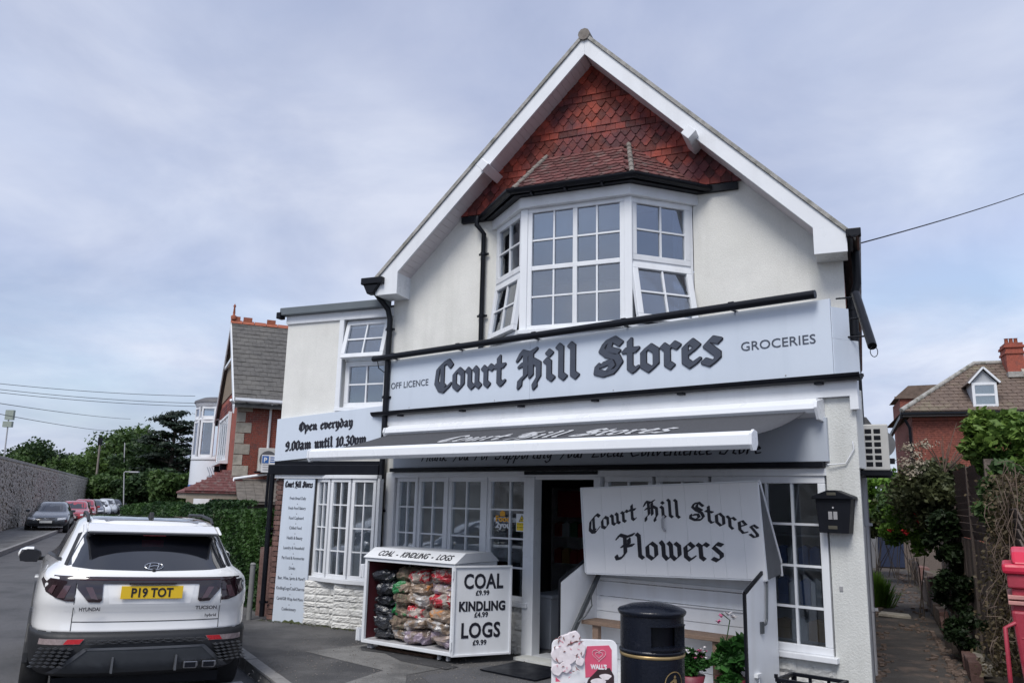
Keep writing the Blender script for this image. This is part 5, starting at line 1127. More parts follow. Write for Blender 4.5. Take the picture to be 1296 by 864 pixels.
for i_, z in ((.25, .12), (.55, .1), (.9, .14), (1.3, .1)):
    single('loose_stone', MB().box(-.08, .08, -.06, .06, -.04, .05, RZ(i_ * 90)), [quoin_m], {.25: 'pale loose stone nearest the street at the foot of the alley fence', .55: 'second loose stone from the street at the foot of the alley fence', .9: 'third loose stone from the street at the foot of the alley fence', 1.3: 'farthest loose stone from the street at the foot of the alley fence'}[i_], 'stone', MH @ T3((7.32, i_, z)), bev=.015)
fn = thing('alley_fence', 'weathered brown overlapping board fence with posts along the right side of the alley', 'fence', MH, (7.55, 3, 0))
slm = meshof(MB().box(-.008, .008, 0, 1.74, -.055, .055), 'slat', fence_m); brd = meshof(MB().box(-.009, .009, .005, .135, 0, 1.38), 'board', fence_m)
for b_ in range(5):
    y = -1.25 + b_ * 1.83; top = 2.30 - (.0 if b_ in (1, 2) else .5)
    if b_: part('post', MB().box(7.50, 7.59, y - .045, y + .045, 0, top + .05), fence_m, fn, MH)
    z = 1.47
    while z < top: inst('slat', slm, fn, MH, T3((7.535 + rr.uniform(-.004, .004), y + .045, z)) @ RY(-20) @ RX(rr.uniform(-.5, .5))); z += .092
    for q in range(13): inst('board', brd, fn, MH, T3((7.54 + rr.uniform(-.006, .006), y + .045 + q * .134, .02)))
sh = thing('garden_shed', 'dark shed with a navy door at the far end of the alley', 'shed', MH, (6.7, 18.6, 0))
part('wall', MB().box(5.9, 8.6, 18.6, 20.5, 0, 1.85), fence_m, sh, MH); part('door', MB().box(6.2, 7.3, 18.55, 18.59, .05, 1.75), pm('navy_paint', (.012, .02, .05), .5), sh, MH); part('roof', MB().box(5.8, 8.8, 18.4, 20.7, 1.852, 1.93), slate, sh, MH)
# shrubs
def rp(px, py, d): return tuple(ray(px, py, d))
def bpx(name, label, cat, px, py, d, rx, rz, mat, seed, **k):
    c = rp(px, py, d); return bush(name, label, cat, c, (rx, rx, rz), mat, seed, **k)
t, cc = bpx('shrub', 'tall olive green shrub with pale feathery heads leaning over the alley fence', 'shrub', 1193, 622, 13.5, .85, .78, leaf_olive, 21, n=9000, leaf=.045, k=40, stems=1)
for j, (px, py) in enumerate(((1150, 566), (1158, 575), (1146, 585), (1170, 562), (1153, 597), (1163, 585))):
    c = np.array(rp(px, py, 12.9)); rg = np.random.default_rng(j); v, f = leafcloud(c + rg.normal(size=(160, 3)) * np.array([.07, .07, .045]), .02, j); o = bpy.data.objects.new('seed_head', leafmesh('seed_head', v, f, [pm('pale_seed_head', (.30, .26, .20), .9) if j == 0 else MATS['pale_seed_head']])); put(o, t, MW)
sp_ = MB(); rr = random.Random(3)
for k in range(16): b = Vector(rp(1195, 600, 13.3)); e = Vector(rp(1165 + k * 6 + rr.uniform(-6, 6), 548 + rr.uniform(-14, 22), 13.3 + rr.uniform(-.4, .4))); sp_.tube([b, b.lerp(e, .6) + Vector((0, 0, .05)), e], [.008, .006, .003], 4)
part('bare_shoot', sp_, twig, t, MW)
bpx('shrub', 'dark dense shrub filling the fence line halfway down the alley', 'shrub', 1206, 680, 12.4, .42, .75, leaf_dark if 0 else leafmat('shade_leaves', (.010, .022, .008), (.03, .055, .02), 2), 22, n=5000, leaf=.045, k=30, stems=3)
t, cc = bpx('rose_bush', 'green climbing rose with a few red blooms beside the alley path', 'rose bush', 1152, 664, 14.2, .55, .58, leaf_brt, 23, n=6500, leaf=.036, k=30, stems=2)
blossoms(t, [rp(1127, 672, 13.5), rp(1143, 673, 13.4), rp(1147, 676, 13.5), rp(1160, 652, 13.5), rp(1163, 661, 13.5)], .07, petal_red, 4)
bpx('shrub', 'bright yellow-green bush at the far end of the alley behind the air conditioner', 'shrub', 1112, 632, 22.5, 1.2, .95, leaf_brt, 24, n=9000, leaf=.07, k=40)
bpx('shrub', 'mid green bush overhanging the path in front of the far shed', 'shrub', 1148, 648, 20, .95, .7, leaf_mid, 25, n=6000, leaf=.06, k=30)
gc = Vector(rp(1109, 752, 15.6)); gc.z = .0; gt = thing('grass_clump', 'low fresh green feathery grass clump on the left edge of the alley', 'grass clump', MW, gc); rr = random.Random(6); m = MB()
for k in range(1500):
    a_ = rr.random() * 6.283; r_ = abs(rr.gauss(0, .11)); h_ = rr.uniform(.35, .72) * (1 - r_ * 1.6); b_ = gc + Vector((r_ * math.cos(a_), r_ * math.sin(a_), 0)); e_ = b_ + Vector((math.cos(a_) * (.05 + r_ * .8) * rr.uniform(.4, 1.3), math.sin(a_) * (.05 + r_) * .8, h_)); q_ = b_.lerp(e_, .6) + Vector((0, 0, .06)); w_ = Vector((-math.sin(a_ + 1), math.cos(a_ + 1), 0)) * .005
    m.add([b_ - w_, b_ + w_, q_ + w_, q_ - w_, e_], [(0, 1, 2, 3), (3, 2, 4)])
part('blades', m, leaf_brt, gt, MW, fixn=False, stuff=True)
bpx('shrub', 'grey-green drooping shrub beside the grey pipe above the shed door', 'shrub', 1103, 655, 22, .6, .7, leaf_olive, 27, n=2500, leaf=.05)
t, cc = bpx('climber', 'glossy light green leafy climber at the upper right above the fence', 'climbing plant', 1272, 560, 9.2, .50, .50, leafmat('climber_leaves', (.045, .10, .02), (.24, .36, .08), 3), 28, n=4200, leaf=.055, k=26, stems=8, z0=.0)
bpx('climber', 'dark green ivy mass hanging over the fence below the light green climber', 'climbing plant', 1279, 640, 8.6, .34, .55, leafmat('ivy_leaves', (.025, .055, .02), (.09, .15, .05), 3), 29, n=4200, leaf=.045, k=26)
dv_ = thing('dead_vines', 'tangle of dry brown vine stems hanging beside the red bin', 'vines', MW, rp(1280, 760, 7.6)); rr = random.Random(8)
for grp in range(7):
    m = MB()
    for k in range(8):
        px = 1284 + rr.gauss(0, 13); ys_, yl_ = rr.uniform(580, 700), rr.uniform(90, 190); d0_ = 7.9 + rr.uniform(-.4, .5); p = [rp(px + rr.uniform(-9, 9) + rr.uniform(-22, 22) * t_, min(865, ys_ + yl_ * t_ + rr.uniform(-8, 8)), d0_ + rr.uniform(-.1, .1)) for t_ in (0, .2, .4, .6, .8, 1)]; m.tube(p, [.0045, .004, .0035, .003, .0025, .002], 5)
    part('stem', m, twig, dv_, MW)
m = MB()
for k in range(40):
    c = Vector(rp(1280 + rr.gauss(0, 12), rr.uniform(600, 850), 7.8 + rr.uniform(-.3, .3))); a = rr.random() * 6; s = rr.uniform(.05, .16)
    m.tube([c + Vector((s * math.cos(a + t_), s * .5 * math.sin(a * 2 + t_), s * math.sin(a + t_))) for t_ in (0, .7, 1.4, 2.1, 2.8)], .0035, 4)
part('curling_tendril', m, twig, dv_, MW)
rg = np.random.default_rng(4); cl_ = np.array([rp(1275 + rg.normal() * 15, rg.uniform(600, 855), 8.0 + rg.uniform(-.3, .4)) for _ in range(5200)]); v, f = leafcloud(cl_, .021, 5)
put(bpy.data.objects.new('dry_leaf_cover', leafmesh('dry_leaf_cover', v, f, [leafmat('dry_leaves', (.05, .045, .02), (.16, .12, .07), 4)])), dv_, MW)
bpx('weeds', 'straggling weeds at the foot of the alley fence behind the loose stones', 'weeds', 1222, 800, 10.2, .3, .28, MATS['shade_leaves'], 31, n=1500, leaf=.03, k=16)
bpx('weeds', 'dark ferny weeds growing out of the edging halfway along the alley', 'weeds', 1205, 745, 11.4, .32, .36, MATS['shade_leaves'], 32, n=2200, leaf=.035, k=16)

# moss, leaves and grit gathered along the foot of the shop wall and in the gutter
rr = random.Random(41); gm = MB(); gpt = []
for k in range(900):
    if k % 3: u_ = rr.uniform(-1.9, 0); p = MH @ Vector((u_, -.12 - .06 * (u_ > -.6) - abs(rr.gauss(0, .06)), .006))
    else: u_ = rr.uniform(-2.4, 3.4); p = MS @ Vector((u_, -.04 - abs(rr.gauss(0, .05)), .006))
    gpt.append((p.x, p.y, .008 + rr.random() * .012))
v, f = leafcloud(gpt, .009, 3); o = bpy.data.objects.new('wall_foot_moss', leafmesh('wall_foot_moss', v, f, [leafmat('moss_tufts', (.03, .04, .015), (.12, .13, .05), 8)])); put(o, None, MW); o['kind'] = 'stuff'
for k in range(1400):
    a_, b_ = rr.uniform(-2.6, 2.2), rr.uniform(7.6, 11); s_ = rr.uniform(.002, .006); gm.box(-s_, s_, -s_, s_, 0, s_, T3((a_, b_, .006)) @ RZ(rr.uniform(0, 90)))
o = part('pavement_grit', gm, pm('grit', (.22, .20, .18), .9, .5, 60), None, MW); o['kind'] = 'stuff'
lit = MB().box(-.02, .02, -.015, .015, 0, .012, RZ(30)); single('litter_scrap', lit, [petal_white], 'tiny white scrap of litter on the pavement near the stone wall foot', 'litter', T3((-1.62, 10.62, .006)))
# ================================================================ HEDGE
HL, HDp, HH = 15.5, .85, 1.46
hn = Vector((hd.y, -hd.x)).normalized() * -1      # away from the road is to the right of the hedge line
h0 = hedge0
def hp_(s, a, z):      # s along, a across (0 = street face), z
    p = h0 + hd * s + Vector((hd.y, -hd.x)) * a; return (p.x, p.y, z)
hg = thing('privet_hedge', 'long clipped dark green privet hedge between the shop and the red brick house', 'hedge', MW, hp_(0, 0, 0))
rg = np.random.default_rng(11); n = 46000; pts = []
s_ = rg.uniform(0, 1, n) ** 1.25 * HL; a_ = rg.uniform(0, HDp, n); z_ = rg.uniform(.02, HH, n); face = rg.integers(0, 10, n)
for s, a, z, f_ in zip(s_, a_, z_, face):
    top = HH + .05 * math.sin(s * 2.1) + .04 * math.sin(s * 5.3) + (.10 if 3.5 < s < 5 else 0) - max(0, s - 11) * .03
    z = z * top / HH; dep = abs(rg.normal()) * .05
    if f_ < 6: a = dep - .03 + .05 * noise.noise(Vector((s * 2, z * 3, 1)))
    elif f_ < 9: z = top - dep * .8 + .04
    else: s = dep
    pts.append(hp_(s, a, z))
v, f = leafcloud(pts, .034, 11); put(bpy.data.objects.new('foliage', leafmesh('foliage', v, f, [leaf_hedge])), hg, MW)
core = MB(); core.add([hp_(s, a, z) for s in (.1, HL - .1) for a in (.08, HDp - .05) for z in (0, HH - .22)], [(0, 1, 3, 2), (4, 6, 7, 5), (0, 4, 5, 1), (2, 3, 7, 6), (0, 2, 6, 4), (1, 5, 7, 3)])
part('dark_core', core, leafmat('hedge_core', (.006, .012, .004), (.015, .03, .008), 8, trans=.0), hg, MW)  # solid dark green box filling the hedge behind its leaves
single('short_post', MB().tube([(0, 0, 0), (0, 0, .78)], .038, 10).lathe([(.045, .78), (.03, .8), (.005, .805)], n=10), [pm('dull_grey_post', (.2, .2, .2), .7)], 'short grey metal post standing in front of the hedge near the brick pier', 'post', T3((-3.74, 12.3, 0)))
# low bit of brick return wall beside the black pipe
single('garden_wall', MB().box(-2.32, -1.97, .25, .5, 0, 1.0), [brick_old], 'low brown brick wall stub between the hedge and the side wing', 'garden wall', MH)

# ================================================================ RED BRICK HOUSE NEXT DOOR
MR = frame(-9.50, 28.06, 0, 24); rh_ = thing('red_brick_house', 'red brick house with steep grey slate roof and white round corner bay', 'house', MR)
m = MB(); m.box(0, 14, 0, .3, 0, 5.15); part('front_wall', m, mortar, rh_, MR)
bk = MB(); rr = random.Random(2)
for r in range(67):
    z = .02 + r * .0755; x = -.0 - (r % 2) * .112
    while x < 3.6: bk.box(max(x, .0), min(x + .215, 3.7), -.012 - rr.uniform(0, .004), .0, z, z + .066); x += .225
part('brickwork', bk, brick_m, rh_, MR, stuff=True)
m = MB(); m.prism([(0, 0), (8, 0), (8, 5.15), (4, 8.4), (0, 5.15)], .0, .3, ax='x'); part('gable_wall', m, brick_m, rh_, MR)
m = MB()
for i in range(4): m.box(-.03, .0, .3, 7.7, 4.9 + i * .12, 5.0 + i * .12)
part('tile_band', m, tile_red, rh_, MR)
part('gable_render', MB().prism([(1.0, 5.6), (7.0, 5.6), (4, 8.1)], -.03, .0, ax='x'), pm('tan_render', (.22, .17, .12), .9), rh_, MR)
for i in range(12):
    wdt = .52 if i % 2 else .30; part('quoin', MB().box(-.02, -.02 + wdt, -.035, -.0125, .6 + i * .37, .6 + i * .37 + .35), quoin_m, rh_, MR, bev=.01)
RR_, RE = 8.62, 5.18; sl_ = (RR_ - RE) / 4.0
def rz_(y): return RR_ - abs(y - 4) * sl_
for s in (-1, 1): part('roof', MB().prism([(4, RR_), (4 + s * 4.35, RR_ - sl_ * 4.35), (4 + s * 4.35, RR_ - sl_ * 4.35 - .1), (4, RR_ - .1)], -.15, 14, ax='x'), slate_b, rh_, MR)
sl2 = MB(); nrow = 19; L_ = math.hypot(4.35, sl_ * 4.35); ra = math.atan(sl_)
for r in range(nrow):
    t = r * L_ / nrow; x = -.16 - (r % 2) * .15
    while x < 4.6:
        M_ = T3((x, 4 - math.cos(ra) * (L_ - t) - .0, RR_ - math.sin(ra) * (L_ - t) + .03)) @ RX(math.degrees(ra) - 3); jit = rr.uniform(-.006, .006)
        sl2.box(max(0, -.16 - x), .292, 0, L_ / nrow + .05, -.008 + jit, .006 + jit, M_); x += .3
part('slates', sl2, slate_b, rh_, MR, stuff=True)
rtm = meshof(MB().prism([(-.16, -.1), (0, .06), (.16, -.1), (0, .0)], 0, .44, ax='x'), 'ridge_tile', pm('terracotta_ridge', (.30, .09, .05), .8, .2, 8))
cst = meshof(MB().prism([(-.03, 0), (.03, 0), (.03, .17), (-.03, .17)], .02, .36, ax='x'), 'ridge_crest', MATS['terracotta_ridge'])
for i in range(10):
    inst('ridge_tile', rtm, rh_, MR, T3((-.2 + i * .46, 4, RR_ + .03)))
    if i % 3 == 0 or i == 1: inst('ridge_crest', cst, rh_, MR, T3((-.2 + i * .46, 4, RR_ + .07)))
part('finial', MB().lathe([(.10, 0), (.12, .14), (.04, .2), (.05, .26), (.03, .5), (.06, .55), (.005, .66)], (-.1, 4, RR_ + .1), 10), MATS['terracotta_ridge'], rh_, MR)
for s in (-1, 1): part('barge_board', MB().prism([(4, RR_ - .02), (4 + s * 4.4, RR_ - .02 - sl_ * 4.4), (4 + s * 4.4, RR_ - .28 - sl_ * 4.4), (4, RR_ - .30)], -.2, -.155, ax='x'), upvc, rh_, MR)
part('collar_beam', MB().box(-.15, -.08, 2.3, 5.7, 6.9, 7.02), upvc, rh_, MR)
part('gutter_board', MB().box(-.15, 4.5, -.42, -.36, 5.0, 5.1), upvc, rh_, MR); gutter('gutter', rh_, MR, [(-.18, -.42, 5.02), (4.5, -.42, 5.02)], .06, upvc)
for x in (.2, .7, 1.3, 1.9): part('rafter_foot', MB().box(x, x + .08, -.36, -.02, 4.98, 5.06), upvc, rh_, MR)
part('downpipe', MB().tube([(1.1, -.4, 5.0), (1.1, -.07, 4.75), (1.1, -.07, 2.5)], .045, 8).tube([(-.3, -.42, 5.0), (-.05, -.08, 4.8)], .045, 8), upvc, rh_, MR)
aircon(MR @ T3((.78, -.45, 2.62)), 'pale air conditioning unit with a round fan on the red brick house wall', .62, .8, .3, small=True)
# lean-to with slates in front and its pipe
part('lean_to_roof', MB().prism([(-1.6, 1.6), (-.02, 2.35), (-.02, 2.27), (-1.6, 1.52)], .1, 6, ax='x'), pm('brown_slate', (.13, .115, .10), .85, .25, 5, .3), rh_, MR)
lm = MB()
for r in range(7):
    for i in range(20): lm.box(.1 + i * .29, .1 + i * .29 + .28, 0, .27, 0, .012, T3((0, -1.62 + r * .225, 1.6 + r * .107)) @ RX(24))
part('lean_to_slates', lm, MATS['brown_slate'], rh_, MR, stuff=True)
part('lean_to_wall', MB().box(.2, 6, -1.4, -.03, 0, 1.6), pm('dark_boarding', (.06, .05, .045), .9), rh_, MR)
part('rain_pipe', MB().tube([(.0, -.2, 1.6), (.05, -.2, 2.35), (1.6, -.25, 2.62)], .05, 8), upvc, rh_, MR)
# gable side: oriel-like window, porch roof, round bay
def swindow(F, w_, h_, cols, name='window'): return window(rh_, F, w_, h_, cols, 1, fr=.09, bar=.08, gl=glass_up, name=name)
GS = MR @ Matrix.Rotation(R(-90), 4, 'Z')    # x' runs away from the gable toward the street corner
swindow(MR @ T3((-.12, 6.0, 3.05)) @ RZ(-90), 3.8, 1.75, 4)
part('window_sill', MB().box(-.3, -.01, 2.0, 6.2, 2.93, 3.04).box(-.12, -.01, 2.05, 2.19, 3.05, 4.85).box(-.12, -.01, 6.02, 6.15, 3.05, 4.85), upvc, rh_, MR)
part('sill_bracket', MB().box(-.22, -.0, 2.6, 2.75, 2.7, 2.93).box(-.22, 0, 5.2, 5.35, 2.7, 2.93), black_paint, rh_, MR)
m = MB(); m.add([(-1.5, -.75, 1.9), (.25, -.75, 1.9), (.25, .3, 2.62), (-.02, .3, 2.62), (-.02, 6, 2.62), (-1.5, 6.5, 1.9), (-.02, 6.5, 1.9)], [(0, 1, 2, 3), (0, 3, 4, 5), (5, 4, 6)]); m.box(-1.5, .25, -.75, 6.5, 1.84, 1.895); part('porch_roof', m, tile_bay, rh_, MR)
part('porch_front_tiles', MB(), tile_bay, rh_, MR) if 0 else None
pt = MB()
for r in range(8):
    for i in range(6): pt.box(0, .28, 0, .19, 0, .016, T3((-1.5 + r * .17 + i * .29, -.76 + r * .132, 1.905 + r * .09)) @ RX(31)) if -1.5 + r * .17 + i * .29 < .05 else None
part('porch_tiles', pt, tile_bay, rh_, MR, stuff=True)
part('porch_beam', MB().box(-1.45, .2, -.7, -.58, 1.66, 1.84).box(-1.45, -1.33, -.58, 6.4, 1.66, 1.84), pm('tan_stone', (.32, .27, .21), .8), rh_, MR)
part('porch_post', MB().box(-1.42, -1.2, -.7, -.5, 0, 1.66).box(-.7, -.02, -.5, -.4, 0, 1.2), MATS['tan_stone'], rh_, MR)
bcx, bcy, br_ = .2, 9.1, 1.1
bayp = part('round_bay', MB().lathe([(br_ + .02, 0), (br_ + .02, 2.0)], (bcx, bcy, 0), 20, smooth=False), upvc, rh_, MR)
part('bay_sign', MB().lathe([(br_ + .05, 2.02), (br_ + .05, 3.25)], (bcx, bcy, 0), 24), sign_w, bayp, MR)
part('blue_stripe', MB().lathe([(br_ + .06, 2.05), (br_ + .06, 2.22)], (bcx, bcy, 0), 24), blue_m, bayp, MR)
for pr__ in ([(br_ + .04, 3.28), (br_ + .06, 3.32), (br_ + .04, 3.42)], [(br_ + .02, 5.0), (br_ + .05, 5.05), (br_ + .02, 5.12)], [(br_, 5.6), (br_ + .06, 5.66), (br_ + .1, 5.8)]): part('bay_band', MB().lathe(pr__, (bcx, bcy, 0), 24), upvc, bayp, MR)
part('bay_dome', MB().lathe([(br_ + .14, 5.8), (br_ + .12, 5.9), (br_ * .8, 6.05), (br_ * .3, 6.12), (.02, 6.14)], (bcx, bcy, 0), 24), pm('lead_roof', (.10, .10, .11), .6), bayp, MR)
for k in range(6):
    a = R(150 + k * 42); F_ = MR @ T3((bcx + br_ * math.cos(a), bcy + br_ * math.sin(a), 0)) @ Matrix.Rotation(a + math.pi / 2, 4, 'Z') @ T3((-.34, 0, 0))
    window(rh_, F_ @ T3((0, 0, 3.42)), .68, 1.58, 1, 1, fr=.10, gl=glass_up); window(rh_, F_ @ T3((0, 0, 5.12)), .68, .48, 1, 1, fr=.08, gl=glass_up)
    curtain_ = MB().box(.1, .58, .14, .15, 3.5, 4.95); part('net_curtain', curtain_, pm('stripe_curtain', (.22, .21, .22), .9, .5, 40, stretch=(4, 4, .1)) if k == 0 else MATS['stripe_curtain'], bayp, F_)
lg = MB()
FG = MR @ T3((bcx + (br_ + .065) * math.cos(R(255)), bcy + (br_ + .065) * math.sin(R(255)), 0)) @ Matrix.Rotation(R(255 + 90), 4, 'Z')
for (a, b, c) in ((0, .05, .9), (.1, .02, .7), (-.1, .1, 1.0)): lg.tube([(a - .1, 0, 2.55), (a + .02, 0, 2.65), (a - .04, 0, 2.8), (a - .12, 0, 2.98)], .012, 4)
part('swirl_emblem', lg, pm('soft_blue_grey', (.22, .28, .36), .5), bayp, FG)
part('rear_wing', MB().box(.2, 4, 14, 20, 0, 3.7).box(.1, 4, 13.9, 14, 3.2, 3.7), brick_m, rh_, MR); part('rear_verge', MB().beam((.0, 13.8, 3.4), (1.6, 13.8, 4.6), .1, .2), upvc, rh_, MR)
part('interior', MB().box(.35, 6, 8.5, 8.6, 0, 5), dark_room, rh_, MR)
# parking sign on its pole
pk = thing('parking_sign', 'small white parking sign with a blue P on a post by the side wing', 'road sign', MW, rp(341, 640, 17))
c = ray(341, 586, 17); FPk = frame(c.x, c.y, c.z, 18)
part('plate', MB().box(-.16, .16, -.01, .0, -.19, .17), pb_m, pk, FPk, bev=.003); part('blue_square', MB().box(-.15, -.02, -.014, -.0105, .0, .15), blue_m, pk, FPk)
text('P', .13, white_ink, pk, FPk, -.12, -.016, .025, offset=.004)
for i, wv in enumerate((.12, .1, .12)): part('text_line', MB().box(.01, .01 + wv, -.0135, -.0105, .11 - i * .045, .13 - i * .045), blue_m, pk, FPk)
for i, wv in enumerate((.27, .22, .25)): part('text_line', MB().box(-.13, -.13 + wv, -.0135, -.0105, -.04 - i * .05, -.022 - i * .05), grey_pipe, pk, FPk)
part('post', MB().tube([(0, .03, .1), (0, .03, -c.z)], .03, 8), black_pl, pk, FPk)

# ================================================================ FAR BRICK HOUSE WITH A DORMER
MD = frame(13.75, 28, 0, -20); dh = thing('dormer_house', 'far red brick house with brown tiled roof, white dormer and brick chimney', 'house', MD)
dm = MB(); dm.box(.25, 14, .3, 5.7, 0, 5.05); part('wall', dm, pm('far_brick', (.22, .07, .05), .9, .4, 14, .2, c2=(.17, .06, .05), c2at=(.5, .75), c2scale=5), dh, MD)
bk = MB()
for r in range(40):
    z = 2.1 + r * .0745; x = .25 - (r % 2) * .11
    while x < 5: bk.box(max(x, .25), x + .212, .285 - rr.uniform(0, .005), .3, z, z + .064); x += .225
part('brickwork', bk, MATS['far_brick'], dh, MD, stuff=True)
dz, rzt = 5.15, 7.2; D3 = [(-.1, 0, dz), (14, 0, dz), (14, 3.0, rzt), (2.8, 3.0, rzt), (-.1, 6.0, dz), (14, 6.0, dz)]
roofm = pm('brown_concrete_tile', (.135, .098, .078), .85, .3, 6, .3, c2=(.19, .17, .11), c2at=(.55, .75), c2scale=1.4, rand=.1)
rf = MB(); rf.add(D3, [(0, 1, 2, 3), (4, 0, 3), (5, 4, 3, 2)]); part('roof', rf, roofm, dh, MD, fixn=False)
tl = MB(); rows = 15; ra = math.atan2(rzt - dz, 3.0); Ls = math.hypot(rzt - dz, 3.0)
for r in range(rows):
    t = r / rows; x0 = -.1 + 2.9 * t; y = 3.0 * t; z = dz + (rzt - dz) * t; x = x0
    while x < 9: tl.box(0, .27, 0, Ls / rows + .03, 0, .03, T3((x, y, z + .015)) @ RX(math.degrees(ra) - 4)); tl.box(.27, .3, 0, Ls / rows + .03, 0, .012, T3((x, y, z + .015)) @ RX(math.degrees(ra) - 4)); x += .3
part('roof_tiles', tl, roofm, dh, MD, stuff=True)
hp = MB(); hp.tube([(-.1, 0, dz + .05), (2.8, 3.0, rzt + .06), (14, 3.0, rzt + .06)], .09, 8); part('hip_and_ridge', hp, verge_m, dh, MD)
part('gutter', MB().box(-.15, 9, -.14, -.02, dz - .10, dz - .02), black_pl, dh, MD); part('eave_board', MB().box(-.05, 9, -.02, .3, dz - .16, dz - .12), pm('grey_soffit', (.2, .19, .19), .8), dh, MD)
part('dentil_course', MB().box(.25, 9, .2, .3, dz - .28, dz - .18), brick_m, dh, MD)
part('side_gutter_pipe', MB().tube([(.0, .1, 4.9), (.15, .2, 4.6), (.17, .2, 2)], .05, 8).beam((-.1, .1, 5.0), (-.25, 3, 4.5), .1, .12), black_pl, dh, MD)
# dormer
dx, dy = 2.52, .25
part('dormer_wall', MB().box(dx - .34, dx + .40, dy, 1.4, 5.25, 6.14).prism([(dx - .36, 6.14), (dx + .42, 6.14), (dx + .03, 6.58)], dy, 1.8), pm('grey_cladding', (.40, .42, .45), .7, .05, 10), dh, MD)
window(dh, MD @ T3((dx - .35, dy - .06, 5.30)), .76, .84, 1, 2, fr=.09, bar=.07, gl=glass)
part('net_curtain', MB().box(dx - .27, dx + .33, dy - .012, dy - .004, 5.38, 6.06), curtain_m, dh, MD)
part('dormer_barge', MB().beam((dx - .45, dy - .1, 6.12), (dx + .03, dy - .1, 6.66), .06, .10, up=(0, -1, 0)).beam((dx + .51, dy - .1, 6.12), (dx + .03, dy - .1, 6.66), .06, .10, up=(0, -1, 0)), upvc, dh, MD)
part('dormer_roof', MB().prism([(dx - .49, 6.12), (dx + .03, 6.71), (dx + .03, 6.67), (dx - .45, 6.10)], dy - .1, 2.2).prism([(dx + .55, 6.12), (dx + .03, 6.71), (dx + .03, 6.67), (dx + .51, 6.10)], dy - .1, 2.2), roofm, dh, MD)
ch = part('chimney', MB().box(3.72, 4.28, 2.2, 3.1, 5.9, 7.68).box(3.68, 4.32, 2.16, 3.14, 7.45, 7.53).box(3.67, 4.33, 2.15, 3.15, 7.68, 7.76).box(3.72, 4.28, 2.2, 3.1, 7.76, 7.86), brick_m, dh, MD)
for x in (3.85, 4.0, 4.15): part('chimney_pot', MB().lathe([(.075, 0), (.06, .2), (.08, .22)], (x, 2.6, 7.86), 10), MATS['terracotta_ridge'], ch, MD)
part('party_parapet', MB().beam((4.25, .05, 5.35), (4.25, 3.0, 7.3), .22, .2), quoin_m, dh, MD)
part('lead_apron', MB().prism([(3.67, 6.75), (4.33, 6.75), (4.33, 6.55), (3.67, 6.55)], 1.9, 2.19), verge_m, dh, MD)
part('rear_roof', MB().prism([(.35, 6.45), (.85, 6.9), (3.2, 6.95), (3.2, 6.45)], 6.0, 9).box(.3, 3, 5.95, 6.0, 6.36, 6.45), roofm, dh, MD); part('rear_wall', MB().box(.5, 3.2, 6.05, 9, 0, 6.36), MATS['far_brick'], dh, MD)
ob = thing('outbuilding', 'small dark slate roofed outbuilding glimpsed behind the air conditioner', 'outbuilding', MW, rp(1100, 660, 26))
c = ray(1094, 545, 26); part('wall', MB().box(c.x - 1.5, c.x + .2, 26, 26.8, 0, c.z - .05), dark_room, ob); part('roof', MB().prism([(c.x - 1.5, c.z + .6), (c.x + .0, c.z + .42), (c.x + .3, c.z), (c.x - 1.5, c.z)], 25.8, 26.8), slate, ob); part('roof_edge', MB().box(c.x - 1.5, c.x + .42, 25.75, 25.79, c.z - .1, c.z), upvc, ob)

# ================================================================ RUBBLE WALL, POLES, WIRES, TREES
a = WL0 - wd * 40; b = WL1; nrm2 = Vector((wd.y, -wd.x)); ww = thing('rubble_stone_wall', 'long high grey rubble stone wall along the far side of the road', 'wall', MW, (WL0.x, WL0.y, 0))
m = MB(); rr = random.Random(77); Lw = (b - a).length; nx, nz = 400, 16; vs = []
for j in range(nz + 1):
    for i in range(nx + 1):
        p = a + wd * (Lw * i / nx); o_ = (rr.uniform(-.05, .05) if 0 < j < nz else 0); q = p + nrm2 * o_; vs.append((q.x, q.y, -.02 + 3.14 * j / nz))
m.add(vs, [(j * (nx + 1) + i, j * (nx + 1) + i + 1, (j + 1) * (nx + 1) + i + 1, (j + 1) * (nx + 1) + i) for j in range(nz) for i in range(nx)], False)
part('stone_face', m, flint, ww, fixn=False)
m = MB(); m.add([(p.x, p.y, z) for p in (a - nrm2 * .03, b - nrm2 * .03, b - nrm2 * .55, a - nrm2 * .55) for z in (0, 3.12)], [(0, 1, 3, 2), (2, 3, 5, 4), (4, 5, 7, 6), (6, 7, 1, 0), (1, 7, 5, 3)]); part('wall_core', m, flint, ww)
m = MB(); i = 0
while i < Lw - 1:
    p = a + wd * i; q = p + wd * .98; m.beam((p.x - nrm2.x * .28, p.y - nrm2.y * .28, 3.18), (q.x - nrm2.x * .28, q.y - nrm2.y * .28, 3.18 + rr.uniform(-.01, .01)), .64, .12); i += 1.0
part('coping_stones', m, verge_m, ww, stuff=True)
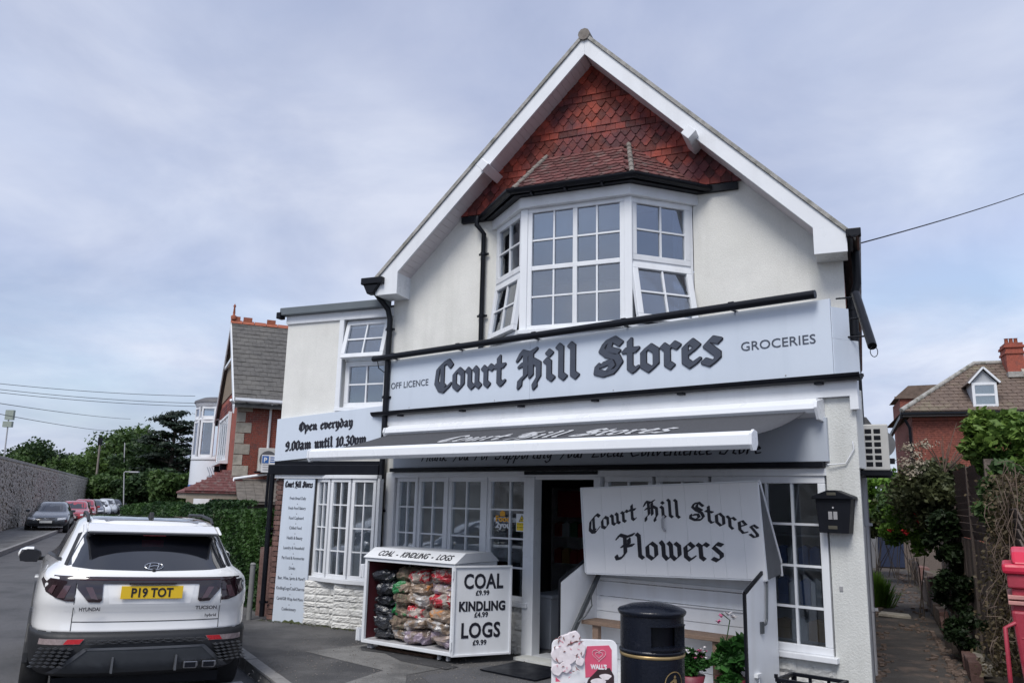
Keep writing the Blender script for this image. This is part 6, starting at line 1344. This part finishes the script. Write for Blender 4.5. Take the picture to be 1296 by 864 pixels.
# stones standing proud on the stretch in view
m = MB()
for k in range(9500):
    s = rr.uniform(30, 96) ; z = rr.uniform(.05, 3.0); p = a + wd * s + nrm2 * .05; w2, h2 = rr.uniform(.06, .17), rr.uniform(.04, .09)
    c = Vector((p.x, p.y, z)); X = Vector((wd.x, wd.y, 0)); Nn = Vector((nrm2.x, nrm2.y, 0)); Z = Vector((0, 0, 1)); pr = rr.uniform(.006, .03)
    e = [c - X * w2, c - X * w2 * .5 + Z * h2, c + X * w2 * .6 + Z * h2 * .9, c + X * w2, c + X * w2 * .4 - Z * h2, c - X * w2 * .6 - Z * h2 * .8]
    m.add(e + [v_ + (c - v_) * .35 + Nn * pr for v_ in e], [(6, 7, 8, 9, 10, 11)] + [(i, (i + 1) % 6, 6 + (i + 1) % 6, 6 + i) for i in range(6)])
part('proud_stones', m, pm('light_flint', (.45, .42, .38), .9, .35, 5, .3, c2=(.26, .24, .215), c2at=(.5, .55), c2scale=5), ww, fixn=False, stuff=True)
def pole(label, px, pt_, pb_, d, r, mat, cat, extra=None, name='utility_pole'):
    A, Bq = ray(px[0], pt_, d), ray(px[1], pb_, d); A.y = Bq.y = d; t = thing(name, label, cat, MW, (Bq.x, d, 0)); part('pole', MB().tube([(Bq.x, d, -.1), A], [r, r * .8], 8), mat, t); return t, A
t, A = pole('leaning grey wooden utility pole at the end of the stone wall', (127, 118), 558, 640, 84, .12, pm('pole_wood', (.20, .17, .15), .9), 'utility pole'); part('pole_cap', MB().box(A.x - .2, A.x + .2, A.y - .1, A.y + .1, A.z - .4, A.z + .35), black_paint, t)
t, A = pole('tall floodlight mast standing behind the stone wall at the far left', (11, 7), 530, 575, 100, .10, grey_pipe, 'floodlight mast', name='floodlight_mast'); part('lamp_head', MB().box(A.x - .55, A.x + .55, A.y - .2, A.y + .2, A.z - 1.0, A.z - .3).box(A.x - .4, A.x + .6, A.y - .2, A.y + .2, A.z - .1, A.z + 1.1), pm('lamp_grey', (.28, .32, .28), .5), t)
t, A = pole('slim street lamp with a bent arm in front of the dark trees', (157, 157), 598, 645, 72, .055, grey_pipe, 'street lamp', name='street_lamp'); part('lamp_arm', MB().tube([A, A + Vector((.1, 0, .1)), A + Vector((.9, 0, .1))], .04, 6).box(A.x + .5, A.x + 1.3, A.y - .12, A.y + .12, A.z + .04, A.z + .15), grey_pipe, t)
t, A = pole('thin distant pole among the dark trees right of the street lamp', (158, 158), 560, 620, 90, .07, grey_pipe, 'utility pole')
def wire(p, q, sag, label, r=.012, group=None):
    pts = [Vector(p).lerp(Vector(q), k / 14) - Vector((0, 0, sag * 4 * (k / 14) * (1 - k / 14))) for k in range(15)]
    o = single('overhead_wire', MB().tube(pts, r, 5, smooth=True), [black_paint], label, 'wire'); return o
for k, (y0_, y1_, nm) in enumerate(((483, 503, 'topmost of the wires crossing the sky at the far left'), (490, 512, 'second from the top of the wires crossing the left sky'), (494, 516, 'third from the top of the wires crossing the left sky'), (506, 530, 'fourth from the top of the wires crossing the left sky'), (518, 546, 'lowest of the wires crossing the left sky'))):
    d2 = 38 if k < 3 else 75; ex = 247 if k < 3 else (165 if k == 3 else 145); wire(ray(-40, y0_ - 2, 32), ray(ex, y1_ - (2 if k < 3 else 0), d2), .12, 'thin overhead wire, ' + nm, .011 if k < 3 else .016)
wire(ray(1088, 308, 9.4), ray(1340, 229, 16), .05, 'single black overhead wire running right from the shop gutter corner', .009)
TR = [  # px of trunk, y of top, distance, radius, leaves
 (12, 565, 118, 7.0, 'mid', 'dark rounded tree behind the stone wall at the far left edge'), (52, 553, 122, 6.0, 'dark', 'tall rounded tree just right of the floodlight mast'),
 (80, 574, 128, 6.5, 'dark', 'low broad dark tree left of the leaning pole'), (104, 572, 120, 6.0, 'mid', 'brownish green tree right behind the leaning pole'),
 (130, 566, 112, 5.5, 'mid', 'medium tree immediately right of the leaning pole'), (172, 530, 98, 6.3, 'mid', 'tallest broad leafy tree rising above the far road'),
 (195, 556, 92, 5.2, 'dark', 'dark tree in front of the conifer'), (150, 590, 82, 4.0, 'brt', 'lighter green bushy tree behind the street lamp'),
 (205, 590, 80, 4.6, 'dark', 'dark bushy tree left of the red brick house'), (176, 600, 78, 3.6, 'dark', 'dark low tree in the middle of the far road end'), (128, 608, 88, 3.6, 'dark', 'low dark tree at the end of the stone wall'), (232, 590, 74, 3.6, 'mid', 'low tree touching the round bay of the red brick house'),
 (-40, 560, 120, 8, 'dark', 'large dark tree beyond the left edge behind the stone wall')]
for k, (px, py, d, r_, mt, lab) in enumerate(TR):
    tp = ray(px, py, d); tree(lab, (tp.x, d, -.1), tp.z + .1, r_, dict(mid=leaf_mid, dark=leaf_dark, brt=leaf_mid)[mt], 100 + k, n=9500, leaf=.15 + d * .0010, trunk=.3, crown_c=.55, crown_h=.46, k=46, group='trees beyond the stone wall' if k < 5 else 'trees at the end of the road', shell=.35, cr=.42)
# cedar: level tiers of dark foliage
tp = ray(222, 522, 88); ct = thing('cedar_tree', 'dark flat-tiered cedar tree rising beside the round bay of the red house', 'conifer', MW, (tp.x, 88, 0)); rr = random.Random(9); H_ = tp.z
m = MB(); m.tube([(tp.x, 88, -.1), (tp.x + .2, 88, H_ * .96)], [.4, .08], 8); allp = []
rg = np.random.default_rng(9)
for k in range(30):
    z = H_ * (.38 + .60 * k / 29); rl = (1 - .55 * (k / 29)) * 4.3 * rr.uniform(.5, 1.1); an = rr.random() * 6.3; e = Vector((tp.x + rl * math.cos(an), 88 + rl * math.sin(an), z + rr.uniform(.1, .5))); m.tube([(tp.x, 88, z - .4), e], [.1, .03], 5)
    for q in range(9):
        t_ = rr.uniform(.3, 1.05); c = Vector((tp.x, 88, z)).lerp(e, t_); allp.append(np.array(c) + rg.normal(size=(26, 3)) * np.array([.5, .5, .10]))
part('trunk', m, bark, ct); v, f = leafcloud(np.concatenate(allp), .2, 9, up=1.2); put(bpy.data.objects.new('crown', leafmesh('crown', v, f, [leaf_cedar])), ct, MW)
pts, _ = clumps((-48, 105, 1.0), (34, 9, 3.6), 30000, 150, 5, cr=.5, shell=.0); pts[:, 2] = np.maximum(pts[:, 2], -.1); v, f = leafcloud(pts, .26, 5)
o = bpy.data.objects.new('undergrowth', leafmesh('undergrowth', v, f, [leaf_dark])); put(o, None, MW); o['kind'] = 'stuff'
# ================================================================ CARS
def ring(z, W_, Rr, Ff, bulge=.05, n=9):
    pts = []
    tr = [0, .22, .42, .6, .74, .85, .93, .98, 1.0]; ty = [0, .003, .012, .03, .065, .12, .21, .36, .62]
    for a, b in zip(tr, ty): pts.append((a * W_, Rr + b + bulge * a * a))
    ym0, ym1 = pts[-1][1], Ff - .75
    for k in (.25, .5, .75, 1.0): pts.append((W_ * (1.0 if k < 1 else .985), ym0 + (ym1 - ym0) * k))
    for a, b in zip([.94, .84, .68, .45, .2, 0], [.42, .22, .11, .04, .01, 0]): pts.append((a * W_, Ff - b))
    full = pts + [(-x, y) for x, y in pts[-2:0:-1]]
    return [(x, y, z) for x, y in full]
def loft(levels, cap=True, zlo=None, bulge=.05):
    m = MB(); rs = [ring(*l, bulge=bulge) for l in levels]; n = len(rs[0])
    for r_ in rs: m.v += r_
    for j in range(len(rs) - 1):
        for i in range(n): m.f.append((j * n + i, j * n + (i + 1) % n, (j + 1) * n + (i + 1) % n, (j + 1) * n + i)); m.sm.append(True); m.mi.append(0)
    if cap: m.f.append(tuple(range((len(rs) - 1) * n, len(rs) * n))); m.sm.append(True); m.mi.append(0)
    m.f.append(tuple(range(n))[::-1]); m.sm.append(False); m.mi.append(0)
    return m
def bvh_of(m):
    vs = [Vector(v) for v in m.v]; return BVHTree.FromPolygons(vs, m.f)
def patch(bvh, outline, ax='rear', off=.004, sub=.07, th=.006, flat=None):
    """a panel with the given outline (x,z from the rear, y,z from the side, x,y from above) laid onto the body"""
    bm = bmesh.new(); vs = [bm.verts.new((a, b, 0)) for a, b in outline]; bm.faces.new(vs); bmesh.ops.triangulate(bm, faces=bm.faces[:])
    for _ in range(6):
        es = [e for e in bm.edges if e.calc_length() > sub]
        if not es: break
        bmesh.ops.subdivide_edges(bm, edges=es, cuts=1); bmesh.ops.triangulate(bm, faces=bm.faces[:])
    last = None; miss = []
    for v in bm.verts:
        a, b = v.co.x, v.co.y
        org, d = {'rear': ((a, -3, b), (0, 1, 0)), 'front': ((a, 9, b), (0, -1, 0)), 'left': ((-3, a, b), (1, 0, 0)), 'right': ((3, a, b), (-1, 0, 0)), 'top': ((a, b, 5), (0, 0, -1))}[ax]
        hit = bvh.ray_cast(Vector(org), Vector(d))[0]
        if hit is None: miss.append(v); continue
        v.co = hit - Vector(d) * off
    good = [v for v in bm.verts if v not in set(miss)]
    for v in miss:
        a, b = v.co.x, v.co.y; key = {'rear': (0, 2), 'front': (0, 2), 'left': (1, 2), 'right': (1, 2), 'top': (0, 1)}[ax]
        g_ = min(good, key=lambda q: (q.co[key[0]] - a) ** 2 + (q.co[key[1]] - b) ** 2); nv = g_.co.copy(); nv[key[0]] = a; nv[key[1]] = b; v.co = nv
    bmesh.ops.recalc_face_normals(bm, faces=bm.faces)
    me = bpy.data.meshes.new('panel'); bm.to_mesh(me); bm.free()
    for p in me.polygons: p.use_smooth = True
    return me
def addpatch(name, bvh, outline, mat, parent, F, label=None, **k):
    me = patch(bvh, outline, **k); me.name = name; me.materials.append(mat)
    # outward-facing
    ax = k.get('ax', 'rear'); d = {'rear': Vector((0, -1, 0)), 'front': Vector((0, 1, 0)), 'left': Vector((-1, 0, 0)), 'right': Vector((1, 0, 0)), 'top': Vector((0, 0, 1))}[ax]
    if sum(p.normal.dot(d) * p.area for p in me.polygons) < 0: me.flip_normals()
    o = part(name, me, mat, parent, F, label=label)
    if not len(o.data.materials): o.data.materials.append(mat)
    return o
def wheel(parent, F, x, y, r, w_, side, rim_m, tyre_m, n=28):
    t = part('wheel', MB().lathe([(r * .62, -w_ / 2), (r * .94, -w_ / 2), (r, -w_ / 2 + .03), (r, w_ / 2 - .03), (r * .94, w_ / 2), (r * .62, w_ / 2)], n=n), tyre_m, parent, F @ T3((x, y, r)) @ RY(90))
    m = MB(); m.lathe([(r * .60, -w_ / 2 + .02), (r * .64, w_ / 2 * .8)], n=n)
    for k in range(5): m.box(-.03, .03, .04, r * .6, w_ / 2 * .5, w_ / 2 * .75, RZ(72 * k))
    m.lathe([(.06, w_ * .2), (.06, w_ * .4)], n=10)
    part('rim', m, rim_m, t, F @ T3((x, y, r)) @ RY(90 * side)); return t
carwhite = pm('pearl_white_car_paint', (.80, .80, .795), .2, .015, 2, coat=1, spec=.5)
tyre_m = pm('tyre_rubber', (.018, .018, .019), .85, .2, 10); rim_m = pm('alloy_rim', (.3, .3, .32), .35, metal=.8)
blk_tr = pm('black_car_trim', (.016, .017, .02), .55, .1, 8, .1, 80); dark_gl = pm('dark_car_glass', (.008, .009, .013), .04, .2, 2, spec=.9, coat=.6)
smoke = pm('smoked_lamp', (.016, .006, .009), .12, .2, 5, coat=1); lampred = pm('red_reflector', (.50, .02, .03), .25, .1, 30, coat=.6); chrome = pm('chrome', (.6, .61, .63), .2, metal=1)
silver_tr = pm('grey_skid_trim', (.05, .055, .062), .45, .06, 6); lampclr = pm('pale_lamp', (.30, .24, .24), .25, .2, 30, coat=.8); plate_y = pm('yellow_plate', (.80, .52, .02), .45, .02, 4); plate_w = pm('white_plate', (.68, .68, .66), .45, .02, 4)
gap_m = pm('panel_gap', (.03, .03, .032), .7)
claw_m = pm('dim_lamp_claw', (.075, .04, .048), .2, .1, 20, coat=.8)
# ---- the white car parked at the kerb
FT = frame(-3.23, 7.62, -.125, 29.06) @ RY(1.3)
tc_ = thing('parked_car', 'white family SUV parked at the kerb, seen from behind, with yellow plate P19 TOT', 'car', FT, group='parked cars')
upper = [(.665, .925, .02, 4.46), (.69, .93, .03, 4.47), (.72, .930, .035, 4.47), (.84, .932, .055, 4.46), (.88, .934, .030, 4.45), (.97, .930, .028, 4.43), (1.06, .922, .05, 4.35), (1.115, .905, .055, 4.2), (1.165, .865, .085, 3.75), (1.20, .815, .135, 3.45), (1.225, .79, .165, 3.38), (1.35, .745, .33, 3.18), (1.47, .70, .49, 2.95), (1.545, .665, .56, 2.7), (1.59, .635, .60, 2.55), (1.615, .60, .66, 2.45), (1.635, .54, .78, 2.3), (1.645, .42, 1.0, 2.05)]
um = loft(upper); body = part('body', um, carwhite, tc_, FT); bv = bvh_of(um)
lower = [(.27, .80, .16, 4.3), (.31, .87, .06, 4.4), (.39, .915, -.01, 4.48), (.52, .935, -.035, 4.5), (.63, .940, -.03, 4.5), (.667, .935, -.01, 4.48)]
lm_ = loft(lower); bump = part('bumper', lm_, blk_tr, tc_, FT); bl = bvh_of(lm_)
mir = lambda o: [(-a, b) for a, b in o][::-1]
def sym(name, o, mat, bvh=bv, parent=None, **k):
    addpatch(name, bvh, o, mat, parent or tc_, FT, **k); addpatch(name, bvh, mir(o), mat, parent or tc_, FT, **k)
# rear window with its black surround
rw = [(-.715, 1.215), (-.5, 1.196), (0, 1.187), (.5, 1.196), (.715, 1.215), (.665, 1.34), (.60, 1.475), (.56, 1.515), (-.56, 1.515), (-.60, 1.475), (-.665, 1.34)]
gw = addpatch('rear_window', bv, rw, dark_gl, tc_, FT, off=.006, sub=.09)
part('spoiler', MB().prism([(.38, 1.507), (.365, 1.528), (.60, 1.583), (.67, 1.59), (.64, 1.505)], -.575, .575, ax='x').prism([(.37, 1.508), (.40, 1.528), (.60, 1.58), (.70, 1.575), (.64, 1.50)], .585, .615, ax='x').prism([(.37, 1.508), (.40, 1.528), (.60, 1.58), (.70, 1.575), (.64, 1.50)], -.615, -.585, ax='x'), carwhite, tc_, FT, bev=.012)
part('spoiler_underside', MB().box(-.58, .58, .36, .60, 1.497, 1.504), blk_tr, tc_, FT)
part('high_stop_lamp', MB().box(-.1, .1, .40, .46, 1.488, 1.496), lampred, tc_, FT)
part('roof_glass', patch(bv, [(-.53, .70), (.53, .70), (.53, 2.2), (-.53, 2.2)], ax='top', off=.005, sub=.2), dark_gl, tc_, FT)['label'] = 'dark glass roof panel'
tc_o = [c for c in tc_.children if c.name.startswith('roof_glass')][0]
if not tc_o.data.materials: tc_o.data.materials.append(dark_gl)
sym('rear_pillar_trim', [(.712, 1.215), (.735, 1.222), (.645, 1.485), (.612, 1.50), (.668, 1.34)], blk_tr, off=.012)
# lamps
part_bar = addpatch('light_bar', bv, [(-.80, 1.078), (.80, 1.078), (.80, 1.135), (-.80, 1.14)], smoke, tc_, FT, off=.010)
addpatch('light_bar_line', bv, [(-.6, 1.108), (.6, 1.108), (.6, 1.118), (-.6, 1.118)], pm('dull_red_bar', (.04, .006, .010), .3), tc_, FT, off=.0125)
for sx in (1, -1):
    fl = (lambda o: o) if sx == 1 else mir
    lt = addpatch('tail_lamp', bv, fl([(.622, 1.10), (.885, 1.118), (.897, 1.085), (.85, 1.0), (.77, .955), (.69, .93), (.622, .928)]), smoke, tc_, FT, off=.011)
    addpatch('lamp_claw', bv, fl([(.66, 1.06), (.71, 1.06), (.76, .955), (.70, .955)]), claw_m, lt, FT, off=.016); addpatch('lamp_claw', bv, fl([(.775, 1.06), (.805, 1.06), (.835, 1.005), (.80, .985)]), claw_m, lt, FT, off=.016)
    l2 = addpatch('tail_lamp', bv, fl([(.41, 1.10), (.612, 1.10), (.612, 1.04), (.51, .925), (.42, .922), (.402, .94)]), smoke, tc_, FT, off=.011)
    addpatch('lamp_claw', bv, fl([(.49, 1.05), (.545, 1.05), (.49, .955), (.435, .945)]), claw_m, l2, FT, off=.016)
# panel gaps
sym('panel_gap', [(.614, .68), (.620, .68), (.622, 1.19), (.616, 1.19)], gap_m, off=.003); addpatch('panel_gap', bv, [(-.614, .752), (.614, .752), (.614, .759), (-.614, .759)], gap_m, tc_, FT, off=.003)
addpatch('panel_gap', bv, [(-.92, .668), (.92, .668), (.92, .674), (-.92, .674)], gap_m, tc_, FT, off=.003)
# plate, badges
ry = -.0
part('plate_recess', patch(bv, [(-.34, .905), (.34, .905), (.37, 1.07), (-.37, 1.07)], off=.002), carwhite, tc_, FT)
pl2 = part('number_plate', MB().box(-.26, .26, .012, .02, .952, 1.063), plate_y, tc_, FT @ T3((0, 0, -.0)), bev=.002)
text('P19 TOT', .108, ink, pl2, FT, -.175, .010, .970, width=.35, offset=.003); part('plate_lamp_hood', MB().box(-.2, .2, .0, .04, 1.078, 1.09), smoke, tc_, FT)
text('HYUNDAI', .042, pm('dark_badge', (.08, .08, .09), .3, metal=.6), tc_, FT, -.575, .012, .855, width=.165, offset=.0015)
text('TUCSON', .042, MATS['dark_badge'], tc_, FT, .385, .012, .855, width=.19, offset=.0015); text('hybrid', .036, MATS['dark_badge'], tc_, FT, .475, .008, .79, width=.10, offset=.001)
lgm = MB()
def lp_(a, b): h_ = bv.ray_cast(Vector((a, -3, b)), Vector((0, 1, 0)))[0]; return Vector((a, h_.y - .014, b))
pts = [lp_(.078 * math.cos(t) , 1.225 + .028 * math.sin(t)) for t in [2 * math.pi * k / 32 for k in range(33)]]; lgm.tube(pts, .0055, 6, caps=False)
lgm.tube([lp_(-.045, 1.204), lp_(-.03, 1.245)], .007, 6).tube([lp_(.03, 1.205), lp_(.047, 1.245)], .007, 6).tube([lp_(-.036, 1.222), lp_(0, 1.230), lp_(.038, 1.228)], .006, 6)
part('emblem', lgm, chrome, tc_, FT, label='slanted H in an oval')
part('wiper_hub', MB().lathe([(.02, 0), (.012, .02)], n=10), blk_tr, tc_, FT @ T3((-.0, .12, 1.19)) @ RX(90))
# bumper details
sym('reflector', [(.53, .58), (.85, .57), (.845, .618), (.50, .625)], lampclr, bvh=bl, off=.008); sym('red_reflector', [(.535, .583), (.66, .580), (.63, .620), (.505, .624)], lampred, bvh=bl, off=.012)
addpatch('skid_plate', bl, [(-.72, .33), (.72, .33), (.50, .545), (-.50, .545)], silver_tr, tc_, FT, off=.016)
sym('skid_edge', [(.50, .548), (.455, .548), (.70, .325), (.76, .325)], pm('mid_grey_trim', (.09, .095, .105), .4), bvh=bl, off=.022); addpatch('skid_edge', bl, [(-.49, .532), (.49, .532), (.49, .552), (-.49, .552)], MATS['mid_grey_trim'], tc_, FT, off=.022)
for x in (-.26, .26): part('diffuser_fin', MB().prism([(-.06, .34), (-.055, .47), (-.02, .47), (.02, .34)], x - .008, x + .008, ax='x'), MATS['mid_grey_trim'], tc_, FT)
tx = MB()
for r in range(3):
    for i in range(11):
        x = -.45 + i * .09 + (r % 2) * .045
        tx.prism([(x - .04, .588 + r * .012), (x, .582 + r * .012), (x + .04, .588 + r * .012), (x, .594 + r * .012)], -.052, -.03)
for sx in (-1, 1):
    for r in range(6):
        for i in range(5):
            x = sx * (.60 + i * .055 + r * .012); z = .545 - r * .028; tx.prism([(x - .025, z), (x, z - .010), (x + .025, z), (x, z + .010)], -.018 + abs(i) * .03, .08)
part('textured_mesh', tx, pm('grille_black', (.045, .047, .052), .4), tc_, FT, stuff=True)
for i, x in enumerate((.385, .545)):
    F_ = FT @ T3((x, -.06, .385)); e = part('exhaust_tip', MB().prism([(-.06, -.03), (.05, -.035), (.068, -.005), (.06, .028), (-.06, .03)], -.01, .16), pm('dull_exhaust_chrome', (.3, .3, .31), .3, metal=1) if i == 0 else MATS['dull_exhaust_chrome'], tc_, F_, bev=.006)
    part('exhaust_bore', MB().box(-.048, .045, -.014, -.0105, -.022, .02), black_paint, e, F_, bev=.008)
part('underbody', MB().box(-.7, .7, .3, 4.2, .17, .26), black_paint, tc_, FT)
# side glass, rails, antenna, mirror, wheels
sg = [(1.0, 1.25), (3.3, 1.16), (2.75, 1.50), (2.3, 1.565), (1.35, 1.56), (1.15, 1.50)]
for ax in ('left', 'right'):
    addpatch('side_window', bv, sg, dark_gl, tc_, FT, ax=ax, off=.005, sub=.15)
    q = addpatch('window_trim', bv, [(.55, 1.245), (3.35, 1.145), (3.35, 1.165), (.6, 1.27)], blk_tr, tc_, FT, ax=ax, off=.008, sub=.15)
    addpatch('door_gap', bv, [(1.12, .68), (1.13, .68), (1.28, 1.2), (1.27, 1.2)], gap_m, tc_, FT, ax=ax, off=.003); addpatch('door_gap', bv, [(2.1, .68), (2.11, .68), (2.11, 1.2), (2.10, 1.2)], gap_m, tc_, FT, ax=ax, off=.003)
    s = -1 if ax == 'left' else 1
    part('roof_rail', MB().tube([(s * .575, .74, 1.60), (s * .575, .88, 1.645), (s * .575, 1.5, 1.668), (s * .56, 2.3, 1.655), (s * .56, 2.45, 1.61)], [.012, .017, .017, .017, .012], 8), blk_tr, tc_, FT)
    mr = part('door_mirror', MB().lathe([(.02, -.105), (.075, -.09), (.092, -.03), (.09, .05), (.06, .10), (.02, .115)], n=16, sy=.9), blk_tr, tc_, FT @ T3((s * 1.04, 2.72, 1.15)) @ RY(90) @ SC(.82, 1, 1.0))
    part('mirror_cap', MB().lathe([(.095, -.03), (.093, .05), (.062, .10), (.02, .118)], n=16, sy=.9), carwhite, mr, FT @ T3((s * 1.04, 2.75, 1.165)) @ RY(90 * s) @ SC(.82, 1, 1.0))
    part('mirror_glass', MB().prism([(-.09, -.06), (.08, -.07), (.10, .0), (.08, .06), (-.06, .065), (-.1, .0)], -.02, -.012), dark_gl, mr, FT @ T3((s * 1.04, 2.65, 1.15)))
    part('mirror_arm', MB().beam((s * .86, 2.75, 1.12), (s * 1.0, 2.74, 1.11), .05, .04), blk_tr, mr, FT)
    for y in (.93, 3.61):
        wheel(tc_, FT, s * .835, y, .365, .235, s, rim_m, tyre_m)
        part('wheel_arch', MB().prism([(y + .43 * math.cos(t), .36 + .43 * math.sin(t)) for t in [R(180 - 12 * k) for k in range(16)]] + [(y + .38 * math.cos(t), .36 + .38 * math.sin(t)) for t in [R(12 * k) for k in range(16)]], s * .90, s * .952, ax='x'), blk_tr, tc_, FT, bev=.01)
    part('door_handle', MB().box(s * .925, s * .955, 1.3, 1.5, 1.02, 1.045), carwhite, tc_, FT, bev=.008)
part('antenna_fin', MB().prism([(.86, 1.635), (1.06, 1.645), (1.04, 1.665), (.93, 1.70), (.885, 1.70)], -.02, .02, ax='x'), blk_tr, tc_, FT, bev=.006)
# ---- cars facing us along the far kerb
def far_car(label, F, paint, kind='hatch', plate=True):
    c = thing('parked_car', label, 'car', F, group='parked cars'); s = .93 if kind == 'small' else 1.0
    L = [(.30, .78, .15, 4.2), (.34, .86, .06, 4.3), (.50, .90, .0, 4.4), (.62, .90, .02, 4.4), (.70, .90, .12, 4.35), (.80, .885, .38, 4.3), (.88, .86, .75, 4.25), (.94, .82, 1.05, 4.2), (1.0, .76, 1.2, 4.1), (1.15, .70, 1.42, 3.95), (1.30, .64, 1.68, 3.75), (1.38, .59, 1.88, 3.6), (1.42, .48, 2.1, 3.4)]
    L = [(a * (1.04 if kind == 'small' else 1), b * s, d * s, e * s) for a, b, d, e in L]
    m = loft(L, bulge=.10); part('body', m, paint, c, F); q = bvh_of(m)
    zz = 1.04 if kind == 'small' else 1
    addpatch('windscreen', q, [(a * s, b * zz) for a, b in [(-.66, .985), (.66, .985), (.57, 1.33), (-.57, 1.33)]], dark_gl, c, F, off=.006, sub=.2)
    for ax in ('left', 'right'): addpatch('side_window', q, [(1.65 * s, 1.0 * zz), (3.7 * s, 1.0 * zz), (3.4 * s, 1.3 * zz), (2.1 * s, 1.33 * zz)], dark_gl, c, F, ax=ax, off=.006, sub=.3)
    addpatch('grille', q, [(-.38, .45), (.38, .45), (.36, .70), (-.36, .70)] if kind != 'small' else [(-.35, .58), (.35, .58), (.33, .66), (-.33, .66)], blk_tr, c, F, off=.008, sub=.2)
    addpatch('lower_grille', q, [(-.75, .34), (.75, .34), (.72, .43), (-.72, .43)], blk_tr, c, F, off=.009, sub=.2)
    for o_ in ([(.45, .60), (.80, .64), (.80, .73), (.46, .70)],): addpatch('headlamp', q, o_, pm('headlamp_glass', (.45, .47, .5), .1, coat=1) if 'headlamp_glass' not in MATS else MATS['headlamp_glass'], c, F, off=.009); addpatch('headlamp', q, mir(o_), MATS['headlamp_glass'], c, F, off=.009)
    part('number_plate', MB().box(-.26, .26, -.03, -.018, .47, .58), plate_w, c, F)
    em_ = MB(); [em_.tube([(x + .035 * math.cos(t), -.022, .64 + .035 * math.sin(t)) for t in [2 * math.pi * k / 14 for k in range(15)]], .006, 4) for x in (-.075, -.025, .025, .075)] if kind == 'saloon' else em_.tube([(.05 * math.cos(t), -.022, .64 + .04 * math.sin(t)) for t in [2 * math.pi * k / 14 for k in range(15)]], .008, 4)
    part('emblem', em_, chrome, c, F)
    for sx in (-1, 1):
        part('door_mirror', MB().box(-.09, .09, -.05, .06, -.06, .06), paint, c, F @ T3((sx * .97 * s, 1.55, 1.0)), bev=.03)
        for y in (.80, 3.35): wheel(c, F, sx * .80 * s, y * s, .32, .21, sx, rim_m, tyre_m, 20)
    return c
def cpaint(n, c_): return pm(n, c_, .25, .03, 2, coat=1)
dirw = math.degrees(math.atan2(wd.y, wd.x)) - 90
gy = cpaint('grey_car_paint', (.045, .052, .062)); rdp = cpaint('red_car_paint', (.34, .012, .02)); blp = cpaint('black_car_paint', (.015, .016, .02)); svp = cpaint('silver_car_paint', (.42, .44, .46)); wtp = cpaint('white_car_paint', (.62, .64, .66))
for (px, py, lab, pt_, kind) in ((56, 674.5, 'dark grey saloon with white plate parked nearest along the stone wall', gy, 'saloon'), (88, 666, 'red hatchback parked directly behind the dark grey saloon', rdp, 'hatch'), (101, 661, 'second red car parked farther along the stone wall', rdp, 'small'), (114, 658, 'black car parked beyond the two red cars', blp, 'hatch'), (124, 655.5, 'white hatchback parked beyond the black car', wtp, 'hatch'), (134, 654, 'silver car parked beyond the white hatchback', svp, 'small'), (143, 652.5, 'dark car half hidden at the end of the parked row', blp, 'hatch'), (150, 651, 'farthest pale car just left of the hedge end', svp, 'hatch')):
    g_ = gp(px, py, -.12); far_car(lab, frame(g_.x, g_.y, -.12, dirw + (0 if px < 110 else 4)), pt_, kind)
